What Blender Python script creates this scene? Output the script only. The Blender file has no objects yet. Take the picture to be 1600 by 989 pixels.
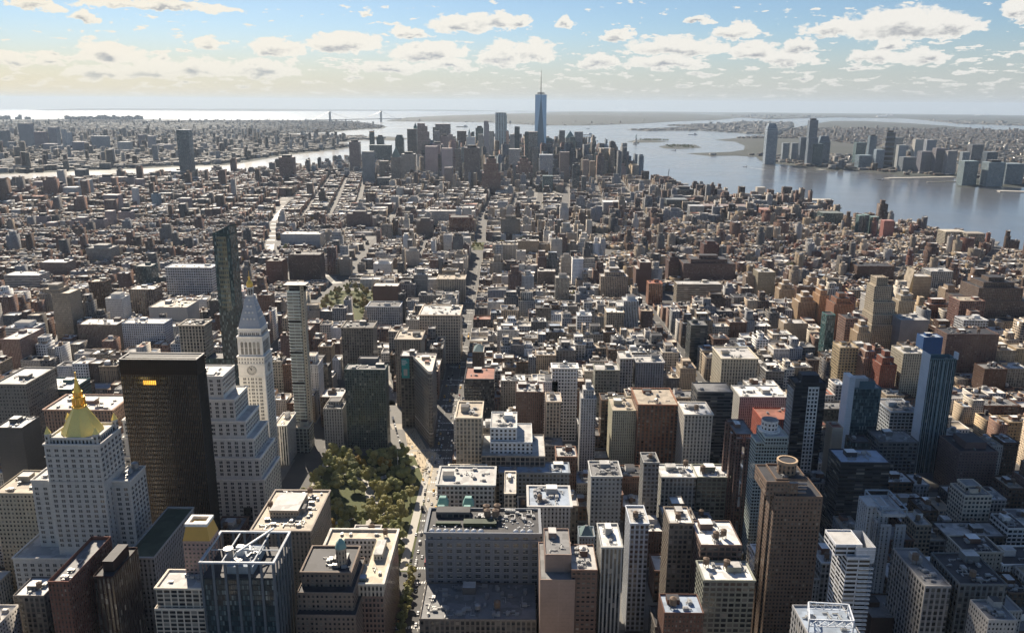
import bpy, math, random
import numpy as np
from math import radians as R, pi, sin, cos, tan, atan2, hypot, sqrt
random.seed(11); rng = np.random.default_rng(11)
sc = bpy.context.scene
col = sc.collection
# ------------------------------------------------------------------ camera
# view from a high observation deck, looking down the avenues. World: +y runs along the avenues, +x to the river on the right
FPX, YAW, PITCH, ROLL, HC = 1276.66, -0.0051867, 0.255648, 0.00636954, 374.48
RE2 = 2*7433000.0
cy_, sy_ = cos(YAW), sin(YAW); cp_, sp_ = cos(PITCH), sin(PITCH)
right = np.array([cy_, -sy_, 0]); fw0 = np.array([sy_, cy_, 0]); zz = np.array([0, 0, 1.0])
fwd = cp_*fw0 - sp_*zz; upv = sp_*fw0 + cp_*zz
cX = cos(ROLL)*right + sin(ROLL)*upv; cY = cos(ROLL)*upv - sin(ROLL)*right; cZ = -fwd
from mathutils import Matrix, Vector
cd = bpy.data.cameras.new('camera'); cam = bpy.data.objects.new('camera', cd); col.objects.link(cam)
cam.matrix_world = Matrix(((cX[0], cY[0], cZ[0], 0), (cX[1], cY[1], cZ[1], 0), (cX[2], cY[2], cZ[2], HC), (0, 0, 0, 1)))
cd.sensor_width = 36; cd.lens = FPX/1600*36; cd.clip_start = 5; cd.clip_end = 400000
sc.camera = cam
# ------------------------------------------------------------------ light
SUN_AZ, SUN_EL = R(-24), R(37)          # azimuth from +y towards +x
sdir = Vector((sin(SUN_AZ)*cos(SUN_EL), cos(SUN_AZ)*cos(SUN_EL), sin(SUN_EL)))
sl = bpy.data.lights.new('sun', 'SUN'); sl.energy = 5.0; sl.angle = R(0.5); sl.color = (1.0, 0.87, 0.70)
so = bpy.data.objects.new('sun', sl); col.objects.link(so)
so.rotation_euler = (-sdir).to_track_quat('-Z', 'Y').to_euler()
sc.view_settings.view_transform = 'Standard'; sc.view_settings.look = 'None'
sc.view_settings.exposure = 0.84; sc.view_settings.gamma = 1; sc.view_settings.use_curve_mapping = False
cyc = sc.cycles
cyc.max_bounces = 5; cyc.diffuse_bounces = 2; cyc.glossy_bounces = 2; cyc.transmission_bounces = 2
cyc.volume_bounces = 0; cyc.transparent_max_bounces = 4; cyc.caustics_reflective = False; cyc.caustics_refractive = False

# ------------------------------------------------------------------ node helpers
class NT:
    def __init__(s, tree):
        s.t = tree; s.n = tree.nodes; s.l = tree.links
    def node(s, typ, **kw):
        n = s.n.new(typ)
        for k, v in kw.items(): setattr(n, k, v)
        return n
    def set(s, sock, v):
        if v is None: return
        if isinstance(v, bpy.types.NodeSocket): s.l.new(v, sock)
        else: sock.default_value = v
    def m(s, op, a, b=None, c=None, clamp=False):
        n = s.node('ShaderNodeMath', operation=op); n.use_clamp = clamp
        for i, v in enumerate((a, b, c)): s.set(n.inputs[i], v)
        return n.outputs[0]
    def vm(s, op, a, b=None, c=None):
        n = s.node('ShaderNodeVectorMath', operation=op)
        for i, v in enumerate((a, b, c)): s.set(n.inputs[i], v)
        return n.outputs['Value'] if op in ('LENGTH', 'DOT_PRODUCT', 'DISTANCE') else n.outputs[0]
    def mix(s, f, a, b, typ='MIX'):
        n = s.node('ShaderNodeMix', data_type='RGBA', blend_type=typ)
        s.set(n.inputs[0], f)
        for i, v in ((6, a), (7, b)):
            if isinstance(v, (tuple, list)) and len(v) == 3: v = (*v, 1)
            s.set(n.inputs[i], v)
        return n.outputs[2]
    def noise(s, vec, scale, detail=3, rough=.5, out=0, dist=0):
        n = s.node('ShaderNodeTexNoise'); s.set(n.inputs['Vector'], vec); n.inputs['Scale'].default_value = scale
        n.inputs['Detail'].default_value = detail; n.inputs['Roughness'].default_value = rough; n.inputs['Distortion'].default_value = dist
        return n.outputs[out]
    def smooth(s, x, a, b, lo=0., hi=1.):
        n = s.node('ShaderNodeMapRange', interpolation_type='SMOOTHSTEP'); s.set(n.inputs[0], x)
        n.inputs[1].default_value = a; n.inputs[2].default_value = b; n.inputs[3].default_value = lo; n.inputs[4].default_value = hi
        return n.outputs[0]
    def ramp(s, x, stops, interp='LINEAR'):
        n = s.node('ShaderNodeValToRGB'); s.set(n.inputs[0], x); cr = n.color_ramp; cr.interpolation = interp
        while len(cr.elements) < len(stops): cr.elements.new(.5)
        for e, (p, c) in zip(cr.elements, stops): e.position = p; e.color = (*c, 1) if len(c) == 3 else c
        return n.outputs[0]

def newmat(name):
    m = bpy.data.materials.new(name); m.use_nodes = True; nt = NT(m.node_tree)
    return m, nt, nt.n['Principled BSDF']

# ------------------------------------------------------------------ world: physical sky with a broken layer of small cumulus
w = bpy.data.worlds.new('World'); sc.world = w; w.use_nodes = True
W = NT(w.node_tree); bg = W.n['Background']
sky = W.node('ShaderNodeTexSky', sky_type='NISHITA'); sky.sun_disc = False
sky.sun_elevation = SUN_EL; sky.sun_rotation = SUN_AZ; sky.altitude = 300; sky.air_density = 1.0; sky.dust_density = .35; sky.ozone_density = 5.5
def px_azel(u, v):
    a = u-800; b = v-494.5
    a, b = a*cos(ROLL)+b*sin(ROLL), -a*sin(ROLL)+b*cos(ROLL)
    X = a/FPX; Z = -b/FPX
    Y = cp_+Z*sp_; z = -sp_+Z*cp_
    d = np.array([X*cy_+Y*sy_, -X*sy_+Y*cy_, z]); return d
def ray(u, v): return px_azel(u, v)
gen = W.node('ShaderNodeTexCoord').outputs['Generated']
sep = W.node('ShaderNodeSeparateXYZ'); W.l.new(gen, sep.inputs[0])
az = W.m('ARCTAN2', sep.outputs[0], sep.outputs[1]); el = sep.outputs[2]
cmb = W.node('ShaderNodeCombineXYZ'); W.l.new(az, cmb.inputs[0]); W.l.new(el, cmb.inputs[1])
P = cmb.outputs[0]
# warp gives cauliflower edges
scl = W.vm('MULTIPLY', P, (1.0, 2.0, 1.0))
wn = W.noise(scl, 38.0, 7, .66, out=1)
wv = W.vm('MULTIPLY', W.vm('SUBTRACT', wn, (.5, .5, .5)), (.060, .026, 0))
Pw = W.vm('ADD', P, wv)
clouds = [(55,14,40,18),(130,33,28,18),(250,13,150,14),(170,92,60,34),(73,100,24,18),(160,120,58,20),(240,117,62,28),(315,116,64,30),
 (410,116,72,28),(322,76,28,18),(430,83,52,30),(535,76,78,32),(577,26,16,14),(720,48,62,28),(775,40,66,26),(640,56,30,16),(670,88,84,26),
 (610,110,70,20),(700,107,62,18),(785,95,46,38),(20,98,30,22),(815,42,22,22),(882,41,21,18),(835,92,46,36),
 (968,62,38,18),(1150,56,50,24),(1060,82,112,28),(1040,104,82,20),(935,103,52,22),(1175,88,52,26),(1230,98,52,22),(1250,78,30,20),
 (1300,54,64,22),(1410,54,110,46),(1480,50,60,26),(1395,76,30,18),(1365,96,54,22),(1445,97,46,22),(1592,26,28,26),(1090,34,22,12)]
F = None; D = None
k = 1/FPX
for (u, v, hw, h) in clouds:
    d = ray(u, v); n = d/np.linalg.norm(d); a0 = atan2(n[0], n[1]); e0 = n[2]
    sx = 1/(hw*k*.90); sy = 1/(h*k*.86)
    q = W.vm('MULTIPLY_ADD', Pw, (sx, sy, 0), (-a0*sx, -e0*sy-.05, 0))
    q2 = W.vm('MAXIMUM', q, W.vm('MULTIPLY', q, (1, -3.2, 0)))
    f = W.m('SUBTRACT', 1.0, W.vm('LENGTH', q2))
    dd = W.m('SUBTRACT', f, W.vm('DOT_PRODUCT', q, (0.12, .75, 0)))
    F = f if F is None else W.m('MAXIMUM', F, f)
    D = dd if D is None else W.m('MAXIMUM', D, dd)
fine = W.noise(scl, 70.0, 5, .6)
# small far clouds towards the horizon: stretched noise, finer with distance
sm = W.vm('MULTIPLY', P, (1.0, 3.8, 1.0))
n2 = W.noise(sm, 44.0, 6, .6)
n2b = W.noise(sm, 11.0, 2, .5)
small = W.m('ADD', W.m('MULTIPLY', W.m('SUBTRACT', n2, .56), 6.5), W.m('MULTIPLY', W.m('SUBTRACT', n2b, .5), 1.6))
band = W.m('MULTIPLY', W.smooth(el, .002, .018), W.smooth(el, .085, .045))
small = W.m('SUBTRACT', W.m('ADD', small, W.m('MULTIPLY', band, .50)), .40)
F2 = W.m('MAXIMUM', F, small)
dens = W.smooth(W.m('ADD', F2, W.m('MULTIPLY', W.m('SUBTRACT', fine, .5), .7)), .09, .25)
shade = W.smooth(W.m('ADD', W.m('MAXIMUM', D, W.m('MULTIPLY', small, .75)), W.m('MULTIPLY', W.m('SUBTRACT', fine, .5), 1.3)), .42, 1.15)
lowfade = W.smooth(el, .0, .05, .45, 1.0)
dens = W.m('MULTIPLY', dens, lowfade)
lightc = W.ramp(W.m('ADD', W.m('MULTIPLY', az, .7), .5), [(0, (1.25, 1.15, .96)), (.45, (1.2, 1.16, 1.06)), (1, (1.15, 1.13, 1.08))])
darkc = W.ramp(W.m('ADD', W.m('MULTIPLY', az, .7), .5), [(0, (.55, .56, .56)), (.5, (.52, .56, .61)), (1, (.50, .52, .55))])
ccol = W.mix(shade, lightc, darkc)
cbg = W.node('ShaderNodeBackground'); W.l.new(ccol, cbg.inputs[0]); cbg.inputs[1].default_value = .43
W.l.new(sky.outputs[0], bg.inputs[0]); bg.inputs[1].default_value = 0.05
msh = W.node('ShaderNodeMixShader'); W.l.new(dens, msh.inputs[0]); W.l.new(bg.outputs[0], msh.inputs[1]); W.l.new(cbg.outputs[0], msh.inputs[2])
veil = W.node('ShaderNodeBackground'); veil.inputs[1].default_value = .38
W.l.new(W.ramp(W.m('ADD', W.m('MULTIPLY', az, .7), .5), [(0, (1.25, 1.02, .62)), (.5, (.86, .85, .78)), (1, (.74, .78, .80))]), veil.inputs[0])
vsh = W.node('ShaderNodeMixShader'); W.l.new(W.m('MULTIPLY', W.smooth(el, .09, .0), .80), vsh.inputs[0]); W.l.new(bg.outputs[0], vsh.inputs[1]); W.l.new(veil.outputs[0], vsh.inputs[2])
W.l.new(vsh.outputs[0], msh.inputs[1]); W.l.new(msh.outputs[0], W.n['World Output'].inputs[0])

# ------------------------------------------------------------------ projection maths used to read sizes off the view
def zc(x, y):                                  # the curve of the earth beyond 7 km
    return -np.maximum(0, np.asarray(x, dtype=float)**2+np.asarray(y, dtype=float)**2-49e6)/RE2
def ground(u, v, z0=0.):
    d = ray(u, v); H = HC-z0; h2 = d[0]**2+d[1]**2
    t = H/-d[2] if d[2] < -1e-6 else 1e9
    if t*sqrt(h2) > 7000:
        A, B_, C_ = h2/RE2, d[2], H-49e6/RE2
        D_ = B_*B_-4*A*C_
        t = (-B_-sqrt(D_))/(2*A) if D_ > 0 and d[2] < 0 else 74000/sqrt(h2)
    return float(d[0]*t), float(d[1]*t)
def at(u, v, y):
    d = ray(u, v); t = y/d[1]; x = d[0]*t
    return float(x), float(HC+d[2]*t-zc(x, y))
def proj(x, y, z):
    z = z+zc(x, y)-HC
    X = x*cy_-y*sy_; Y = x*sy_+y*cy_
    Dp = Y*cp_-z*sp_; U = Y*sp_+z*cp_
    u = FPX*X/Dp; v = -FPX*U/Dp; c, s = cos(ROLL), sin(ROLL)
    return 800+u*c-v*s, 494.5+u*s+v*c

# ------------------------------------------------------------------ materials
def paint(name, c, rough=.6, metal=0., var=.12, scale=.3, spec=.5):
    m, N, b = newmat(name)
    tc = N.node('ShaderNodeTexCoord').outputs['Object']
    n = N.noise(tc, scale, 4, .6)
    f = N.m('MULTIPLY_ADD', n, 2*var, 1-var)
    cn = N.node('ShaderNodeRGB'); cn.outputs[0].default_value = (*c, 1)
    N.l.new(N.vm('SCALE', cn.outputs[0]), b.inputs['Base Color'])
    sc_ = b.inputs['Base Color'].links[0].from_node; N.l.new(f, sc_.inputs['Scale'])
    b.inputs['Roughness'].default_value = rough; b.inputs['Metallic'].default_value = metal
    b.inputs['Specular IOR Level'].default_value = spec
    return m
def facade_mat():
    m, N, b = newmat('facade')
    ac = N.node('ShaderNodeAttribute', attribute_name='col'); as_ = N.node('ShaderNodeAttribute', attribute_name='st')
    uv = N.node('ShaderNodeUVMap', uv_map='UVMap').outputs[0]
    s = N.node('ShaderNodeSeparateXYZ'); N.l.new(uv, s.inputs[0])
    t = N.node('ShaderNodeSeparateColor'); N.l.new(as_.outputs['Color'], t.inputs[0])
    cw, ch, wf, hf = t.outputs[0], t.outputs[1], t.outputs[2], as_.outputs['Alpha']
    su = N.m('DIVIDE', s.outputs[0], cw); v0 = N.m('SUBTRACT', s.outputs[1], 1.3); sv = N.m('DIVIDE', v0, ch)
    fu = N.m('FRACT', su); fv = N.m('FRACT', sv); iu = N.m('FLOOR', su); iv = N.m('FLOOR', sv)
    mu = N.m('LESS_THAN', N.m('ABSOLUTE', N.m('SUBTRACT', fu, .5)), N.m('MULTIPLY', wf, .5))
    mv = N.m('LESS_THAN', N.m('ABSOLUTE', N.m('SUBTRACT', fv, .5)), N.m('MULTIPLY', hf, .5))
    mask = N.m('MULTIPLY', N.m('MULTIPLY', mu, mv), N.m('GREATER_THAN', v0, 0.0))
    cv = N.node('ShaderNodeCombineXYZ'); N.l.new(iu, cv.inputs[0]); N.l.new(iv, cv.inputs[1]); N.l.new(N.m('MULTIPLY', t.outputs[2], 97.3), cv.inputs[2])
    wn = N.node('ShaderNodeTexWhiteNoise', noise_dimensions='3D'); N.l.new(cv.outputs[0], wn.inputs[0]); rnd = wn.outputs[0]
    g0 = N.ramp(rnd, [(0, (.010, .013, .016)), (.6, (.022, .027, .032)), (.82, (.06, .065, .065)), (.96, (.18, .17, .15)), (1, (.32, .30, .26))])
    g1 = N.ramp(rnd, [(0, (.012, .028, .034)), (.5, (.03, .055, .065)), (.85, (.07, .12, .13)), (1, (.22, .28, .28))])
    g2 = N.ramp(rnd, [(0, (.020, .012, .006)), (.6, (.06, .038, .02)), (.85, (.12, .08, .045)), (1, (.16, .12, .08))])
    gl = N.mix(ac.outputs['Alpha'], g0, g1); gl = N.mix(N.m('LESS_THAN', ac.outputs['Alpha'], -.5), gl, g2)
    geo = N.node('ShaderNodeNewGeometry')
    n1 = N.noise(geo.outputs['Position'], .045, 4, .6); n2 = N.noise(geo.outputs['Position'], .6, 3, .6)
    f = N.m('ADD', N.m('MULTIPLY', n1, .55), N.m('MULTIPLY_ADD', n2, .35, .55))
    # a floor line between storeys, and soft stains
    ln = N.m('MULTIPLY_ADD', N.m('LESS_THAN', fv, .07), -.14, 1.0)
    pl = N.m('MULTIPLY_ADD', N.m('LESS_THAN', N.m('ABSOLUTE', N.m('SUBTRACT', N.m('FRACT', N.m('DIVIDE', su, 4.0)), .02)), .03), .10, 1.0)
    hsh = N.m('FRACT', N.m('MULTIPLY', N.m('ADD', t.outputs[2], N.node('ShaderNodeSeparateColor').outputs[0]), 1.0)) if False else None
    hc = N.node('ShaderNodeSeparateColor'); N.l.new(ac.outputs['Color'], hc.inputs[0]); hs = N.m('FRACT', N.m('MULTIPLY', hc.outputs[0], 371.7))
    span = N.m('MULTIPLY', N.m('MULTIPLY', mu, N.m('SUBTRACT', 1.0, mv)), N.m('GREATER_THAN', v0, 0.0))
    pl = N.m('MULTIPLY', pl, N.m('MULTIPLY_ADD', span, N.m('MULTIPLY', N.m('GREATER_THAN', hs, .35), -.38), 1.0))
    sill = N.m('MULTIPLY', mu, N.m('LESS_THAN', N.m('ABSOLUTE', N.m('SUBTRACT', N.m('SUBTRACT', fv, .54), N.m('MULTIPLY', hf, .5))), .045))
    pl = N.m('MULTIPLY_ADD', sill, .45, pl)
    wall = N.vm('SCALE', ac.outputs['Color']); N.l.new(N.m('MULTIPLY', N.m('MULTIPLY', f, ln), pl), wall.node.inputs['Scale'])
    bc = N.mix(mask, wall, gl); N.l.new(bc, b.inputs['Base Color'])
    N.l.new(N.m('MULTIPLY_ADD', mask, -.72, .86), b.inputs['Roughness'])
    N.l.new(N.m('MULTIPLY_ADD', mask, .35, .25), b.inputs['Specular IOR Level'])
    bmp = N.node('ShaderNodeBump'); bmp.inputs['Strength'].default_value = .6; bmp.inputs['Distance'].default_value = .4
    N.l.new(N.m('SUBTRACT', 1.0, mask), bmp.inputs['Height']); N.l.new(bmp.outputs[0], b.inputs['Normal'])
    return m
def roof_mat():
    m, N, b = newmat('roofing')
    ac = N.node('ShaderNodeAttribute', attribute_name='col')
    pos = N.node('ShaderNodeNewGeometry').outputs['Position']
    n1 = N.noise(pos, .12, 5, .65); n2 = N.noise(pos, 1.1, 2, .5)
    st = N.smooth(n1, .36, .60, .86, 1.05)
    vo = N.node('ShaderNodeTexVoronoi', distance='CHEBYCHEV'); N.l.new(pos, vo.inputs['Vector']); vo.inputs['Scale'].default_value = .14; vs = N.node('ShaderNodeSeparateColor'); N.l.new(vo.outputs['Color'], vs.inputs[0])
    f = N.m('MULTIPLY', N.m('MULTIPLY', st, N.m('MULTIPLY_ADD', n2, .22, .89)), N.smooth(vs.outputs[0], .1, .5, .76, 1.05))
    c = N.vm('SCALE', ac.outputs['Color']); N.l.new(f, c.node.inputs['Scale'])
    N.l.new(c, b.inputs['Base Color']); b.inputs['Roughness'].default_value = .66; b.inputs['Specular IOR Level'].default_value = .3
    return m
FAC = facade_mat(); ROOF = roof_mat()
M = {
 'gold': paint('gilded_tile', (1.0, .78, .24), .42, .15, .14, .8), 'goldbright': paint('gold_leaf', (.95, .60, .12), .3, .6, .05),
 'stone': paint('limestone', (.50, .47, .42), .85), 'darkmetal': paint('dark_metal', (.05, .055, .06), .45, .3),
 'greymetal': paint('galvanised_metal', (.33, .33, .33), .45, .5), 'white': paint('white_paint', (.78, .78, .76), .6),
 'wood': paint('tank_wood', (.17, .12, .085), .85, 0, .25, 1.), 'copper': paint('green_copper', (.20, .36, .33), .7),
 'glass': paint('window_glass', (.02, .026, .032), .1, 0, .3, .2, .8), 'blind': paint('window_blind', (.30, .28, .24), .5),
 'tealad': paint('teal_print', (.02, .30, .30), .6, 0, .03), 'teal': paint('teal_glass', (.05, .13, .14), .12, 0, .3, .1, .8),
 'orange': paint('orange_roof', (.55, .27, .07), .6), 'pipe': paint('pale_duct', (.36, .36, .35), .5, .2),
 'red': paint('red_steel', (.45, .06, .04), .5), 'brick': paint('plain_brick', (.20, .10, .07), .9),
 'black': paint('black_paint', (.02, .02, .022), .5), 'bark': paint('bark', (.07, .055, .04), .9),
 'yellow': paint('taxi_paint', (.75, .42, .03), .35), 'silver': paint('silver_paint', (.45, .46, .48), .3, .3),
 'blue': paint('blue_netting', (.04, .11, .28), .7), 'tan': paint('tan_wall', (.52, .44, .31), .85), 'skin': paint('dark_cloth', (.07, .07, .08), .9),
 'cloth2': paint('pale_cloth', (.35, .33, .32), .9), 'dome': paint('clear_dome', (.70, .74, .78), .25), 'steelwhite': paint('white_steel', (.66, .70, .75), .5),
}
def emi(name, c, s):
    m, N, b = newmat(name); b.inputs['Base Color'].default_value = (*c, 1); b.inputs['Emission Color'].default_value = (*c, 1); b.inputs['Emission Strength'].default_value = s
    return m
M['lit'] = emi('glowing_pane', (1.0, .50, .06), .9)  # orange emission for a few small panes on the black slab

# ------------------------------------------------------------------ mesh builder
class MB:
    def __init__(s): s.v = []; s.f = []; s.mi = []; s.uv = []; s.c = []; s.s = []
    def face(s, pts, mi=0, uv=None, c=(.5, .5, .5, 0), st=(3, 3, 0, 0)):
        i = len(s.v); s.v.extend(pts); s.f.append(tuple(range(i, i+len(pts)))); s.mi.append(mi)
        s.uv.extend(uv if uv else [(0, 0)]*len(pts)); s.c.append(c); s.s.append(st)
    def prism(s, poly, z0, z1, wc=(.4, .35, .3, 0), st=(3, 3.5, .5, .5), rc=None, top=True, mi=0, rmi=1, z1s=None, bottom=False, inward=False, poly1=None):
        n = len(poly); u = 0
        P1 = poly1 or poly
        zt = z1s or [z1]*n
        for i in range(n):
            j = (i+1) % n; a = poly[i]; b = poly[j]; L = hypot(b[0]-a[0], b[1]-a[1])
            a1 = P1[i]; b1 = P1[j]
            pts = [(a[0], a[1], z0), (b[0], b[1], z0), (b1[0], b1[1], zt[j]), (a1[0], a1[1], zt[i])]
            uv = [(u, zt[i]-z0), (u+L, zt[j]-z0), (u+L, 0), (u, 0)]
            if inward: pts.reverse(); uv.reverse()
            s.face(pts, mi, uv, wc, st); u += round(L/st[0])*st[0] if st[0] > 0 and False else L
        if top: s.face([(p[0], p[1], z) for p, z in zip(P1, zt)], rmi, None, rc or (*wc[:3], 1))
        if bottom: s.face([(p[0], p[1], z0) for p in reversed(poly)], rmi, None, rc or (*wc[:3], 1))
    def box(s, x0, x1, y0, y1, z0, z1, **k): s.prism([(x0, y0), (x1, y0), (x1, y1), (x0, y1)], z0, z1, **k)
    def cyl(s, x, y, r, z0, z1, n=12, r1=None, **k):
        p = [(x+r*cos(2*pi*i/n), y+r*sin(2*pi*i/n)) for i in range(n)]; r1 = r if r1 is None else r1
        q = [(x+r1*cos(2*pi*i/n), y+r1*sin(2*pi*i/n)) for i in range(n)]
        s.prism(p, z0, z1, poly1=q, **k)
    def bar(s, a, b, t=.3, **k):
        a = Vector(a); b = Vector(b); d = (b-a); n = d.normalized()
        x = n.cross(Vector((0, 0, 1)));  x = Vector((1, 0, 0)) if x.length < 1e-3 else x.normalized()
        y = n.cross(x)
        q = [(-1, -1), (1, -1), (1, 1), (-1, 1)]
        A = [a+x*i*t/2+y*j*t/2 for i, j in q]; B = [b+x*i*t/2+y*j*t/2 for i, j in q]
        for i in range(4):
            j = (i+1) % 4; s.face([tuple(A[j]), tuple(A[i]), tuple(B[i]), tuple(B[j])], **k)
        s.face([tuple(p) for p in A], **k); s.face([tuple(p) for p in reversed(B)], **k)
    def build(s, name, mats, parent=None, off=(0, 0, 0), smooth=False):
        me = bpy.data.meshes.new(name)
        V = np.array(s.v, dtype=np.float32).reshape(-1, 3) - np.array(off, dtype=np.float32)
        return raw_mesh(name, V, s.f, s.mi, s.uv, s.c, s.s, mats, parent, smooth, me)
def raw_mesh(name, V, F, mi, uv, c, st, mats, parent=None, smooth=False, me=None):
    me = me or bpy.data.meshes.new(name)
    if isinstance(F, np.ndarray):
        cnt = np.full(len(F), F.shape[1], dtype=np.int32); li = F.astype(np.int32).ravel()
    else:
        cnt = np.array([len(f) for f in F], dtype=np.int32); li = np.array([i for f in F for i in f], dtype=np.int32)
    me.vertices.add(len(V)); me.vertices.foreach_set('co', np.asarray(V, dtype=np.float32).ravel())
    me.loops.add(len(li)); me.loops.foreach_set('vertex_index', li)
    me.polygons.add(len(cnt)); ls = np.concatenate([[0], np.cumsum(cnt)[:-1]]).astype(np.int32)
    me.polygons.foreach_set('loop_start', ls); me.polygons.foreach_set('loop_total', cnt)
    if mi is not None: me.polygons.foreach_set('material_index', np.asarray(mi, dtype=np.int32))
    me.update(calc_edges=True)
    if uv is not None:
        u = me.uv_layers.new(name='UVMap'); u.data.foreach_set('uv', np.asarray(uv, dtype=np.float32).ravel())
    if c is not None:
        a = me.attributes.new('col', 'FLOAT_COLOR', 'FACE'); a.data.foreach_set('color', np.asarray(c, dtype=np.float32).ravel())
    if st is not None:
        a = me.attributes.new('st', 'FLOAT_COLOR', 'FACE'); a.data.foreach_set('color', np.asarray(st, dtype=np.float32).ravel())
    for m in (mats if isinstance(mats, (list, tuple)) else [mats]): me.materials.append(m)
    if smooth: me.polygons.foreach_set('use_smooth', np.ones(len(cnt), dtype=bool))
    o = bpy.data.objects.new(name, me); col.objects.link(o)
    if parent: o.parent = parent
    return o
def tag(o, label=None, cat=None, group=None, kind=None):
    if label: o['label'] = label
    if cat: o['category'] = cat
    if group: o['group'] = group
    if kind: o['kind'] = kind
    return o
def empty(name, loc, rz=0):
    o = bpy.data.objects.new(name, None); col.objects.link(o); o.location = loc; o.rotation_euler = (0, 0, rz); o.empty_display_size = 2
    return o
FR = [FAC, ROOF]
# facade styles: cell width, storey height, glazed share across, glazed share up
ST = {'pair': (2.9, 3.5, .46, .52), 'grid': (4.2, 3.8, .74, .62), 'band': (7, 3.6, 1.01, .48), 'glass': (1.7, 3.8, .86, .84), 'rib': (2.6, 3.6, .55, 1.01),
      'apt': (2.6, 2.9, .5, .5), 'blank': (3, 3, 0, 0), 'loft': (3.4, 3.9, .62, .6), 'small': (2.2, 3.1, .42, .5), 'curtain': (1.5, 3.7, .9, .92), 'balc': (4.4, 2.9, .8, .6), 'dark': (1.5, 3.6, .7, .72)}
C = {'brick': (.19, .115, .085), 'red': (.23, .11, .08), 'brown': (.15, .10, .07), 'tan': (.42, .34, .25), 'cream': (.58, .52, .43), 'white': (.74, .72, .68), 'grey': (.30, .30, .30),
     'lime': (.48, .45, .41), 'dark': (.045, .045, .05), 'black': (.018, .016, .014), 'sand': (.50, .38, .24), 'gold': (.55, .38, .2), 'teal': (.16, .22, .22), 'steel': (.25, .30, .34), 'soot': (.16, .145, .13), 'pink': (.38, .26, .22)}
RC = {'white': (.70, .70, .68, 1), 'light': (.48, .47, .45, 1), 'dark': (.045, .045, .05, 1), 'grey': (.20, .20, .20, 1), 'tan': (.42, .36, .28, 1), 'red': (.30, .12, .08, 1), 'bluegrey': (.32, .38, .46, 1), 'green': (.05, .07, .045, 1)}
def c4(c, a=0.): 
    c = C[c] if isinstance(c, str) else c
    return (c[0], c[1], c[2], a)
def s4(s): return ST[s] if isinstance(s, str) else s
# ------------------------------------------------------------------ building kit
FOOT = []      # footprints taken by measured buildings: (x0,x1,y0,y1)
CLEAR = []     # sight lines kept open: (uL,uR,v,y)
class Bld:
    """one building: an Empty at its base; parts are collected in world coordinates and linked as its children"""
    def __init__(s, name, label, cat, x, y, group=None, foot=None, rz=0):
        s.x, s.y = x, y; s.z = float(zc(x, y)); s.e = empty(name, (x, y, s.z), rz); tag(s.e, label, cat, group); s.p = {}
        if foot: FOOT.append(foot)
    def part(s, name):
        if name not in s.p: s.p[name] = MB()
        return s.p[name]
    def done(s, mats=None):
        mats = mats or {}
        out = {}
        for n, mb in s.p.items():
            m = mats.get(n, FR)
            out[n] = mb.build(n.split('#')[0], m, s.e, (s.x, s.y, 0))
        s.out = out; return s
    def mesh(s, name, mb, mat, parent=None):
        return mb.build(name, mat, parent or s.e, (s.x, s.y, 0))
def tank_mb(r=2.0, h=3.6, leg=2.6):
    m = MB()
    m.cyl(0, 0, r, leg, leg+h, 12, rmi=0); m.cyl(0, 0, r+.12, leg+h, leg+h+r*.55, 12, r1=.1, rmi=0)
    for a in (45, 135, 225, 315):
        x, y = (r-.25)*cos(R(a)), (r-.25)*sin(R(a)); m.box(x-.15, x+.15, y-.15, y+.15, 0, leg, rmi=0)
    m.box(-r*.8, r*.8, -.12, .12, leg*.5, leg*.5+.2, rmi=0)
    return m
def proto(mb, name, mats):
    o = mb.build(name, mats); me = o.data; bpy.data.objects.remove(o); return me
TANK = proto(tank_mb(), 'water_tank', [M['wood']]); TANK2 = proto(tank_mb(2.2, 3.2, 1.6), 'water_tank', [M['greymetal']])
def hvac_mb():
    m = MB(); m.box(-2, 2, -1.3, 1.3, .3, 2.2, rmi=0); m.cyl(-.9, 0, .7, 2.2, 2.5, 8, rmi=0); m.cyl(.9, 0, .7, 2.2, 2.5, 8, rmi=0)
    m.box(2, 4.4, -.35, .35, .5, 1.2, rmi=0); m.box(-1.8, -1.5, -1.2, 1.2, 0, .3, rmi=0); m.box(1.5, 1.8, -1.2, 1.2, 0, .3, rmi=0); return m
HVAC = proto(hvac_mb(), 'roof_unit', [M['greymetal']]); HVAC2 = proto(hvac_mb(), 'roof_unit', [M['pipe']])
def duct_mb():
    m = MB(); m.box(-4, 4, -.35, .35, .4, 1.1, rmi=0); m.box(3.3, 4, -.35, 3.5, .4, 1.1, rmi=0); m.cyl(-3.6, 0, .5, 0, 1.8, 8, rmi=0); m.cyl(-1, 1.6, .3, 0, 1.4, 6, rmi=0); m.cyl(1.5, -1.8, .25, 0, 1.2, 6, rmi=0); return m
DUCT = proto(duct_mb(), 'roof_duct', [M['pipe']])
def inst(me, name, parent, loc, rz=0, s=1.0):
    o = bpy.data.objects.new(name, me); col.objects.link(o); o.parent = parent; o.location = loc; o.rotation_euler = (0, 0, rz)
    o.scale = (s, s, s) if not isinstance(s, tuple) else s
    return o
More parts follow.
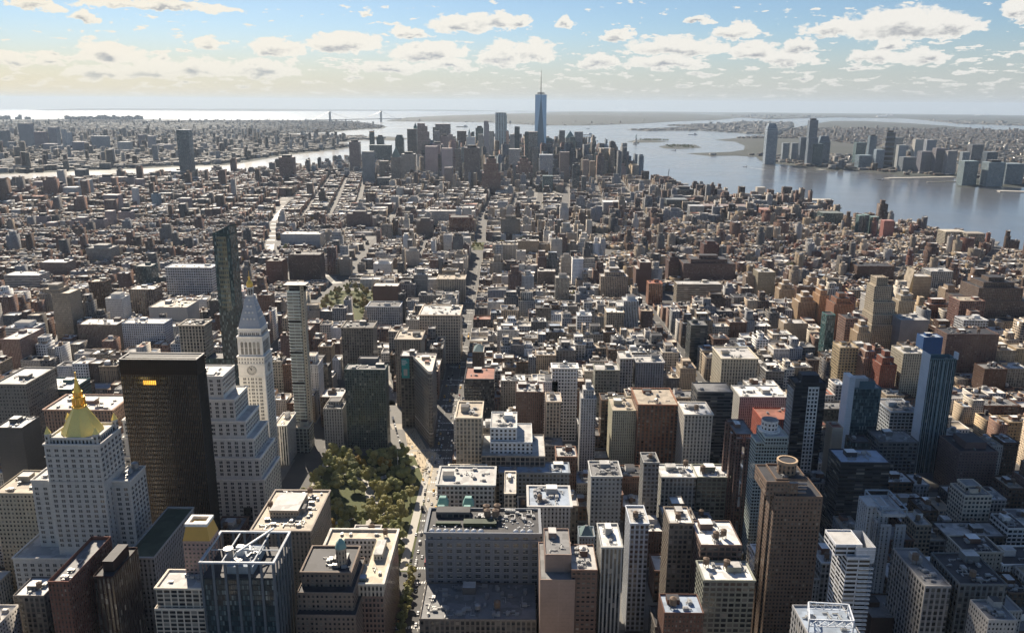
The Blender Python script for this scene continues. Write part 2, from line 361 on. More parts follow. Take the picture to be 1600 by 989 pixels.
def clutter(B, x0, x1, y0, y1, z, n=6, tanks=1, wc=None, bulk=True, rnd=None):
    rr = rnd or random
    w, d = x1-x0, y1-y0
    if w < 6 or d < 6: return
    if bulk:
        bw = min(9, w*.35); bd = min(8, d*.35); bx = rr.uniform(x0+1, x1-bw-1); by = rr.uniform(y0+d*.25, y1-bd-1)
        B.part('bulkhead').box(bx, bx+bw, by, by+bd, z, z+rr.uniform(3.2, 5.5), wc=wc or c4('tan'), st=s4('blank'), rc=RC[rr.choice(['white', 'light', 'dark'])])
    for i in range(tanks):
        tx, ty = rr.uniform(x0+3, x1-3), rr.uniform(y0+3, y1-3)
        inst(rr.choice([TANK, TANK, TANK2]), 'water_tank', B.e, (tx-B.x, ty-B.y, z), rr.uniform(0, 3), rr.uniform(.85, 1.15))
    n = int(n*1.7)
    for i in range(n):
        me, nm = rr.choice([(HVAC, 'roof_unit'), (HVAC2, 'roof_unit'), (DUCT, 'roof_duct')])
        inst(me, nm, B.e, (rr.uniform(x0+4, x1-4)-B.x if w > 9 else (x0+x1)/2-B.x, rr.uniform(y0+3, y1-3)-B.y, z), rr.choice([0, pi/2, pi, -pi/2]), rr.uniform(.5, 1.05))
def bays(b, xs, wd, out, z1, wc, st, side=None):
    X0, X1, y_, y2 = b.ext; m = MB()
    for f in xs: cx_ = X0+(X1-X0)*f; m.box(cx_-wd/2, cx_+wd/2, y_-out, y_-.02, 0, z1, wc=wc, st=st, rc=RC['light'])
    for f in (side or ()): cy2 = y_+(y2-y_)*f; m.box(X0-out, X0-.02, cy2-wd/2, cy2+wd/2, 0, z1, wc=wc, st=st, rc=RC['light'])
    o = b.mesh('projecting_bay', m, FR); return o
def shell(B, x0, x1, y0, y1, z0, z1, wc, st, rc, par=1.1, t=.45, cornice=None, name='wall', rname='roof', poly=None):
    """walls with a real parapet, a sunk roof deck and an optional cornice"""
    B.k = getattr(B, 'k', 0)+1; rname = rname+'#%d' % B.k
    wl = B.part(name); P = poly or [(x0, y0), (x1, y0), (x1, y1), (x0, y1)]
    wl.prism(P, z0, z1, wc=wc, st=st, top=False)
    cx = sum(p[0] for p in P)/len(P); cy = sum(p[1] for p in P)/len(P)
    def ins(p, t):
        d = hypot(p[0]-cx, p[1]-cy); return (p[0]-(p[0]-cx)/d*t*1.4, p[1]-(p[1]-cy)/d*t*1.4)
    Q = [ins(p, t) for p in P]; n = len(P)
    pc = (min(1, wc[0]*1.1), min(1, wc[1]*1.1), min(1, wc[2]*1.1), 0)
    for i in range(n):
        j = (i+1) % n
        wl.face([(*P[i], z1), (*P[j], z1), (*Q[j], z1), (*Q[i], z1)], 0, None, pc, (3, 3, 0, 0))
    wl.prism(Q, z1-par, z1, wc=pc, st=(3, 3, 0, 0), top=False, inward=True)
    B.part(rname).face([(*q, z1-par) for q in Q], 1, None, rc)
    if cornice:
        cm = B.part('cornice#%d' % B.k); O = [ins(p, -cornice) for p in P]
        h = 1.0
        for i in range(n):
            j = (i+1) % n
            cm.face([(*O[i], z1-h), (*O[j], z1-h), (*O[j], z1+.15), (*O[i], z1+.15)], 0, None, pc, (3, 3, 0, 0))
            cm.face([(*O[i], z1+.15), (*O[j], z1+.15), (*Q[j], z1+.15), (*Q[i], z1+.15)], 0, None, pc, (3, 3, 0, 0))
            cm.face([(*P[i], z1-h-.6), (*P[j], z1-h-.6), (*O[j], z1-h), (*O[i], z1-h)], 0, None, pc, (3, 3, 0, 0))
# windows as things of their own: one pane-and-sill mesh, copied
_wm = {}
def win_mesh(w, h, arch=False):
    k = (round(w, 1), round(h, 1), arch)
    if k not in _wm:
        m = MB(); a = w/2
        if arch:
            n = 8; pts = [(-a, -.06, 0), (a, -.06, 0)]+[(a*cos(pi*i/n), -.06, h-a+a*sin(pi*i/n)) for i in range(n+1)]
            m.face(pts, 0)
        else: m.face([(-a, -.06, 0), (a, -.06, 0), (a, -.06, h), (-a, -.06, h)], 0)
        m.box(-.05, .05, -.12, -.03, 0, h*.98, mi=1, rmi=1); m.box(-a, a, -.12, -.03, h*.48, h*.53, mi=1, rmi=1)
        m.box(-a-.15, a+.15, -.3, 0, -.25, 0, mi=2, rmi=2)
        _wm[k] = [proto(m, 'window', [M['glass'], M['greymetal'], M['stone']]), None, m]
        b = MB(); b.v, b.f, b.mi, b.uv, b.c, b.s = list(m.v), list(m.f), list(m.mi), list(m.uv), list(m.c), list(m.s)
        b.face([(-a, -.08, h*.5), (a, -.08, h*.5), (a, -.08, h*.96), (-a, -.08, h*.96)], 3)
        _wm[k][1] = proto(b, 'window', [M['glass'], M['greymetal'], M['stone'], M['blind']])
    return _wm[k]
class Wins:
    """window openings of one building; the hundred that show largest become parts, the rest one mesh"""
    def __init__(s, B): s.B = B; s.L = []
    def row(s, ax, ay, bx, by, z, n, w, h, arch=False, pair=False, pos=None):
        L = hypot(bx-ax, by-ay); ang = atan2(by-ay, bx-ax)
        for i in range(n):
            f = (i+.5)/n
            for q in ((-w*.62, w*.62) if pair else (0,)):
                d = f*L+q; s.L.append((ax+cos(ang)*d, ay+sin(ang)*d, z, ang, w, h, arch))
    def grid(s, ax, ay, bx, by, z0, z1, n, fh, w, h, **k):
        z = z1-fh
        while z > z0: s.row(ax, ay, bx, by, z, n, w, h, **k); z -= fh
    def done(s, rnd=random):
        B = s.B
        def key(t): return hypot(t[0], t[1], HC-t[2])/ (t[4]*max(.25, abs(cos(t[3]))))
        s.L.sort(key=key)
        for (x, y, z, a, w, h, ar) in s.L[:100]:
            o = inst(win_mesh(w, h, ar)[1 if rnd.random() < .25 else 0], 'window', B.e, (x-B.x, y-B.y, z), a)
        if len(s.L) > 100:
            mb = MB()
            for (x, y, z, a, w, h, ar) in s.L[100:]:
                src = win_mesh(w, h, ar)[2]; ca, sa = cos(a), sin(a); bl = rnd.random() < .25
                base = len(mb.v); mb.v.extend([(x+p[0]*ca-p[1]*sa, y+p[0]*sa+p[1]*ca, z+p[2]) for p in src.v])
                mb.f.extend([tuple(i+base for i in f) for f in src.f]); mb.mi.extend(src.mi); mb.uv.extend(src.uv); mb.c.extend(src.c); mb.s.extend(src.s)
                if bl:
                    q = w/2; P = [(-q, h*.5), (q, h*.5), (q, h*.96), (-q, h*.96)]
                    mb.face([(x+px*ca+.08*sa, y+px*sa-.08*ca, z+pz) for px, pz in P], 3)
            o = B.mesh('window', mb, [M['glass'], M['greymetal'], M['stone'], M['blind']]); o['kind'] = 'stuff'

RNDH = random.Random(5)
def H(label, uL, uR, vT, y, depth, wc, st, rc='light', name='office_building', cat='building', vb=None, tiers=(), clut=5, tanks=0, cornice=None, cap=None, group=None, par=1.1, geo=None, cs=None, slant=0, bulk=True, xr=0, keep=1):
    """a building read off the view: screen span and top of its near face, and its distance along the avenue.
    tiers: lower, wider stages (v of their top, extra left, extra right, extra towards us) in px/px/px/m"""
    x0, h = at(uL, vT, y); x1, h2 = at(uR, vT, y); h = (h+h2)/2
    X0, X1 = min(x0, x1), max(x0, x1)+xr
    B = Bld(name, label, cat, (X0+X1)/2, y+depth/2, group)
    W_ = c4(wc, 1. if st in ('curtain', 'glass') else 0.)
    S_ = s4(st); ex = [X0, X1, y, y+depth]
    zb = 0; lst = []
    for (tv, l, r_, fr) in tiers:
        a0, hh = at(uL-l, tv, y-fr); a1, _ = at(uR+r_, tv, y-fr)
        lst.append((a0, a1, y-fr, y+depth+fr*.3, hh))
    for (a0, a1, b0, b1, hh) in sorted(lst, key=lambda t: t[4]):
        ex = [min(ex[0], a0), max(ex[1], a1), min(ex[2], b0), max(ex[3], b1)]
    allt = sorted(lst, key=lambda t: t[4])
    z = 0
    for k_, (a0, a1, b0, b1, hh) in enumerate(allt):
        shell(B, a0, a1, b0, b1, z, hh, W_, S_, RC[rc], par=.8, cornice=None); z = hh-.8-.02*k_
        z = max(0, z)
    z = allt[-1][4]-.75 if allt else 0
    shell(B, X0, X1, y, y+depth, z, h, W_, S_, RC[rc], par=par, cornice=cornice)
    if cap == 'ring':      # round drum on the roof
        cx, cy = (X0+X1)/2, y+depth*.5; r = min(X1-X0, depth)*.3
        B.part('rooftop_drum').cyl(cx, cy, r, h-par, h+9, 24, wc=W_, st=s4('blank'), rc=RC['dark'])
        B.part('drum_rim').cyl(cx, cy, r*1.12, h+7, h+9.2, 24, wc=c4('tan'), st=s4('blank'), rc=RC['dark'])
    if cap == 'box':
        B.part('penthouse').box(X0+(X1-X0)*.25, X1-(X1-X0)*.2, y+depth*.2, y+depth*.8, h-par, h+6, wc=W_, st=s4('blank'), rc=RC['dark'])
    if cap == 'hip':
        B.part('hip_roof').prism([(X0+1, y+1), (X1-1, y+1), (X1-1, y+depth-1), (X0+1, y+depth-1)], h-par, h+(X1-X0)*.4, wc=c4('copper' if 0 else 'teal'), st=s4('blank'), rc=RC['grey'],
            poly1=[((X0+X1)/2-1, y+depth/2-1), ((X0+X1)/2+1, y+depth/2-1), ((X0+X1)/2+1, y+depth/2+1), ((X0+X1)/2-1, y+depth/2+1)])
    if cap == 'step':
        W2 = X1-X0
        B.part('upper_storeys').box(X0+W2*.15, X1-W2*.15, y+depth*.15, y+depth*.85, h-par, h+8, wc=W_, st=S_, rc=RC[rc])
        B.part('tower_top').box(X0+W2*.32, X1-W2*.32, y+depth*.3, y+depth*.7, h+8, h+15, wc=W_, st=s4('small'), rc=RC[rc])
    if cap == 'frame':
        fm = B.part('crown_frame')
        for (a, b) in (((X0, y), (X1, y)), ((X1, y), (X1, y+depth)), ((X1, y+depth), (X0, y+depth)), ((X0, y+depth), (X0, y))):
            fm.bar((*a, h+5), (*b, h+5), .8, c=c4('steel')); fm.bar((*a, h), (*a, h+5), .8, c=c4('steel'))
    clutter(B, X0+1, X1-1, y+1, y+depth-1, h-par, clut, tanks, wc=W_, bulk=bulk and cap is None, rnd=RNDH)
    B.done(); FOOT.append((ex[0]-1.5, ex[1]+1.5, ex[2]-1.5, ex[3]+1.5)); B.h = h; B.ext = (X0, X1, y, y+depth)
    if vb: CLEAR.append((uL, uR+(12 if uR < 750 else 0), vb, y))
    return B
# ================================================================== measured buildings, nearest first
RH = random.Random(3)
# --- limestone tower under a gilded pyramid
def gold_pyramid():
    y = 530; x0, x1 = -331, -292; B = Bld('pyramid_tower', 'pale limestone tower with setback wings under a tall gilded octagonal pyramid', 'tower', -311, 550)
    W_ = c4((.54, .52, .48)); rc = RC['light']; sb = s4('blank')
    shell(B, -362, -270, 524, 572, 0, 55, W_, sb, rc, cornice=.6)
    shell(B, -351, -331.1, 541, 566, 54, 108, W_, sb, rc, cornice=.5)
    shell(B, -291.9, -279, 541, 566, 54, 108, W_, sb, rc, cornice=.5)
    shell(B, x0, x1, y, 562, 54, 141, W_, sb, rc, cornice=.7)
    # colonnaded attic with turrets
    shell(B, x0+2.5, x1-2.5, y+2, 560, 140, 145, W_, ('rib' and (2.6, 9, .5, .8)), rc, cornice=.4)
    zz_ = lambda q: 143.5+(q-147)*.56 if q < 181.5 else 162.5+(q-181)*.84
    py = B.part('pyramid'); cx, cy = (x0+x1)/2, y+16.5; n = 8; r = 18.5
    oc = lambda r, z=0: [(cx+r*cos(pi/8+2*pi*i/8), cy+r*sin(pi/8+2*pi*i/8)) for i in range(8)]
    py.prism(oc(14.2), 143.5, zz_(150), poly1=oc(13.6)); py.prism(oc(13.6), zz_(150), zz_(164), poly1=oc(9.6), top=False); py.prism(oc(9.6), zz_(164), zz_(181), poly1=oc(4.2), rmi=0)
    rb = MB()
    for i in range(8):
        a = oc(13.6)[i]; b = oc(9.6)[i]; c = oc(4.2)[i]; rb.bar((*a, zz_(150)), (*b, zz_(164)), .5); rb.bar((*b, zz_(164)), (*c, zz_(181)), .45)
    ln = MB()
    ln.prism(oc(4.9), zz_(181), zz_(182)+.3)
    for i in range(8):
        a = oc(4.0)[i]; ln.bar((*a, zz_(182)), (*a, zz_(189)), .7)
    ln.prism(oc(2.4), zz_(182), zz_(189)); ln.prism(oc(4.4), zz_(189), zz_(190.2))
    for i in range(8):
        a = oc(2.9)[i]; ln.bar((*a, zz_(190)), (*a, zz_(194)), .5)
    ln.prism(oc(1.8), zz_(190), zz_(194)); ln.prism(oc(3.2), zz_(194), zz_(195)); ln.prism(oc(2.6), zz_(195), zz_(206), poly1=oc(.7)); ln.cyl(cx, cy, .5, zz_(206), zz_(212), 6)
    B.done({'pyramid': [M['gold'], M['gold']]})
    B.mesh('pyramid_rib', rb, M['gold'], B.out['pyramid']); B.mesh('lantern', ln, M['goldbright'])
    for sx in (x0+2.5, x1-2.5):
        for sy in (y+2.5, 559.5):
            t = MB(); t.cyl(sx, sy, 2.3, 141, 148, 8, wc=W_, rc=W_); B.mesh('turret', t, FR)
            t = MB(); t.cyl(sx, sy, 2.3, 148, 153, 8, r1=.1); B.mesh('turret_roof', t, M['gold'])
    g = Wins(B)
    for (a, b, yy, z0, z1, n) in ((-331, -292, 530, 60, 139, 7),): g.grid(a, yy, b, yy, z0, z1, n, 3.9, 1.15, 2.0, pair=True)
    g.grid(x1, y, x1, 562, 110, 139, 6, 3.9, 1.15, 2.0, pair=True)
    g.grid(-351, 541, -332, 541, 57, 104, 3, 3.9, 1.15, 2.0, pair=True); g.grid(-291, 541, -280, 541, 57, 104, 2, 3.9, 1.15, 2.0, pair=True)
    g.grid(x1, y, x1, 541, 57, 106, 2, 3.9, 1.15, 2.0)
    g.grid(-279, 541, -279, 566, 57, 104, 5, 3.9, 1.15, 2.0, pair=True)
    g.grid(-362, 524, -270, 524, 4, 52, 17, 3.9, 1.15, 2.1, pair=True); g.grid(-270, 524, -270, 572, 4, 52, 9, 3.9, 1.15, 2.1, pair=True)
    g.done(RH)
    for z in (122, 131, 112): B.mesh('string_course', band(x0, x1, y, 562, z, .5, .5, W_), FR)
    clutter(B, -350, -333, 543, 565, 107.2, 3, 0, W_, rnd=RH); clutter(B, -291, -280, 543, 565, 107.2, 5, 1, W_, rnd=RH)
    FOOT.append((-364, -268, 520, 575)); CLEAR.append((30, 235, 862, 524))
def band(x0, x1, y0, y1, z, h, o, wc):
    m = MB(); P = [(x0-o, y0-o), (x1+o, y0-o), (x1+o, y1+o), (x0-o, y1+o)]; m.prism(P, z, z+h, wc=wc, st=s4('blank'), rc=(*wc[:3], 1), bottom=True); return m
gold_pyramid()

# --- bronze-black curtain wall slab
def black_tower():
    x0, x1, y0, y1, h = -308, -248, 603, 620, 180
    B = Bld('office_tower', 'bronze black office slab with flat crown between gold pyramid and white clock tower', 'tower', (x0+x1)/2, 627)
    wc = (.05, .032, .02, -1)
    B.part('wall').prism([(x0, y0), (x1, y0), (x1, y1), (x0, y1)], 0, h-12, wc=wc, st=(1.55, 3.7, .72, .55), top=False)
    shell(B, x0, x1, y0, y1, h-12, h, (.028, .018, .012, 0), (1.55, 12, .5, .0), (.02, .018, .016, 1), par=4, name='crown_band')
    fins = MB(); n = 42
    for i in range(n+1):
        x = x0+(x1-x0)*i/n; fins.box(x-.12, x+.12, y0-.45, y0-.01, 4, h-12.5)
    for i in range(11):
        y = y0+(y1-y0)*i/10; fins.box(x1+.01, x1+.45, y-.12, y+.12, 4, h-12.5)
    B.part('parapet_rim').box(x0-.3, x1+.3, y0-.3, y0+.8, h, h+.5, wc=c4('lime'), rc=(*C['lime'], 1)); B.part('parapet_rim').box(x1-.8, x1+.3, y0+.8, y1, h, h+.5, wc=c4('lime'), rc=(*C['lime'], 1))
    B.part('parapet_rim').box(x0-.3, x0+.8, y0+.8, y1, h, h+.5, wc=c4('lime'), rc=(*C['lime'], 1)); B.part('parapet_rim').box(x0+.8, x1-.8, y1-.8, y1+.2, h, h+.5, wc=c4('lime'), rc=(*C['lime'], 1))
    gr = B.part('roof_grille')
    for i in range(1, 8): gr.box(x0+i*7.2, x0+i*7.2+.4, y0+1, y1-1, h-1.2, h-.8, wc=c4('dark'), rc=(.10, .10, .10, 1))
    for i in range(1, 3): gr.box(x0+1, x1-1, y0+i*6, y0+i*10+.4, h-.8, h-.4, wc=c4('dark'), rc=(.14, .14, .14, 1))
    B.done(); B.mesh('mullion', fins, M['darkmetal'])['kind'] = 'stuff'
    for i in range(7):  # row of small orange emissive panes near the top
        m = MB(); xx = at(222.5+i*3, 588, y0)[0]; m.face([(xx, y0-.06, h-20.5), (xx+1.25, y0-.06, h-20.5), (xx+1.25, y0-.06, h-17), (xx, y0-.06, h-17)]); B.mesh('glowing_pane', m, M['lit'])
    clutter(B, x0+4, x1-4, y0+4, y1-4, h-4, 7, 0, c4('grey'), rnd=RH)
    FOOT.append((x0-2, x1+2, y0-2, y1+2)); CLEAR.append((190, 330, 815, y0))
black_tower()

# --- white stepped limestone block
def stepped_white():
    B = Bld('stepped_building', 'massive white limestone block stepping down towards the park behind the black slab', 'building', -280, 715)
    W_ = c4((.72, .69, .63)); y1 = 730; g = Wins(B)
    T = [(-365, -228, 680, 0, 42), (-361, -231, 682, 41, 62), (-358, -236, 684, 61, 80), (-354, -243, 686, 79, 96), (-349, -252, 688, 95, 116), (-344, -262, 690, 115, 137)]
    for i, (x0, x1, y0, z0, z1) in enumerate(T):
        shell(B, x0, x1, y0, y1-i*1.5, z0, z1, W_, s4('blank'), RC['light'], par=.9, cornice=.5)
        n = int((x1-x0)/6.4); g.grid(x0, y0, x1, y0, z0+1.5, z1-1.6, n, 3.9, 1.25, 2.2, pair=True)
        g.grid(x1, y0, x1, y1-i*1.5, z0+1.5, z1-1.6, 9, 3.9, 1.25, 2.2, pair=True)
    clutter(B, -342, -264, 693, 718, 136.1, 18, 0, W_, rnd=RH)
    sk = B.part('skylight')
    for i in range(6): sk.box(-338+i*12, -331+i*12, 694, 714, 136.1, 137.6, wc=c4('white'), rc=RC['white'])
    B.done(); g.done(RH)
    a = MB()
    for i in range(3):
        xx = -238+i*0; 
    for xx in (-245, -300, -350): a.box(xx-4, xx+4, 679.6, 680.1, 1, 14, wc=(.03, .03, .03, 0), rc=RC['dark'])
    B.mesh('arched_entrance', a, FR)
    FOOT.append((-367, -226, 676, 747)); CLEAR.append((325, 415, 815, 680))
stepped_white()

# --- white clock tower
def clock_tower():
    x0, x1, y0, y1 = -273.5, -247.5, 765, 791; cx, cy = (x0+x1)/2, (y0+y1)/2
    B = Bld('clock_tower', 'slim white campanile with clock dials and small gold cupola beside the park', 'clock tower', cx, cy)
    W_ = c4((.76, .73, .67)); g = Wins(B)
    shell(B, x0, x1, y0, y1, 0, 132, W_, s4('blank'), RC['light'], cornice=.9)
    shell(B, x0+.8, x1-.8, y0+.8, y1-.8, 131, 152, W_, s4('blank'), RC['light'], cornice=.8)
    shell(B, x0+1.8, x1-1.8, y0+1.8, y1-1.8, 151, 160, W_, s4('blank'), RC['light'], cornice=.5)
    P = lambda r: [(cx-r, cy-r), (cx+r, cy-r), (cx+r, cy+r), (cx-r, cy+r)]
    B.part('spire_roof').prism(P(10.8), 159.5, 164, wc=c4((.42, .44, .47)), st=s4('blank'), rc=RC['grey'], poly1=P(9.9))
    B.part('spire_roof').prism(P(9.9), 164, 190, wc=c4((.42, .44, .47)), st=s4('blank'), rc=RC['grey'], poly1=P(3.6))
    dm = B.part('dormer')
    for k_, zz_ in enumerate((168, 174, 180, 186)):
        r = 9.9-(zz_-164)*.242
        for i in range(4-k_):
            xx = cx+(i-(3-k_)/2)*3.4
            dm.box(xx-.7, xx+.7, cy-r-.5, cy-r+1.4, zz_, zz_+1.9, wc=c4('white'), st=s4('blank'), rc=RC['light'])
            dm.box(cx+r-1.4, cx+r+.5, (xx-cx)+cy-.7, (xx-cx)+cy+.7, zz_, zz_+1.9, wc=c4('white'), st=s4('blank'), rc=RC['light'])
    B.part('belvedere').prism(P(4.2), 190, 191.2, wc=W_, st=s4('blank'), rc=RC['light'])
    for i in range(8):
        a = 2*pi*i/8+pi/8; B.part('belvedere').cyl(cx+2.9*cos(a), cy+2.9*sin(a), .45, 191.2, 198, 6, wc=W_, rc=RC['light'])
    B.part('belvedere').cyl(cx, cy, 3.7, 198, 199, 8, wc=W_, rc=RC['light']); B.part('belvedere').cyl(cx, cy, 1.5, 191.2, 198, 8, wc=c4('dark'))
    gd = MB()
    prof = [(3.0, 199), (3.3, 200.5), (3.1, 202.5), (2.3, 204.3), (1.1, 205.6), (1.0, 208), (1.5, 208.6), (.3, 209.5), (.15, 215)]
    for (r0, a), (r1, b) in zip(prof, prof[1:]): gd.cyl(cx, cy, r0, a, b, 16, r1=r1, rmi=0)
    B.done(); B.mesh('cupola', gd, M['goldbright'])
    for (fx, fy, ang) in ((cx, y0-.12, 0), (x1+.12, cy, pi/2)):
        d = MB(); n = 32; pts = [(4.3*cos(2*pi*i/n), -.05, 4.3*sin(2*pi*i/n)) for i in range(n)]
        d.face(list(pts), c=(.46, .44, .40, 0)); 
        hd = MB()
        for i in range(12):
            a = 2*pi*i/12; hd.bar((3.3*sin(a), -.15, 3.3*cos(a)), (3.95*sin(a), -.15, 3.95*cos(a)), .38)
        hand = MB(); hand.bar((0, -.3, 0), (-.25, -.3, 2.2), .5); hand.bar((0, -.3, 0), (-1.55, -.3, 2.9), .35)
        rim = MB()
        for i in range(n):
            a, b = 2*pi*i/n, 2*pi*(i+1)/n; rim.bar((4.5*cos(a), -.2, 4.5*sin(a)), (4.5*cos(b), -.2, 4.5*sin(b)), .5)
        o = d.build('clock_dial', FR, B.e); o.location = (fx-B.x, fy-B.y, 117.5); o.rotation_euler = (0, 0, ang)
        hd.build('numeral_ring', M['darkmetal'], o); hand.build('clock_hand', M['black'], o); rim.build('dial_rim', M['stone'], o)
    # arcade stage
    g.row(x0+3, y0+.8, x1-3, y0+.8, 134, 5, 2.6, 12.5, arch=True); g.row(x1-.8, y0+3, x1-.8, y1-3, 134, 5, 2.6, 12.5, arch=True)
    g.row(x0+3, y0+1.8, x1-3, y0+1.8, 153, 5, 1.4, 2.6, pair=True); g.row(x1-1.8, y0+3, x1-1.8, y1-3, 153, 5, 1.4, 2.6, pair=True)
    for z in [128.3, 124.8]: g.row(x0, y0, x1, y0, z, 9, 1.0, 1.8); g.row(x1, y0, x1, y1, z, 9, 1.0, 1.8)
    for k_ in range(27):
        z = 107.5-k_*3.75
        g.row(x0+1.5, y0, x1-1.5, y0, z, 3, 1.35, 2.2, pair=True); g.row(x0+1.5+4, y0, x1-1.5-4, y0, z, 2, 1.35, 2.2)
        g.row(x1, y0+1.5, x1, y1-1.5, z, 3, 1.35, 2.2, pair=True); g.row(x1, y0+5.5, x1, y1-5.5, z, 2, 1.35, 2.2)
    g.done(RH)
    B.mesh('string_course', band(x0, x1, y0, y1, 110.6, .6, .5, W_), FR); B.mesh('string_course', band(x0, x1, y0, y1, 123.2, .6, .5, W_), FR)
    FOOT.append((-276, -243, 762, 794)); CLEAR.append((372, 435, 780, 765))
clock_tower()
H('long low white annex with dark roof at the foot of the clock tower', 428, 448, 664, 800, 36, 'white', 'rib', 'tan', vb=740, clut=3, cornice=.5)

# --- wedge-shaped building
def wedge():
    B = Bld('wedge_building', 'narrow triangular limestone building with rounded prow where two avenues cross', 'building', -104, 885)
    ap = (-94, 850); h = 90
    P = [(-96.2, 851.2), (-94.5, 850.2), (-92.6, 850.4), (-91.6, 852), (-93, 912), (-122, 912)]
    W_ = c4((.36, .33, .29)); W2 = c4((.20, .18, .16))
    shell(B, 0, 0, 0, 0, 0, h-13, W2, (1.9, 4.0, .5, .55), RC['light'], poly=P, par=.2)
    def grow(P, k):
        cx = sum(p[0] for p in P)/6; cy = sum(p[1] for p in P)/6
        return [(cx+(p[0]-cx)*k, cy+(p[1]-cy)*k) for p in P]
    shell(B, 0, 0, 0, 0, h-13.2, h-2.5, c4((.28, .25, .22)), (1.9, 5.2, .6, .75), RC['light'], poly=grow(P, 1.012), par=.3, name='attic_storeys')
    cm = B.part('cornice'); cm.prism(grow(P, 1.02), h-3.6, h-2, wc=c4((.62, .58, .52)), st=s4('blank'), poly1=grow(P, 1.07), rc=(.6, .56, .5, 1))
    shell(B, 0, 0, 0, 0, h-2, h, c4((.62, .58, .52)), s4('blank'), (.62, .56, .48, 1), poly=grow(P, 1.06), par=1.4, name='parapet', rname='roof', t=.7)
    B.part('string_course').prism(grow(P, 1.02), 16, 17, wc=c4((.45, .42, .38)), bottom=True, rc=RC['light'])
    B.part('bulkhead').box(-108, -99, 893, 900, h-1.4, h+2.6, wc=c4('tan'), st=s4('blank'), rc=RC['white']); B.part('bulkhead').box(-103, -98, 880, 885, h-1.4, h+1.2, wc=c4('tan'), st=s4('blank'), rc=RC['red'])
    B.done()
    for (x, y) in ((-101, 888), (-106, 905), (-99, 875), (-113, 905), (-97, 905)): inst(RH.choice([HVAC, DUCT]), 'roof_unit', B.e, (x-B.x, y-B.y, h-1.4), RH.uniform(0, 3), .6)
    FOOT.append((-124, -90, 846, 914)); CLEAR.append((630, 700, 700, 850))
wedge()
# neighbours of the wedge
b = H('grey office block with teal advertising panel on its blank wall beside the wedge building', 625, 641, 556, 905, 24, 'soot', 'grid', 'light', vb=650, clut=3, xr=6)
x0, x1, y0, _ = b.ext; ad = MB(); ax0, az1 = at(627, 560, y0); ax1, az0 = at(640, 588, y0)
ad.box(ax0, ax1, y0-.5, y0-.05, az0-2, az1, rmi=0); pan = b.mesh('advertising_panel', ad, M['tealad'])
ph = MB(); mx = (ax0+ax1)/2
ph.box(mx-2.2, mx+2.2, y0-.62, y0-.5, az0+1, az0+9, rmi=0); b.mesh('pictured_phone', ph, M['silver'], pan)
ph = MB()
for r_, L_ in ((0, 5), (2.2, 6.5), (4.4, 4)):
    for q in range(int(L_)): ph.box(mx-4+q*1.1, mx-3.3+q*1.1, y0-.62, y0-.5, az1-3.4-r_, az1-2.2-r_+.3*(q % 2), rmi=0)
b.mesh('panel_lettering', ph, M['white'], pan)

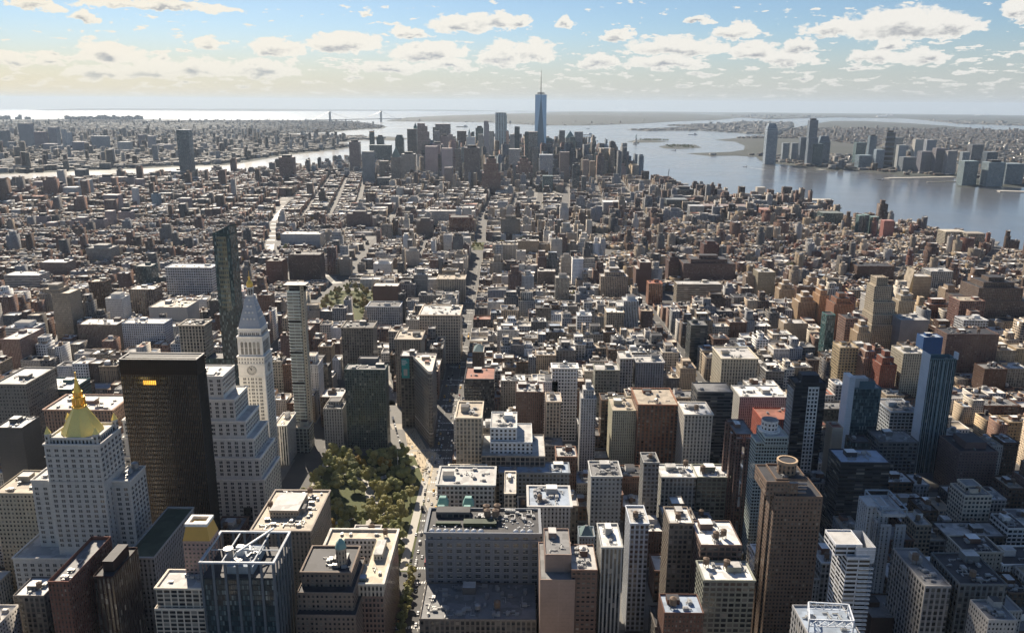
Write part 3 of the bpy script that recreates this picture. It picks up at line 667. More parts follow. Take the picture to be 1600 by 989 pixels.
# --- big grey hotel block with roof terrace
def terrace_block():
    x0, x1, y0, y1, h = -63, 18, 521, 557, 80
    B = Bld('terrace_building', 'broad grey masonry block whose dark roof terrace carries a row of clear domes', 'building', (x0+x1)/2, (y0+y1)/2)
    W_ = c4((.225, .235, .25)); g = Wins(B)
    shell(B, x0, x1, y0, y1, 0, h, W_, s4('blank'), RC['dark'], cornice=1.1, par=1.6)
    for i in range(13):
        x = x0+.8+i*(x1-x0-1.6)/12; B.part('pier').box(x-.55, x+.55, y0-.5, y0-.02, 14, h-6, wc=W_, st=s4('blank'), rc=(.28, .29, .31, 1))
    for i in range(6):
        y = y0+.8+i*(y1-y0-1.6)/5; B.part('pier').box(x0-.5, x0-.02, y-.55, y+.55, 14, h-6, wc=W_, st=s4('blank'), rc=(.28, .29, .31, 1))
    B.part('string_course').box(x0-.7, x1+.7, y0-.7, y0-.02, 15, 16, wc=W_, rc=(.3, .31, .33, 1)); B.part('string_course#2').box(x0-.7, x1+.7, y0-.8, y0-.02, h-6.2, h-5.4, wc=W_, rc=(.3, .31, .33, 1))
    B.part('terrace_planter').box(x0+26, x0+50, y0+11, y0+18, h-1.6, h+1.2, wc=(.02, .03, .015, 0), st=s4('blank'), rc=RC['green'])
    B.part('terrace_planter').box(x0+6, x0+24, y0+12, y0+15, h-1.6, h+.6, wc=(.02, .03, .015, 0), st=s4('blank'), rc=RC['green'])
    B.part('penthouse').box(x0+5, x0+30, y0+25, y0+34, h-1.6, h+2.5, wc=c4('soot'), st=s4('grid'), rc=RC['dark'])
    B.done(); g.grid(x0, y0, x1, y0, 3, h-1.2, 12, 5.0, 1.5, 2.7, pair=True); g.grid(x0, y1, x0, y0, 3, h-1.2, 5, 5.0, 1.5, 2.7, pair=True); g.done(RH)
    for i in range(26):
        inst(RH.choice([HVAC, HVAC2, DUCT]), RH.choice(['roof_unit']), B.e, (RH.uniform(x0+36, x1-4)-B.x, RH.uniform(y0+20, y1-3)-B.y, h-1.6), RH.choice([0, pi/2]), RH.uniform(.6, 1.1))
    for (a, b_) in ((x0+43, y0+22), (x0+49, y0+22), (x0+42, y0+29), (x0+50, y0+30)): inst(TANK, 'water_tank', B.e, (a-B.x, b_-B.y, h-1.6), 0, 1.25)
    tb = MB()
    for i in range(26):
        a, c_ = RH.uniform(x0+54, x1-3), RH.uniform(y0+9, y0+20); tb.box(a-.4, a+.4, c_-.35, c_+.35, h-1.6, h-.8, rmi=0)
    for i in range(16):
        a, c_ = RH.uniform(x0+3, x0+50), RH.uniform(y0+7, y0+13); tb.box(a-.35, a+.35, c_-.35, c_+.35, h-1.6, h-.8, rmi=0)
    o = tb.build('terrace_furniture', M['white']); tag(o, 'pale cafe tables and chairs scattered over the dark roof terrace', 'furniture', kind='stuff')
    # clear domes along the parapet: things standing on the terrace
    dm = MB(); n = 12
    rings = [(2.25*cos(t), 2.25*sin(t)) for t in [i*pi/2/5 for i in range(6)]]
    for (r0, z0), (r1, z1) in zip(rings, rings[1:]): dm.cyl(0, 0, max(r0, .02), z0, z1, n, r1=max(r1, .02), rmi=0, top=False)
    me = proto(dm, 'dome_tent', [M['dome']]); me2 = MB()
    for i in range(6):
        a = pi*i/6
        for (r0, z0), (r1, z1) in zip(rings, rings[1:]):
            for s_ in (1, -1): me2.bar((s_*r0*cos(a)*1.02, s_*r0*sin(a)*1.02, z0), (s_*r1*cos(a)*1.02, s_*r1*sin(a)*1.02, z1), .09)
    me2 = proto(me2, 'dome_frame', [M['greymetal']])
    xs = [x0+4+i*5.0 for i in range(8)]+[x1-17+i*5.0 for i in range(3)]
    ords = ['leftmost', 'second', 'third', 'fourth', 'fifth', 'sixth', 'seventh', 'eighth']
    for i, x in enumerate(xs):
        o = bpy.data.objects.new('dome_tent', me); col.objects.link(o); o.location = (x, y0+4, h-1.6)
        lb = ('clear dome tent on the roof terrace parapet, %s of the eight on the left' % ords[i]) if i < 8 else 'clear dome tent at the right end of the roof terrace, %s of three' % ('left', 'middle', 'right')[i-8]
        tag(o, lb, 'dome tent', 'clear domes on the roof terrace')
        inst(me2, 'dome_frame', o, (0, 0, 0))
    FOOT.append((x0-2, x1+2, y0-2, y1+2)); CLEAR.append((662, 842, 960, y0))
terrace_block()

# --- U-shaped pale-roofed block by the park
def court_block():
    x0, x1, y0, y1, h = -136, -87, 478, 548, 66
    B = Bld('courtyard_building', 'cream roofed red brick block with square light court beside the park', 'building', (x0+x1)/2, (y0+y1)/2)
    wc = c4((.24, .17, .14)); g = Wins(B)
    P = [(x0, y0), (x1, y0), (x1, y1), (x0, y1)]
    B.part('wall').prism(P, 0, h-9, wc=wc, st=(2.6, 3.9, .55, .6), top=False)
    B.part('upper_wall').prism([(x0-.3, y0-.3), (x1+.3, y0-.3), (x1+.3, y1+.3), (x0-.3, y1+.3)], h-9, h, wc=c4('cream'), st=(2.6, 4.4, .5, .6), top=False)
    q = [(x0+12, y0+24), (x1-14, y0+24), (x1-14, y1-12), (x0+12, y1-12)]
    B.part('court_wall').prism(q, h-20, h, wc=c4('white'), st=(2.9, 3.9, .5, .55), top=False, inward=True)
    B.part('court_floor').face([(*p, h-20) for p in q], 1, None, RC['tan'])
    rc = (.55, .48, .36, 1); rf = B.part('roof'); zt = h-.9
    xs = [x0, x0+12, x1-14, x1]; ys = [y0, y0+24, y1-12, y1]
    for i in range(3):
        for j in range(3):
            if (i, j) != (1, 1): rf.face([(xs[i], ys[j], zt), (xs[i+1], ys[j], zt), (xs[i+1], ys[j+1], zt), (xs[i], ys[j+1], zt)], 1, None, rc)
    cm = B.part('cornice'); W_ = c4((.62, .58, .50))
    for (a, b_, c_, d) in ((x0-1.4, x1+1.4, y0-1.4, y0+.3), (x0-1.4, x1+1.4, y1-.3, y1+1.4), (x0-1.4, x0+.3, y0+.3, y1-.3), (x1-.3, x1+1.4, y0+.3, y1-.3)): cm.box(a, b_, c_, d, h-.6, h+.9, wc=W_, st=s4('blank'), rc=(.62, .58, .5, 1), bottom=True)
    B.part('setback_storey').box(x1-11, x1-5, y0+30, y0+50, zt, h+4, wc=c4('cream'), st=s4('small'), rc=RC['light'])
    B.part('pergola').box(x0+14, x1-12, y0+4, y0+9, zt, h+1.5, wc=c4('teal', 1), st=s4('glass'), rc=RC['bluegrey'])
    B.done()
    for i in range(8): inst(RH.choice([HVAC, DUCT, HVAC2]), 'roof_unit', B.e, (RH.uniform(x0+3, x1-3)-B.x, RH.choice([y0+13, y0+18, y1-6])-B.y, zt), RH.choice([0, pi/2]), .7)
    inst(TANK, 'water_tank', B.e, (x1-8-B.x, y1-7-B.y, zt), 0, .9)
    FOOT.append((x0-2, x1+2, y0-2, y1+2)); CLEAR.append((518, 622, 950, y0))
court_block()

# --- dark glass block with open crown frame
def open_crown():
    x0, x1, y0, y1, h = -190, -146, 440, 476, 104
    B = Bld('office_tower', 'dark glass tower with open rectangular steel crown and machinery inside its roof', 'tower', (x0+x1)/2, (y0+y1)/2)
    g = c4((.022, .032, .04), 1.)
    B.part('wall').prism([(x0, y0), (x1, y0), (x1, y1), (x0, y1)], 0, h-10, wc=g, st=(1.4, 3.6, .8, .8), top=False)
    rf = B.part('roof'); rf.face([(x0, y0, h-10), (x1, y0, h-10), (x1, y1, h-10), (x0, y1, h-10)], 1, None, RC['dark'])
    fin = c4((.13, .15, .17)); cf = B.part('crown_frame')
    for i in range(7):
        x = x0+i*(x1-x0)/6
        B.part('fin').box(x-.7, x+.7, y0-.9, y0-.02, 0, h, wc=fin, st=s4('blank'), rc=RC['grey'])
        B.part('fin').box(x-.7, x+.7, y1+.02, y1+.6, 0, h, wc=fin, st=s4('blank'), rc=RC['grey'])
    for i in range(7):
        y = y0+i*(y1-y0)/6; B.part('fin').box(x1+.02, x1+.9, y-.6, y+.6, 0, h, wc=fin, st=s4('blank'), rc=RC['grey']); B.part('fin').box(x0-.9, x0-.02, y-.6, y+.6, 0, h, wc=fin, st=s4('blank'), rc=RC['grey'])
    sv = c4((.42, .46, .50))
    for (a, b_, c_, d) in ((x0-1, x1+1, y0-1, y0+.4), (x0-1, x1+1, y1-.4, y1+1), (x0-1, x0+.4, y0+.4, y1-.4), (x1-.4, x1+1, y0+.4, y1-.4)): cf.box(a, b_, c_, d, h-.2, h+.9, wc=sv, st=s4('blank'), rc=(.5, .53, .56, 1), bottom=True)
    for (a, b_) in ((x0+12, x0+12.8), (x1-13, x1-12.2)): cf.box(a, b_, y0+.4, y1-.4, h-.6, h+.2, wc=sv, rc=(.4, .43, .46, 1), bottom=True)
    cf.box(x0+.4, x1-.4, y0+16, y0+16.8, h-1.2, h-.62, wc=sv, rc=(.4, .43, .46, 1), bottom=True)
    B.part('machine_deck').box(x0+14, x1-14, y0+4, y1-6, h-10, h-5, wc=c4('steel'), st=s4('blank'), rc=(.22, .27, .33, 1))
    B.done(); m = MB()
    m.cyl(x0+12, y0+14, 2.6, h-10, h+1, 14, rmi=0); m.cyl(x0+12, y0+14, 3.0, h+1, h+1.6, 14, rmi=0); B.mesh('exhaust_stack', m, M['greymetal'])
    m = MB(); m.bar((x0+18, y0+12, h), (x1-10, y1+1, h+3), 1.0); m.box(x0+16, x0+20, y0+16, y0+20, h-5, h+1, rmi=0); B.mesh('cleaning_crane', m, M['white'])
    for (a, b_, s_) in ((20, 8, 1.2), (27, 18, 1.2), (22, 24, 1.1), (29, 10, 1.1), (24, 16, 1.2)): inst(RH.choice([HVAC2, DUCT]), 'roof_unit', B.e, (x0+a-B.x, y0+b_-B.y, h-5), RH.uniform(0, 3), s_)
    FOOT.append((x0-2, x1+2, y0-2, y1+2))
open_crown()
# ------------------------------------------------------------------ near table
H('cream limestone annex with long dark green roof below the gold pyramid tower', 195, 240, 870, 490, 70, 'grey', 'pair', 'green', clut=0, cornice=.6, bulk=False)
H('tall plain brick slab with sunk parapet roof at the lower left', 74, 107, 908, 425, 52, (.16, .075, .055), 'small', 'grey', clut=3, bulk=False, par=2.5)
H('near black tower with slatted roof between the brick slab and the pale annex', 145, 176, 900, 440, 34, (.035, .018, .016), 'rib', 'dark', clut=2, cap='box')
H('low white roofed loft with tank at the far lower left corner', 20, 68, 930, 470, 22, 'soot', 'loft', 'white', clut=4, tanks=1)
b = H('pale ornate apartment block with balconies and golden mansard top beside the open crown tower', 243, 316, 918, 440, 20, 'cream', 'balc', 'light', clut=3, cornice=.8, cap=None, tiers=((950, 2, 2, 2),), bulk=False)
X0, X1, y_, y2 = b.ext; ux0 = X0+12; m = MB(); m.box(ux0, ux0+17, y2-3, y2+12, 0, b.h+22, wc=c4('pink'), st=ST['apt'], rc=RC['light']); b.mesh('rear_tower', m, FR)
m = MB(); q = [(ux0, y2-3), (ux0+17, y2-3), (ux0+17, y2+12), (ux0, y2+12)]; m.prism(q, b.h+22, b.h+31, poly1=[(ux0+2, y2-1), (ux0+15, y2-1), (ux0+15, y2+10), (ux0+2, y2+10)], rmi=0); mo = b.mesh('mansard', m, paint('ochre_tile', (.62, .36, .07), .5))
m = MB(); m.box(ux0+1.5, ux0+15.5, y2-1.5, y2+.5, b.h+31, b.h+33, wc=c4('white'), rc=RC['white']); m.box(ux0+1.5, ux0+15.5, y2+8.5, y2+10.5, b.h+31, b.h+33, wc=c4('white'), rc=RC['white']); m.box(ux0+1.5, ux0+3.5, y2+.5, y2+8.5, b.h+31, b.h+33, wc=c4('white'), rc=RC['white']); m.box(ux0+13.5, ux0+15.5, y2+.5, y2+8.5, b.h+31, b.h+33, wc=c4('white'), rc=RC['white']); b.mesh('mansard_rim', m, FR, mo)
b = H('tan masonry block crowded with rooftop ducts and tanks facing the park trees', 392, 485, 828, 532, 63, (.30, .26, .22), 'pair', 'tan', vb=980, clut=26, tanks=3, cornice=1.0)
X0, X1, y_, y2 = b.ext; m = MB(); shell_y = (y_+22, y2)
m.box(X0+8, X1-14, y_+20, y2-14, b.h-1, b.h+5, wc=c4('tan'), st=ST['small'], rc=RC['light']); b.mesh('penthouse', m, FR)
b = H('brown masonry block with setbacks and a domed corner turret', 470, 548, 893, 470, 32, (.20, .16, .13), 'pair', 'dark', vb=985, clut=5, tiers=((925, 6, 4, 8), (960, 8, 8, 14)), cornice=.7)
X0, X1, y_, y2 = b.ext; m = MB(); tx, ty = X1-8, y_+10
m.cyl(tx, ty, 3.6, b.h-1, b.h+12, 8, wc=(.40, .33, .25, 0), st=ST['small']); tu = b.mesh('turret', m, FR); m = MB(); m.cyl(tx, ty, 3.8, b.h+12, b.h+15.5, 8, r1=3.0); m.cyl(tx, ty, 3.0, b.h+15.5, b.h+18.5, 8, r1=.6); b.mesh('turret_dome', m, [M['copper'], M['copper']], tu)
H('low dark building with white machinery roof in front of the terrace building', 655, 838, 967, 476, 43, 'soot', 'loft', 'grey', clut=30, tanks=2)
b = H('pale gatehouse shaped stone block with copper turrets just behind the terrace building', 683, 772, 757, 602, 34, (.42, .42, .40), 'loft', 'light', clut=8, cornice=1.2)
H('small white penthouse topped stone block behind the terrace building', 700, 758, 738, 640, 16, 'cream', 'loft', 'light', clut=6, cornice=1)
X0, X1, y_, y2 = b.ext; m = MB()
for (a, c_) in ((X0+2, 562), (X1-24, 562), (X0+2, 577), (X1-24, 577)): m.box(a, a+9, c_, c_+8, 0, b.h-6, wc=c4('pink'), st=ST['small'], rc=(.2, .36, .33, 1)); m.prism([(a, c_), (a+9, c_), (a+9, c_+8), (a, c_+8)], b.h-6, b.h, wc=(.18, .34, .31, 0), st=ST['blank'], rc=(.18, .34, .31, 1), poly1=[(a+2, c_+2), (a+7, c_+2), (a+7, c_+6), (a+2, c_+6)])
b.mesh('copper_pavilion', m, FR)
H('white stone palazzo block with deep cornice and machinery roof', 826, 892, 790, 580, 34, (.46, .45, .43), 'pair', 'bluegrey', vb=870, clut=14, tanks=1, cornice=1.5, xr=0)
H('narrow cream front block adjoining the palazzo block', 788, 806, 770, 606, 40, 'cream', 'loft', 'light', clut=2, cornice=.8)
# the joined pair north of the wedge: tan block and its modern white top
H('tan corner loft block with arcaded attic and long skylights by the plaza', 712, 752, 652, 690, 40, (.50, .44, .35), 'loft', 'tan', vb=735, clut=8, cornice=1.3)
H('tan and black glazed block carrying a modern white top', 752, 852, 712, 682, 50, (.30, .27, .23), (4.4, 4.2, .8, .72), 'light', clut=4, xr=0)
b = H('modern white stepped penthouse tower rising from the tan block', 766, 808, 668, 694, 40, (.66, .68, .68), (4, 3.8, .5, .6), 'light', clut=10, tiers=((690, 0, 24, 4),))
H('dark scaffolded corner building with orange roof deck west of the wedge building', 726, 772, 592, 850, 42, 'dark', (1.8, 3.5, .7, .7), 'red', vb=632, clut=2, cornice=.8)
H('pointed gable roofed brown building on the avenue behind the scaffolded one', 738, 756, 550, 960, 30, 'brown', 'small', 'white', clut=0, cap='hip', bulk=False)
H('white gridded loft tower with gilt cornice, tallest in the centre', 863, 903, 575, 870, 18, 'white', 'loft', 'white', vb=632, clut=4, tanks=1, cornice=1)
H('slender sunlit apartment tower with pink stepped top in the centre', 908, 932, 622, 770, 20, (.46, .45, .44), 'apt', 'light', vb=690, clut=1, cap='step')
H('tan loft with arched top storey left of the slender tower', 854, 877, 627, 790, 26, (.44, .37, .29), 'loft', 'light', vb=675, clut=3, cornice=.9)
H('plain red brick flank building beside the tan arched loft', 806, 850, 612, 815, 30, 'brick', 'small', 'light', vb=650, clut=8, tanks=2)
H('white building with roof pavilion above the red brick flank', 840, 872, 596, 870, 24, 'white', 'small', 'light', clut=3)
H('brown and white gridded loft beyond the slender tower', 930, 968, 578, 905, 24, (.24, .24, .20), 'loft', 'light', vb=610, clut=2, cornice=.8)
H('grey gridded loft with many windows in the middle distance', 994, 1038, 566, 925, 28, 'grey', 'pair', 'light', vb=602, clut=3, cornice=.9)
H('narrow pale loft left of the grey gridded loft', 969, 990, 560, 925, 28, 'lime', 'loft', 'light', clut=2, cornice=.6)
H('large red brick block with dark attic in the centre right', 997, 1060, 632, 790, 50, (.22, .11, .07), (4.2, 3.8, .55, .6), 'tan', vb=685, clut=4, cornice=.9, tanks=1)
H('cream grid loft with arched parapet left of the large red brick block', 957, 996, 641, 800, 40, (.50, .48, .36), 'small', 'tan', clut=6)
H('cream and brown tower of tall arched windows right of the red brick block', 1070, 1114, 647, 752, 34, (.50, .47, .42), (3.4, 3.8, .5, .55), 'white', vb=730, clut=6, tanks=1, cornice=1)
H('dark grey slab with blank flank right of the cream and brown tower', 1090, 1146, 612, 800, 30, (.10, .10, .10), 'band', 'grey', vb=700, clut=1, bulk=False)
bq = H('red brown balconied apartment slab with rooftop drum left of the green glass one', 1150, 1178, 678, 640, 34, (.19, .12, .10), 'apt', 'grey', vb=790, clut=3, tiers=((660, 16, -20, -24),), bulk=True)
bays(bq, (.2, .7), 5, 1.6, bq.h-3, (.19, .12, .10, 0), ST['apt'], side=(.3, .8))
b = H('pale green slab with curved white roof drum behind the drum topped brown tower', 1196, 1232, 682, 600, 24, (.38, .44, .42), (2.2, 2.9, .7, .6), 'light', vb=760, clut=1, tiers=((690, 14, 0, -6),), bulk=False)
X0, X1, y_, y2 = b.ext; m = MB(); m.cyl((X0+X1)/2-2, y_+14, 6.5, b.h-1, b.h+9, 20, wc=c4('white'), rc=RC['grey']); b.mesh('roof_drum', m, FR); m = MB(); m.cyl((X0+X1)/2-2, y_+14, 8.5, b.h-1, b.h+1, 20, wc=c4('white'), rc=RC['white']); b.mesh('drum_ledge', m, FR)
b = H('tall tan brick apartment tower with projecting bays and open round roof drum', 1213, 1262, 748, 500, 24, (.17, .12, .09), (2.4, 2.9, .5, .55), 'dark', vb=985, clut=7, tiers=((752, 15, -28, 2), (775, 2, 24, 4)), bulk=False)
X0, X1, y_, y2 = b.ext; m = MB(); cx, cyy = (X0+X1)/2, y_+12
m.cyl(cx, cyy, 6.2, b.h-1, b.h+8, 24, wc=(.32, .22, .15, 0), rc=RC['dark']); o = b.mesh('roof_drum', m, FR); m = MB(); m.cyl(cx, cyy, 6.9, b.h+6.5, b.h+8.6, 24, wc=(.42, .30, .2, 0), top=False); m.cyl(cx, cyy, 6.3, b.h+6.5, b.h+8.6, 24, wc=(.2, .14, .1, 0), top=False, inward=False)
n = 24
for i in range(n):
    a, c_ = 2*pi*i/n, 2*pi*(i+1)/n; m.face([(cx+6.9*cos(a), cyy+6.9*sin(a), b.h+8.6), (cx+6.9*cos(c_), cyy+6.9*sin(c_), b.h+8.6), (cx+5.6*cos(c_), cyy+5.6*sin(c_), b.h+8.6), (cx+5.6*cos(a), cyy+5.6*sin(a), b.h+8.6)], 0, None, (.45, .33, .22, 0)); 
    m.face([(cx+5.6*cos(a), cyy+5.6*sin(a), b.h+8.6), (cx+5.6*cos(c_), cyy+5.6*sin(c_), b.h+8.6), (cx+5.6*cos(c_), cyy+5.6*sin(c_), b.h+7), (cx+5.6*cos(a), cyy+5.6*sin(a), b.h+7)], 0, None, (.3, .2, .14, 0))
b.mesh('drum_rim', m, FR, o)
gb = b
for f, z_ in ((.16, -8), (.5, -2), (.84, -14)): bays(b, (f,), 7.5, 2.2, b.h+z_, (.17, .12, .09, 0), (2.4, 2.9, .5, .55), side=(.25, .75) if f == .5 else None)
b = H('very dark tower with a white strip of paired windows and dark box top', 1243, 1292, 598, 720, 20, (.03, .033, .04), 'band', 'dark', vb=730, clut=1, cap='box', bulk=False)
X0, X1, y_, y2 = b.ext; m = MB(); sx = at(1268, 640, y_)[0]; m.box(sx-5, sx+5, y_-.5, y_-.02, 0, b.h-4, wc=c4('white'), st=(3.2, 3.9, .62, .66), rc=RC['white']); b.mesh('white_window_strip', m, FR)
m = MB(); m.box(X0-.5, X0-.02, y_+2, y2-1, 0, b.h-8, wc=c4((.35, .36, .37)), st=(3, 3.8, .5, .6), rc=RC['light']); b.mesh('side_window_grid', m, FR)
b = H('blue glass tower held by a tall white edge slab', 1334, 1378, 606, 800, 18, (.10, .17, .20), 'curtain', 'light', vb=720, clut=2, cap='box', bulk=False)
X0, X1, y_, y2 = b.ext; m = MB(); m.box(X0-6.5, X0-.05, y_-2, y2-4, 0, b.h+12, wc=(.60, .64, .68, 0), st=ST['blank'], rc=RC['white']); b.mesh('edge_slab', m, FR)
m = MB(); m.box(X0, X0+16, y_+4, y2-4, b.h-.8, b.h+9, wc=(.42, .45, .47, 0), st=ST['blank'], rc=RC['light']); b.mesh('upper_box', m, FR)
b = H('tall narrow teal ribbed tower with white flank slab under construction on the right', 1453, 1496, 560, 795, 15, (.16, .23, .24), (2.0, 3.6, .5, 1.01), 'dark', vb=740, clut=2, bulk=False, par=4)
X0, X1, y_, y2 = b.ext; m = MB(); m.box(X0-.6, X0-.02, y_-1, y2+.5, 0, b.h+4, wc=(.60, .64, .68, 0), st=ST['blank'], rc=RC['white']); m.box(X1-1, X1+.5, y_-1, y_+6, b.h-1, b.h+6, wc=(.60, .64, .68, 0), st=ST['blank'], rc=RC['white']); b.mesh('flank_slab', m, FR)
m = MB()
for i in range(6): m.box(X0+1+i*4.5, X0+1.8+i*4.5, y_-.5, y_-.02, 0, b.h-3, wc=(.34, .40, .42, 0), rc=RC['light'])
b.mesh('facade_rib', m, FR)
H('dark curtain walled office block with sunk roof right of the drum topped tower', 1314, 1392, 722, 640, 28, (.055, .058, .065), 'band', 'bluegrey', vb=800, clut=6, tanks=0)
H('round cornered dark penthouse block on the office roof behind', 1332, 1362, 690, 690, 16, 'dark', 'curtain', 'dark', clut=1, bulk=False)
H('sunlit cream chimney like tower between the dark towers', 1301, 1318, 668, 720, 16, (.46, .40, .32), 'blank', 'red', vb=730, clut=1, bulk=False)
b = H('grey concrete apartment slab with framed roof terrace at the lower right', 1378, 1416, 806, 500, 28, (.44, .47, .50), (3.0, 2.9, .35, .35), 'light', vb=965, clut=3, tiers=((790, 22, -26, -10),), cap='frame', bulk=False)
bays(b, (.2, .8), 7, 1.6, b.h-6, (.33, .35, .37, 0), (3.0, 2.9, .35, .35), side=(.25, .7))
b2 = H('pale balconied apartment tower left of the grey concrete slab', 1336, 1366, 878, 430, 20, (.52, .53, .55), (7, 2.9, .9, .55), 'light', vb=989, clut=2, tiers=((850, 30, -18, -2), (870, 12, -6, 1)), bulk=True)
for bb, nb in ((b2, 22), (gb, 26)):
    X0, X1, y_, y2 = bb.ext; m = MB()
    for i in range(nb): m.box(X1-9, X1-.5, y_-1.5, y_-.02, bb.h-4-i*2.9, bb.h-3.1-i*2.9, wc=(.50, .52, .54, 0) if bb is b2 else (.28, .2, .15, 0), rc=RC['light'], bottom=True); m.box(X0-1.3, X0-.02, y_+2, y_+9, bb.h-4-i*2.9, bb.h-3.1-i*2.9, wc=(.55, .55, .55, 0) if bb is b2 else (.34, .24, .17, 0), rc=RC['light'], bottom=True)
    o = bb.mesh('balcony', m, FR); o['kind'] = 'stuff'
H('low brown annex roof at the foot of the grey concrete slab', 1362, 1418, 965, 470, 28, (.09, .06, .05), 'blank', 'grey', clut=2)
# lower centre-right lofts
H('plain pink blank walled building beside the terrace building', 852, 893, 866, 478, 34, (.30, .22, .18), 'blank', 'grey', vb=960, clut=3, tiers=((905, 8, 6, 10),))
H('brown stepped office block with white roof corner in the lower centre', 893, 934, 890, 470, 32, (.17, .11, .085), (3.2, 3.4, .6, .42), 'light', vb=985, clut=6, tanks=1)
b = H('tall narrow grey loft with arched gable and recessed glazed bays', 940, 973, 854, 470, 30, (.34, .34, .32), 'rib', 'white', vb=985, clut=6, tanks=0, cornice=.7)
H('small slate spired building behind the tall narrow grey loft', 905, 930, 838, 545, 16, 'steel', 'small', 'grey', clut=0, cap='hip', bulk=False)
H('slim white fronted loft with dark central bay', 985, 1014, 817, 523, 26, (.46, .49, .53), 'loft', 'light', vb=860, clut=5, tanks=1, cornice=.6)
H('grey loft with snow white roof right of the slim white fronted loft', 1046, 1084, 817, 523, 24, (.20, .17, .14), 'loft', 'white', vb=865, clut=4, tanks=1, cornice=.5)
H('brick loft with curved parapet screen and white roof right of the grey loft', 1095, 1160, 851, 500, 34, (.17, .12, .10), 'grid', 'white', vb=875, clut=6, tanks=2)
H('brown brick loft with a wide lavender white roof and water tank at the bottom', 1038, 1100, 957, 432, 20, (.13, .07, .05), 'small', 'bluegrey', vb=989, clut=3, tanks=1)
H('green gridded loft with white roof behind the brick screen loft', 1100, 1180, 906, 470, 23, (.24, .25, .21), 'grid', 'white', clut=8, tanks=2, cornice=.5)
H('white roofed twin loft left part with pale grid front', 1034, 1088, 745, 650, 26, (.46, .46, .43), 'loft', 'white', vb=775, clut=5, tanks=1, cornice=.5)
H('white roofed twin loft right part with green grid front', 1090, 1141, 745, 650, 26, (.24, .25, .20), 'grid', 'white', vb=775, clut=5, tanks=1, cornice=.5)
H('narrow tall grey loft left of the white roofed twins', 1006, 1030, 722, 640, 20, (.28, .28, .27), 'loft', 'grey', vb=800, clut=3, tanks=1, cornice=.5)
H('pale framed loft with tall black bays and tangled roof pipes', 924, 972, 744, 620, 30, (.42, .42, .40), (3.4, 3.8, .5, .55), 'grey', vb=790, clut=16, cornice=.6)
H('long flat grey roofed building behind the palazzo block', 780, 890, 738, 668, 22, (.20, .22, .24), 'loft', 'bluegrey', clut=8, cornice=.6)
H('lower right dark loft with white framed front', 1446, 1487, 915, 440, 44, (.30, .29, .28), 'loft', 'grey', vb=989, clut=6, tanks=1)
H('long grey loft roof right of the white framed front', 1500, 1575, 912, 440, 36, (.16, .17, .17), 'loft', 'dark', clut=8, tanks=1)
H('white penthoused block at the bottom right corner', 1545, 1590, 968, 410, 20, (.42, .40, .37), 'small', 'grey', clut=6)
H('long brick apartment slab with one white end wall at the right', 1500, 1560, 705, 740, 40, (.17, .12, .11), (3, 2.9, .4, .4), 'dark', vb=740, clut=4, cap='box')
H('white grid warehouse behind the blue glass tower', 1392, 1436, 643, 830, 40, (.42, .45, .47), 'grid', 'grey', vb=675, clut=9, tanks=1, cornice=.6)
H('dark grid warehouse in front of the white grid warehouse', 1375, 1436, 690, 760, 30, (.13, .135, .14), 'grid', 'grey', vb=725, clut=8, tanks=1)
# ------------------------------------------------------------------ left middle distance
H('dark green metal and glass apartment block overlooking the park and plaza', 538, 602, 577, 845, 20, (.10, .13, .12), (2.6, 2.9, .62, .78), 'grey', vb=690, clut=6, tanks=0)
H('plain dark roof block rising behind the green apartment block', 560, 590, 560, 868, 10, (.16, .15, .15), 'blank', 'grey', clut=0, bulk=False)
b = H('tall angular dark green glass tower with stepped mirrored faces', 332, 359, 366, 905, 24, (.025, .055, .05), 'curtain', 'dark', vb=560, clut=0, bulk=False, name='glass_tower', cat='tower', tiers=((560, 10, 6, 0),))
X0, X1, y_, y2 = b.ext; m = MB(); m.prism([(X0+4, y_-.6), (X0+10, y_-1.4), (X0+15, y_-.4), (X0+13, y_-.1), (X0+6, y_-.1)], b.h-88, b.h-3, wc=(.17, .17, .12, 1), st=(2.1, 5.3, .75, .6)); b.mesh('reflection_panel', m, FR)  # paler facade colour paints the bright reflection on the tower's glass
m = MB(); m.prism([(X0, y_), (X1, y_), (X1, y2), (X0, y2)], b.h-.1, b.h, wc=(.03, .06, .06, 1), st=ST['curtain'], z1s=[b.h+1, b.h+10, b.h+8, b.h+2], rc=RC['dark']); b.mesh('sloped_crown', m, FR)
b = H('needle thin glass apartment tower with stacked pale glass floors and beige flank', 448, 468, 455, 850, 11, (.55, .62, .58), (6.0, 3.5, .96, .5), 'light', vb=660, clut=0, bulk=False, name='glass_tower', cat='tower')
X0, X1, y_, y2 = b.ext; m = MB(); m.box(X0-3, X0+8, y_+11.1, y_+18, 20, b.h+3, wc=(.42, .37, .29, 0), st=ST['blank'], rc=RC['dark']); m.box(X1+.05, X1+4, y_+1, y2-.5, 20, b.h+6, wc=(.42, .37, .29, 0), st=(5, 3.5, .25, .5), rc=RC['dark']); b.mesh('service_core', m, FR)
m = MB(); m.box(X0-3, X1+7, y_-2, y2+3, b.h+6, b.h+7, wc=c4('dark'), rc=RC['light'], bottom=True); m.box(X0+2, X1+4, y_+2, y2, b.h-1, b.h+6, wc=c4('dark'), rc=RC['dark']); b.mesh('crown_canopy', m, FR)
m = MB()
for i in range(40):
    z = b.h-4-i*3.5
    if z > 20: m.box(X0-.7, X1-.02, y_-.8, y_-.02, z, z+.45, wc=(.6, .64, .62, 0), rc=RC['white'], bottom=True)
    if i in (9, 19, 29): m.box(X0-.02, X1-.5, y_-.3, y_-.02, z+.6, z+3, wc=c4('black'), rc=RC['dark'])
o = b.mesh('floor_slab', m, FR); o['kind'] = 'stuff'
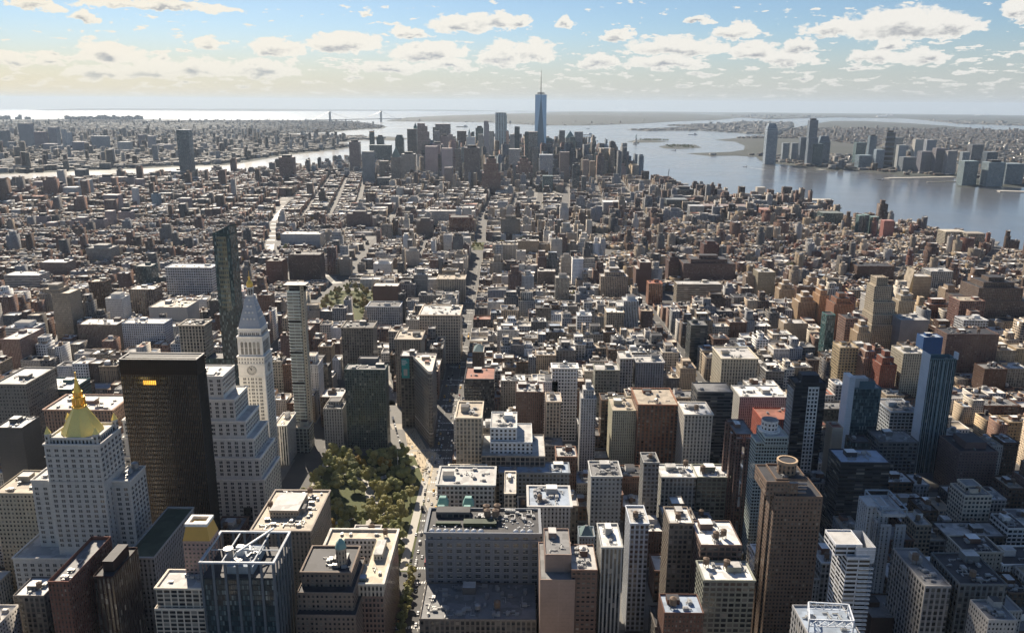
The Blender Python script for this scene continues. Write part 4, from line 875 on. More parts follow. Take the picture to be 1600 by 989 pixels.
H('small glass fronted building with white awnings at the foot of the needle tower', 449, 482, 668, 832, 22, (.34, .36, .33), 'grid', 'tan', vb=690, clut=2)
H('beige stone office block with tall arched bays left of the clock tower', 279, 318, 508, 930, 26, (.40, .36, .30), (3.8, 4, .6, .66), 'dark', vb=560, clut=10, cornice=1.1)
H('white gridded office block left of the dark glass tower', 258, 330, 418, 1560, 40, (.52, .54, .56), (4.5, 5, .72, .62), 'light', vb=460, clut=8, cornice=.8)
H('tall tan apartment slab with narrow windows at the far left', 66, 92, 452, 1230, 30, (.36, .30, .23), (1.9, 2.9, .45, .55), 'tan', vb=530, clut=2, cap='box', tiers=((458, -14, 16, 3),))
H('white stepped building with many small windows behind the pale wide roof', 164, 190, 466, 1340, 30, 'white', 'small', 'light', vb=500, clut=3, cap='box')
H('brown office block with wide windows right of the white stepped building', 201, 240, 452, 1400, 34, (.23, .18, .15), 'grid', 'light', vb=490, clut=4)
H('low wide beige block with terraced roof below the brown office block', 232, 292, 480, 1290, 50, (.42, .40, .37), 'blank', 'tan', vb=500, clut=10)
H('brown zigzag crowned block among the far left roofs', 61, 103, 410, 1750, 40, (.20, .16, .14), 'small', 'white', vb=435, clut=4)
H('grey office block standing clear among low roofs at the far left', 134, 172, 388, 1900, 44, (.30, .29, .27), 'pair', 'grey', vb=415, clut=2, cap='box')
H('long white building at the far left edge', 6, 60, 430, 1640, 40, (.52, .50, .47), 'band', 'white', vb=450, clut=4)
H('white wing building beside the tan apartment slab', 104, 122, 452, 1400, 24, 'white', 'grid', 'light', clut=2)
H('curved green glass building among brown blocks at the far left', 210, 235, 416, 1620, 34, (.10, .15, .14), 'curtain', 'grey', vb=440, clut=1)
H('blue and white gridded mid rise in front of the beige low block', 190, 256, 505, 1180, 30, (.42, .46, .52), (3.2, 3.6, .6, .6), 'light', vb=530, clut=6, tanks=1)
H('brick corner block with dark courtyard windows at the far left', 120, 182, 507, 1200, 36, (.26, .20, .16), 'small', 'light', clut=5, tanks=1)
H('white modern stepped block near the left edge', 8, 52, 512, 1150, 30, (.56, .56, .55), 'band', 'white', clut=6, cap='box')
H('large pink brick residential block at the left edge', 0, 30, 530, 1080, 60, (.25, .17, .15), 'small', 'light', clut=2)
H('brick hotel block with white cornice behind the gold pyramid', 68, 175, 640, 700, 40, (.32, .22, .17), 'pair', 'light', clut=12, cornice=1.1, tanks=1)
H('teal glazed low school building behind the gold pyramid', 48, 112, 608, 770, 36, (.08, .14, .15), 'band', 'white', clut=5)
H('grey masonry block at the left edge beside the pyramid tower', -10, 40, 600, 720, 50, (.20, .19, .17), 'pair', 'light', clut=5, cornice=.8)
H('dark lot line building at the left edge in front of the grey block', -8, 34, 668, 640, 26, (.09, .085, .08), 'blank', 'white', clut=4)
H('long cream garden apartment block at the left edge', -12, 52, 770, 560, 40, (.42, .37, .28), 'pair', 'tan', clut=6)
H('brown brick apartment pair right of the square trees', 500, 535, 620+0, 0+905, 30, (.15, .12, .10), 'pair', 'light', clut=4, tanks=1)
H('dark ornate loft with bay windows left of the wedge building', 533, 582, 512, 1075, 34, (.22, .20, .17), 'loft', 'dark', vb=565, clut=5, cornice=1, tanks=1)
H('large brown attic loft directly behind the wedge building', 617, 658, 530, 975, 40, (.30, .26, .21), 'pair', 'tan', vb=548, clut=5, cornice=1.1)
H('long cream department store with rounded corner on the avenue', 655, 718, 492, 1155, 60, (.52, .44, .34), (3.8, 4.4, .55, .62), 'light', vb=520, clut=12, cornice=1.3, tanks=1)
H('white gridded store facing the square trees', 573, 624, 479, 1290, 36, (.44, .46, .49), (3.4, 4.2, .66, .62), 'dark', vb=505, clut=6, cornice=.9)
H('dark brown gabled roof building behind the white gridded store', 582, 622, 447, 1420, 30, (.13, .08, .06), 'blank', 'light', clut=2, bulk=False)
H('slim dark tower beside the white gridded store', 622, 632, 460, 1330, 20, 'dark', 'small', 'dark', clut=1)
H('slender beige apartment tower above the square trees', 530, 547, 405, 1780, 24, (.36, .31, .26), (2.2, 2.9, .5, .5), 'light', vb=462, clut=1, cap='box')
H('white stepped block right of the slender beige tower', 583, 611, 412, 1800, 30, 'white', 'small', 'white', vb=432, clut=2, cap='box')
H('tall pale tower with dark hipped top in the middle distance', 633, 654, 392, 1900, 24, (.46, .44, .41), 'small', 'dark', vb=422, clut=1, cap='box')
H('long white loft row in the middle distance left of the avenue', 636, 684, 424, 1700, 30, (.50, .51, .53), 'loft', 'light', clut=6)
H('cream classical block on the avenue behind the department store', 683, 726, 436, 1540, 40, (.46, .40, .32), 'loft', 'tan', vb=452, clut=5, cornice=1.2)
H('dark red brick apartment group left of the square, left block', 415, 440, 408, 1700, 40, (.17, .085, .065), (2.4, 2.9, .5, .5), 'dark', vb=455, clut=2, tanks=1)
H('dark red brick apartment group left of the square, right block', 450, 500, 398, 1720, 40, (.12, .075, .065), (2.4, 2.9, .5, .5), 'dark', vb=455, clut=3, tanks=2)
H('white classical block beside the bright far avenue', 438, 500, 366, 2150, 50, (.44, .46, .48), 'pair', 'light', vb=398, clut=5)
H('big brown brick slab beyond the square', 541, 578, 334, 2480, 40, (.19, .14, .13), (2.4, 2.9, .4, .5), 'grey', vb=380, clut=2, cap='box')
H('tall brown apartment slab straight down the centre left', 650, 676, 345, 2330, 30, (.17, .14, .13), (2.4, 2.9, .4, .5), 'dark', vb=372, clut=1, cap='box')
H('dark red university library block beside the far park', 702, 738, 340, 2360, 60, (.19, .075, .06), 'rib', 'dark', vb=362, clut=1)
H('wide pale office row beyond the library', 650, 742, 330, 2560, 40, (.42, .43, .44), 'loft', 'light', clut=6)
# ------------------------------------------------------------------ right middle distance
H('blue shrouded upper wall tower in the centre', 877, 893, 402, 1760, 24, (.42, .38, .33), 'small', 'dark', vb=470, clut=0, cap='box')
bx = H('brown apartment block beside the blue shrouded tower', 840, 868, 424, 1690, 30, (.18, .14, .12), 'apt', 'light', vb=462, clut=2)
H('stone block of ribbed piers in front of the blue shrouded tower', 868, 890, 434, 1560, 24, (.40, .38, .34), 'rib', 'light', vb=468, clut=1, cap='box')
H('sunlit tan setback block in the centre', 939, 982, 432, 1560, 30, (.36, .29, .23), 'loft', 'light', vb=465, clut=4, cap='step')
H('dark brown slab with lit edge beside the sixth avenue', 1000, 1018, 410, 1640, 40, (.16, .10, .08), 'blank', 'light', vb=450, clut=2, tiers=((420, 6, 0, 0),))
H('orange brick corner block at the avenue bend', 1014, 1036, 443, 1530, 30, (.36, .17, .10), 'loft', 'red', vb=475, clut=2)
H('ornate cream building with white cupola in the centre', 948, 975, 488, 1270, 34, (.40, .34, .26), 'loft', 'white', vb=512, clut=2, cornice=1)
H('white corrugated tower block in the centre', 975, 998, 470, 1290, 30, (.50, .52, .54), 'rib', 'light', vb=512, clut=1, tiers=((478, 10, 0, 0),), cap='box')
H('white two tone mid rise with dark top in the centre', 902, 925, 493, 1270, 24, (.60, .62, .64), (4.2, 4.4, .8, .45), 'white', vb=512, clut=3)
H('dark red brick ziggurat block in the right centre', 1045, 1062, 408, 1750, 40, (.13, .08, .07), 'apt', 'dark', vb=430, clut=1, cap='step')
H('large brown institutional block in the right centre', 1068, 1150, 412, 1720, 50, (.17, .115, .10), 'apt', 'dark', vb=438, clut=3, cap='step')
H('red tall corner tower of the brown institutional row', 1100, 1124, 382, 1900, 40, (.15, .08, .07), 'apt', 'dark', vb=400, clut=1, cap='box')
H('sunlit cream slab tower right of the brown institutional row', 1185, 1212, 425, 1560, 36, (.34, .30, .22), (2.2, 2.9, .5, .5), 'light', vb=462, clut=1)
H('long low cream block with many windows in the right centre', 1058, 1128, 444, 1500, 30, (.38, .33, .26), 'band', 'light', vb=458, clut=3)
H('yellow lit setback apartment tower at the right', 1248, 1276, 472, 1370, 34, (.46, .33, .21), (2.6, 2.9, .45, .5), 'light', vb=490, clut=2, cap='step')
H('orange lit apartment tower right of the yellow lit one', 1281, 1296, 462, 1360, 34, (.48, .29, .16), (2.6, 2.9, .45, .5), 'light', vb=495, clut=2, cap='step')
H('red orange terraced apartment block right of the orange lit tower', 1304, 1334, 475, 1300, 36, (.34, .17, .11), (2.6, 2.9, .45, .5), 'dark', vb=505, clut=2, cap='step')
b = H('tall tan art deco tower with ribbed crown and setbacks on the right', 1370, 1388, 434, 1222, 22, (.42, .36, .27), (2.8, 3.4, .5, .55), 'tan', vb=525, clut=0, tiers=((447, 3, 7, 5), (472, 4, 12, 9), (492, 6, 15, 13), (508, 8, 18, 17)), bulk=False)
X0, X1, y_, y2 = b.ext; m = MB()
for i in range(7): m.box(X0+i*(X1-X0-1.6)/6, X0+1.6+i*(X1-X0-1.6)/6, y_-1, y_-.02, b.h-40, b.h+1.5, wc=(.42, .36, .27, 0), rc=RC['tan'])
b.mesh('pier', m, FR)
b = H('sunlit yellow tower with one swept curved edge at the right', 1428, 1456, 432, 1560, 30, (.42, .34, .24), (2.4, 3, .4, .5), 'light', vb=468, clut=0, bulk=False)
X0, X1, y_, y2 = b.ext; m = MB(); m.prism([(X0-10, y_), (X0-.05, y_), (X0-.05, y2), (X0-10, y2)], 0, b.h, wc=(.56, .42, .22, 0), st=ST['blank'], rc=RC['tan'], z1s=[b.h-50, b.h+14, b.h+14, b.h-50]); b.mesh('swept_edge', m, FR)
H('white office block right of the swept yellow tower', 1455, 1490, 424, 1640, 40, (.46, .46, .45), 'grid', 'light', vb=445, clut=3)
H('massive brown terraced apartment complex at the right edge', 1530, 1600, 450, 1380, 60, (.17, .125, .10), (3, 3, .5, .5), 'dark', vb=495, clut=4, tiers=((470, 22, 20, 4),), cap='step')
H('red brick apartment block in front of the brown terraced complex', 1500, 1540, 470, 1290, 34, (.22, .12, .10), 'loft', 'tan', vb=495, clut=3)
H('dark brown wide apartment block behind the art deco tower', 1340, 1398, 416, 1760, 40, (.15, .10, .08), 'apt', 'dark', vb=445, clut=3)
H('brick mid rise with sunlit left wall beside the art deco tower', 1322, 1356, 498, 1180, 30, (.24, .15, .12), 'loft', 'dark', vb=520, clut=3, tanks=1)
H('tan lit corner loft with strong window bands on the right', 1313, 1342, 543, 1010, 26, (.42, .33, .20), (4, 3.8, .6, .62), 'tan', vb=570, clut=4, tanks=1)
H('red brick stepped building on the right', 1376, 1402, 570, 960, 24, (.25, .09, .06), 'small', 'grey', vb=590, clut=1, cap='step')
H('large cream loft of many windows right of the red brick stepped one', 1412, 1450, 552, 960, 34, (.46, .42, .33), (2.8, 3.4, .5, .55), 'light', vb=600, clut=6, tanks=2)
H('long brown brick block behind the teal ribbed tower', 1480, 1562, 522, 1080, 34, (.17, .11, .09), (3.4, 3.2, .45, .5), 'dark', vb=560, clut=5, tanks=1)
H('white long office behind the brown brick block', 1506, 1545, 500, 1190, 26, (.56, .57, .58), 'grid', 'light', clut=3)
b = H('grey blank fronted block with blue construction netting on the right', 1408, 1452, 500, 1180, 36, (.25, .25, .26), 'blank', 'light', clut=5)
b = H('building wrapped in bright blue netting behind the teal ribbed tower', 1444, 1474, 527, 1050, 20, (.03, .08, .20), 'blank', 'bluegrey', clut=2)
H('green glazed slim building on the right', 1292, 1306, 492, 1160, 20, (.06, .16, .15), 'curtain', 'dark', vb=540, clut=0, bulk=False)
H('long department store with arcs on its roof by the sixth avenue', 1128, 1185, 560, 985, 50, (.50, .45, .35), (3.6, 4.4, .5, .5), 'light', vb=590, clut=6, cornice=1.2)
H('dark office block with white louvred flank behind the brick slab pair', 1080, 1106, 508, 1150, 30, (.07, .08, .08), 'band', 'grey', clut=2)
H('low pale studio roof range beside the avenue', 1156, 1232, 620, 870, 40, (.46, .45, .41), 'small', 'white', clut=10)
H('red roofed low block behind the brown slab', 1190, 1260, 655, 800, 34, (.36, .10, .07), 'small', 'red', clut=6)
for (lb, a, b_, v, y, c_, cp) in [('sunlit tan stepped tower left of the yellow lit one', 1218, 1242, 452, 1480, (.44, .33, .22), 'step'), ('pale tan stepped block behind the orange lit tower', 1262, 1282, 440, 1600, (.38, .30, .22), 'step'),
  ('dark brown stepped tower behind the yellow lit one', 1230, 1246, 428, 1680, (.17, .11, .09), 'step'), ('narrow tan slab between the cream slab and the stepped towers', 1166, 1180, 432, 1580, (.30, .24, .19), 'box'),
  ('sandy gold mid rise in front of the art deco tower', 1340, 1362, 520, 1120, (.46, .34, .22), 'step'), ('cream stepped mid rise right of the art deco tower', 1405, 1430, 470, 1330, (.44, .37, .27), 'step'),
  ('tall sandy apartment block right of the swept yellow tower', 1478, 1498, 452, 1450, (.40, .31, .22), 'box'), ('pink brown mid rise left of the teal ribbed tower', 1350, 1372, 560, 990, (.32, .20, .15), 'step'),
  ('tan wide loft before the yellow lit tower', 1225, 1262, 505, 1240, (.42, .34, .25), None)]:
    H(lb, a, b_, v, y, 26, c_, (2.6, 3, .45, .5), 'light', clut=2, cap=cp, tanks=1)
# ================================================================== far towers, read off the skyline
def T(label, uL, uR, vT, y, colr, st='rib', crown=None, vB=None, steps=(), depth=None, group=None):
    x0, h = at(uL, vT, y); x1, _ = at(uR, vT, y); d = depth or min(60, max(24, (x1-x0)*.8))
    B = Bld('skyscraper', label, 'skyscraper', (x0+x1)/2, y+d/2, group); colr = tuple(min(.8, q*1.55+.015) for q in colr); W_ = c4(colr, 1. if st in ('glass', 'curtain') else 0.)
    s_ = s4(st); s_ = (s_[0], s_[1], s_[2], s_[3]); rc = (W_[0]*.8+.08, W_[1]*.8+.08, W_[2]*.8+.08, 1)
    z1 = h
    if steps:   # (v, extra left px, extra right px)
        z = 0
        for (v, l, r_) in sorted(steps, key=lambda t: -t[0]):
            a, hh = at(uL-l, v, y); b, _ = at(uR+r_, v, y); B.part('wall').box(a, b, y-1.5*(l+r_ > 0), y+d, 0 if z == 0 else z-.5, hh, wc=W_, st=s_, rc=rc); z = hh
    z0 = z-.5 if steps else 0; W2 = x1-x0; cx = (x0+x1)/2; cyy = y+d/2
    top = h-(.0 if crown in (None, 'box', 'mast') else {'pyr': W2*.7, 'taper': W2*.5, 'dome': W2*.45, 'oct': W2*.35, 'spire': W2*2.2, 'point': W2*1.1}.get(crown, 0))
    B.part('wall').box(x0, x1, y, y+d, z0, top, wc=W_, st=s_, rc=rc)
    Pb = [(x0, y), (x1, y), (x1, y+d), (x0, y+d)]
    sc_ = lambda k: [(cx+(p[0]-cx)*k, cyy+(p[1]-cyy)*k) for p in Pb]
    cr = c4('copper') if False else W_
    if crown == 'pyr': B.part('roof').prism(sc_(1), top, h, wc=(.16, .24, .24, 0), st=ST['blank'], rc=rc, poly1=sc_(.03))
    if crown == 'point': B.part('roof').prism(sc_(.8), top, h, wc=(.18, .24, .22, 0), st=ST['blank'], rc=rc, poly1=sc_(.02))
    if crown == 'taper': B.part('roof').prism(sc_(1), top, h, wc=W_, st=s_, rc=rc, poly1=sc_(.6))
    if crown == 'oct': B.part('roof').prism(sc_(1), top, h, wc=(.10, .15, .15, 0), st=ST['blank'], rc=rc, poly1=sc_(.55))
    if crown == 'dome':
        for i in range(4):
            a, b = i*pi/8, (i+1)*pi/8; B.part('roof').prism(sc_(cos(a)), top+(h-top)*sin(a), top+(h-top)*sin(b), wc=(.10, .15, .16, 0), st=ST['blank'], rc=rc, poly1=sc_(max(.05, cos(b))))
    if crown == 'spire':
        B.part('spire').prism(sc_(.62), top, top+(h-top)*.45, wc=W_, st=s_, rc=rc); B.part('spire').prism(sc_(.5), top+(h-top)*.45, h, wc=(.2, .3, .28, 0), st=ST['blank'], rc=rc, poly1=sc_(.02))
    if crown == 'box': B.part('roof_plant').box(x0+W2*.2, x1-W2*.2, y+d*.2, y+d*.8, h, h+min(10, W2*.25), wc=c4('dark'), st=ST['blank'], rc=RC['grey'])
    if crown == 'mast': B.part('mast').cyl(cx, cyy, .9, h, h+38, 6, r1=.3, wc=c4('grey'))
    if crown == 'crane':
        m = B.part('roof_plant'); m.box(x0, x1, y, y+d*.6, h, h+6, wc=(.5, .3, .12, 0), rc=RC['red'])
    B.done(); FOOT.append((x0-3, x1+3, y-3, y+d+3)); return B
G = 'downtown office towers'
# the tall tapered glass tower with its mast
m_, N_, b_ = newmat('tower_glass'); N_.l.new(N_.node('ShaderNodeAttribute', attribute_name='col').outputs['Color'], b_.inputs['Base Color']); b_.inputs['Roughness'].default_value = .25; b_.inputs['Metallic'].default_value = .55; TOWERGLASS = m_
def tall_tower():
    x, y = 125., 4569.; B = Bld('skyscraper', 'tallest tower of the skyline, blue glass with long triangular facets and a mast', 'skyscraper', x, y)
    b = 31; q = [(x-b, y-b), (x+b, y-b), (x+b, y+b), (x-b, y+b)]
    B.part('podium').prism(q, 0, 56, wc=(.30, .38, .46, 1), st=ST['curtain'])
    t = 31; Tp = [(x, y-t), (x+t, y), (x, y+t), (x-t, y)]; g = B.part('glass_facet'); z0, z1 = 56, 417
    c1 = (.34, .46, .60, 0); c2 = (.10, .16, .23, 0)  # lit and darker facets painted as two colours of the same glass
    # eight tall triangles: upright ones rise from the base edges, inverted ones hang from the roof edges
    for i in range(4):
        a, bb = q[i], q[(i+1) % 4]; tp = Tp[i]
        g.face([(*a, z0), (*bb, z0), (*tp, z1)], 0, [(0, 361), (62, 361), (31, 0)], c2, (6, 12, 0, 0))
        tn = Tp[(i+1) % 4]
        g.face([(*bb, z0), (*tn, z1), (*tp, z1)], 0, [(31, 361), (62, 0), (0, 0)], c1, (6, 12, 0, 0))
    B.part('roof').prism(Tp, 417, 418, wc=c4('grey'), rc=RC['grey'])
    B.part('mast_ring').cyl(x, y, 20, 421, 428, 24, wc=c4('grey'), rc=RC['dark'], bottom=True); B.part('mast').cyl(x, y, 4, 418, 430, 8, wc=c4('grey')); B.part('mast').cyl(x, y, 2.6, 430, 546, 8, r1=.8, wc=(.45, .40, .33, 0))
    B.done({'glass_facet': [TOWERGLASS]}); FOOT.append((x-40, x+40, y-40, y+40))
tall_tower()
mv = (.20, .175, .18); gy = (.24, .25, .26); tl = (.07, .11, .13); pk = (.34, .28, .26); dk = (.06, .065, .075)
for a in [
 ('slim tower with orange construction top by the river left of downtown', 577, 584, 207, 5250, tl, 'glass', 'crane'),
 ('teal stepped tower right of the slim construction topped one', 588, 599, 214, 5300, tl, 'glass', 'box', None, ((226, 2, 3),)),
 ('teal slab below the stepped tower by the river', 577, 610, 227, 5000, tl, 'glass'),
 ('dark green tower with tapered top left of downtown', 617, 630, 211, 5200, (.06, .10, .10), 'rib', 'taper'),
 ('broad dark stepped tower left of the rippled one', 636, 651, 202, 5050, dk, 'rib', None, None, ((206, 0, 0),)),
 ('pointed small spire behind the rippled tower', 646, 651, 192, 5200, (.1, .16, .15), 'blank', 'point'),
 ('rippled pale brown residential tower, tallest left of the white spire', 652, 663, 193, 4472, (.27, .23, .22), 'rib', None, None, ((197, 0, 4), (206, 0, 7), (220, 0, 9))),
 ('wide flat topped bank slab with small mast', 680, 703, 194, 4950, (.23, .21, .215), 'rib', 'mast'),
 ('grey green shoulder block left of the bank slab', 676, 686, 199, 4930, (.17, .19, .19), 'rib'),
 ('pale grey narrow block before the bank slab', 678, 686, 205, 4700, (.22, .24, .26), 'rib'),
 ('brown setback tower before the bank slab', 689, 700, 213, 4600, mv, 'small', 'box'),
 ('mauve stepped tower right of the bank slab', 701, 707, 210, 4750, mv, 'small', None, None, ((217, 0, 4), (224, 0, 8))),
 ('dark brown flat slab between the bank slab and the white spire', 714, 728, 205, 4900, (.11, .085, .09), 'rib'),
 ('gothic white tower with green pointed spire', 730, 736, 201, 4350, (.44, .46, .46), 'small', 'spire', None, ((214, 1, 6), (230, 1, 6))),
 ('narrow dark teal tower right of the white spire', 737, 741, 206, 4800, tl, 'glass'),
 ('dark teal blocky tower right of the white spire', 743, 755, 200, 4900, (.05, .08, .10), 'glass', 'box'),
 ('pale grey slab before the dark teal blocky tower', 747, 755, 210, 4500, (.26, .28, .29), 'rib'),
 ('slender grey limestone residential tower with notched top', 756, 763, 189, 4379, (.27, .26, .27), 'small', None, None, ((194, 0, 1),)),
 ('pale mid rise tower right of the slender limestone tower', 764, 772, 205, 4500, (.36, .38, .39), 'rib'),
 ('tall white ribbed glass tower with notched crown', 774, 791, 176, 4700, (.36, .42, .44), (9, 40, .4, .96), None, None, ((180, 0, 1), (204, 0, 3))),
 ('warm pink tower base right of the white ribbed tower', 791, 795, 205, 4600, (.42, .30, .24), 'small'),
 ('pale grey tower left of the tallest tower', 797, 804, 210, 4500, (.34, .35, .35), 'rib'),
 ('dark teal thin tower left of the tallest tower', 804, 812, 198, 4700, (.045, .08, .10), 'glass'),
 ('low pale stone block under the dark teal thin tower', 795, 812, 233, 4200, (.36, .36, .36), 'grid'),
 ('dark narrow tower on the left flank of the pink glass slab', 820, 827, 206, 4380, (.07, .10, .12), 'glass'),
 ('pink reflecting glass slab just left of the tallest tower', 826, 840, 206, 4330, (.40, .35, .34), 'curtain'),
 ('dark tower with copper dome just right of the tallest tower', 850, 864, 215, 4750, (.09, .10, .115), 'grid', 'dome'),
 ('dark low tower in front of the domed tower', 849, 862, 225, 4500, (.10, .12, .14), 'grid'),
 ('pale glass campus block in front of the tallest tower', 843, 864, 242, 4150, (.36, .40, .44), 'grid'),
 ('thin grey tower with lit edge right of the domed tower', 874, 883, 204, 4700, (.20, .21, .21), 'rib'),
 ('tower with pyramid roof in the right skyline group', 884, 899, 205, 4800, (.18, .20, .20), 'grid', 'pyr'),
 ('dark teal slab in front of the pyramid roofed tower', 891, 899, 214, 4600, (.06, .10, .11), 'glass'),
 ('flat pale grey slab right of the pyramid roofed tower', 898, 911, 206, 4650, (.30, .31, .32), 'rib'),
 ('brown brick slab below the pyramid roofed tower', 875, 890, 238, 4050, (.17, .14, .13), 'apt'),
 ('dark tower standing forward of the right skyline group', 895, 906, 258, 3600, (.07, .09, .10), 'band', 'box'),
 ('tower with cut corner octagonal roof', 915, 930, 225, 4800, (.14, .16, .17), 'grid', 'oct'),
 ('brown twin slab below the octagonal roofed tower, left', 911, 920, 250, 4000, (.22, .17, .14), 'apt'),
 ('brown twin slab below the octagonal roofed tower, right', 922, 930, 252, 4000, (.28, .21, .15), 'apt'),
 ('teal tower left of the wide waterfront slab', 930, 938, 239, 4400, (.06, .10, .11), 'glass'),
 ('wide grey waterfront slab with sloping right shoulder', 936, 957, 232, 4400, (.16, .165, .17), 'rib', None, None, ((236, 0, 1), (250, 0, 4))),
 ('slim crested tower at the right end of downtown', 967, 976, 238, 4500, (.13, .14, .15), 'grid', 'box'),
 ('dark base block at the right end of downtown', 962, 980, 250, 4350, (.10, .105, .11), 'grid'),
 ('brick block left of the crested tower', 956, 966, 262, 4300, (.14, .09, .08), 'apt'),
 ('pointed roofed courthouse tower in the left part of downtown', 610, 625, 229, 3950, (.20, .19, .18), 'rib', 'point'),
 ('colonnaded municipal block with small roof temples', 627, 648, 241, 4150, (.30, .29, .28), 'rib', 'box'),
 ('grey green slab at the left end of downtown', 565, 583, 237, 3850, (.17, .19, .20), 'small'),
 ('mauve blank slab with dark capped neighbour', 664, 683, 229, 4250, (.24, .20, .20), 'blank'),
 ('dark capped mauve tower in the left part of downtown', 674, 691, 225, 4400, (.20, .165, .17), 'blank', 'box'),
 ('light mauve block right of the dark capped tower', 690, 706, 232, 4100, (.27, .23, .23), 'blank'),
 ('dark grey ribbed federal slab', 725, 749, 231, 3800, (.115, .11, .12), 'rib', 'box'),
 ('brown red ziggurat telephone building', 760, 775, 248, 3480, (.16, .095, .085), 'rib', 'box', None, ((256, 4, 4), (270, 7, 7))),
 ('second brown red ziggurat with pale top below the tallest tower', 812, 825, 248, 3900, (.19, .115, .10), 'rib', 'box', None, ((254, 3, 4), (260, 6, 7))),
 ('teal green glazed slab forward of the campus block', 848, 864, 275, 3500, (.08, .13, .14), 'glass'),
 ('small dark tower right of the forward dark tower', 909, 916, 276, 3450, (.05, .06, .07), 'small'),
 ('plain brown tower before the mauve slabs', 694, 706, 262, 3800, (.20, .17, .16), 'small'),
 ('pale brown block before the municipal block', 592, 606, 252, 4000, (.17, .16, .15), 'grid'),
 ('dark low block before the grey green slab', 589, 609, 278, 3700, (.05, .06, .08), 'glass'),
 ('square brown apartment tower near the left river bank', 545, 561, 222, 4450, (.20, .165, .165), 'rib', 'box'),
 ('broad brown apartment tower standing alone before the river', 435, 457, 246, 3950, (.14, .095, .09), 'rib', 'box'),
 ('isolated tall grey glass slab on the left river bank', 275, 294, 203, 3910, (.20, .24, .30), 'curtain', None, None, ((268, 8, 2),)),
]: T(*a)
# Brooklyn side
for a in [
 ('dark tower at the far left edge across the river', -3, 9, 204, 6400, (.10, .12, .14)), ('wide tall grey tower, highest of the far left cluster', 27, 45, 193, 6600, (.17, .19, .22)),
 ('grey tower with red accents in the far left cluster', 52, 67, 206, 6300, (.17, .14, .16)), ('stepped tall tower in the far left cluster', 74, 87, 199, 6500, (.17, .19, .22)),
 ('thin pale tower, left of a pair across the river', 95, 101, 202, 6500, (.22, .25, .28)), ('thin pale tower, right of a pair across the river', 104, 110, 207, 6400, (.22, .25, .28)),
 ('dark broad block across the river', 112, 131, 222, 6000, (.10, .11, .14)), ('wide grey slab across the river', 142, 165, 213, 6300, (.16, .19, .22)),
 ('pale office block across the river', 183, 201, 222, 6100, (.24, .26, .27)), ('brown stepped tower across the river', 215, 223, 211, 6400, (.15, .14, .16)),
 ('two tone tower across the river left of the isolated slab', 230, 240, 213, 6300, (.18, .18, .20)), ('low wide brown slabs across the river left of the isolated slab', 243, 266, 226, 6100, (.18, .17, .19)),
 ('dark narrow tower of the far left cluster', 10, 20, 222, 6100, (.11, .13, .16)), ('pink grey block beneath the far left cluster', 66, 86, 225, 6050, (.15, .15, .18)),
 ('blue grey block left of the dark broad block', 88, 96, 228, 5950, (.14, .16, .20)), ('small pale tower across the river', 168, 176, 232, 5900, (.26, .28, .29)),
 ('low tower right of the isolated slab across the river', 313, 321, 224, 6200, (.15, .15, .17)), ('small tower far right across the left river', 330, 340, 243, 6000, (.15, .16, .19)),
]: T(*a, 'small', group='towers across the left river')
# Lower East Side / riverside slabs
for i, (a, b, v, y, c_) in enumerate([(51, 66, 284, 3350, mv), (81, 97, 289, 3200, mv), (98, 118, 293, 3150, (.30, .31, .31)), (122, 130, 281, 3300, (.34, .37, .38)), (132, 140, 281, 3320, (.33, .36, .38)), (68, 80, 279, 3500, mv),
   (176, 192, 277, 3500, mv), (195, 209, 277, 3500, (.20, .18, .18)), (210, 222, 280, 3450, mv), (154, 174, 277, 3600, (.16, .15, .16)), (161, 183, 305, 2800, mv), (184, 203, 331, 2500, mv), (205, 212, 294, 3000, (.42, .43, .43)),
   (236, 247, 303, 2950, (.10, .15, .19)), (279, 295, 310, 2850, (.14, .12, .13)), (56, 72, 338, 2420, mv), (72, 84, 348, 2380, mv), (108, 118, 345, 2350, mv), (118, 132, 340, 2330, mv), (146, 162, 343, 2350, mv), (163, 175, 330, 2420, mv),
   (330, 343, 247+15, 4300, mv), (245, 262, 268, 4200, (.16, .11, .12)), (268, 300, 268, 4100, (.17, .115, .12)), (116, 132, 265, 4100, dk)]):
    nm = ['leftmost', 'second from the left', 'third from the left'][i] if i < 3 else None
    T(['brown housing slab', 'tall mauve housing slab', 'pale grey housing block', 'narrow left half of a pale twin slab', 'narrow right half of a pale twin slab', 'far mauve slab behind the first slabs', 'riverside mauve slab left of the paired ones',
       'pinkish slab, middle of the riverside slabs', 'short mauve riverside slab on the right', 'wide dark riverside slab', 'broad mauve slab with orange netting nearby', 'lower broad mauve slab below the netting', 'small white tower among low roofs',
       'small blue glass tower among low roofs', 'dark brown block among low roofs', 'near brown housing slab', 'short near brown slab beside it', 'near mauve slab left of centre cluster', 'near mauve slab right of centre cluster', 'near slab behind the zigzag block', 'near slab standing back of the zigzag block',
       'mauve slab by the bright river reach', 'red brown slab at the foot of the isolated grey slab, left', 'red brown slab at the foot of the isolated grey slab, right', 'dark slab cutting the bright river at the left'][i]+('' if i in (22, 23) else ' in the far left district'), a, b, v, y, c_, 'small', 'box' if i % 2 else None, group='housing slabs on the left')
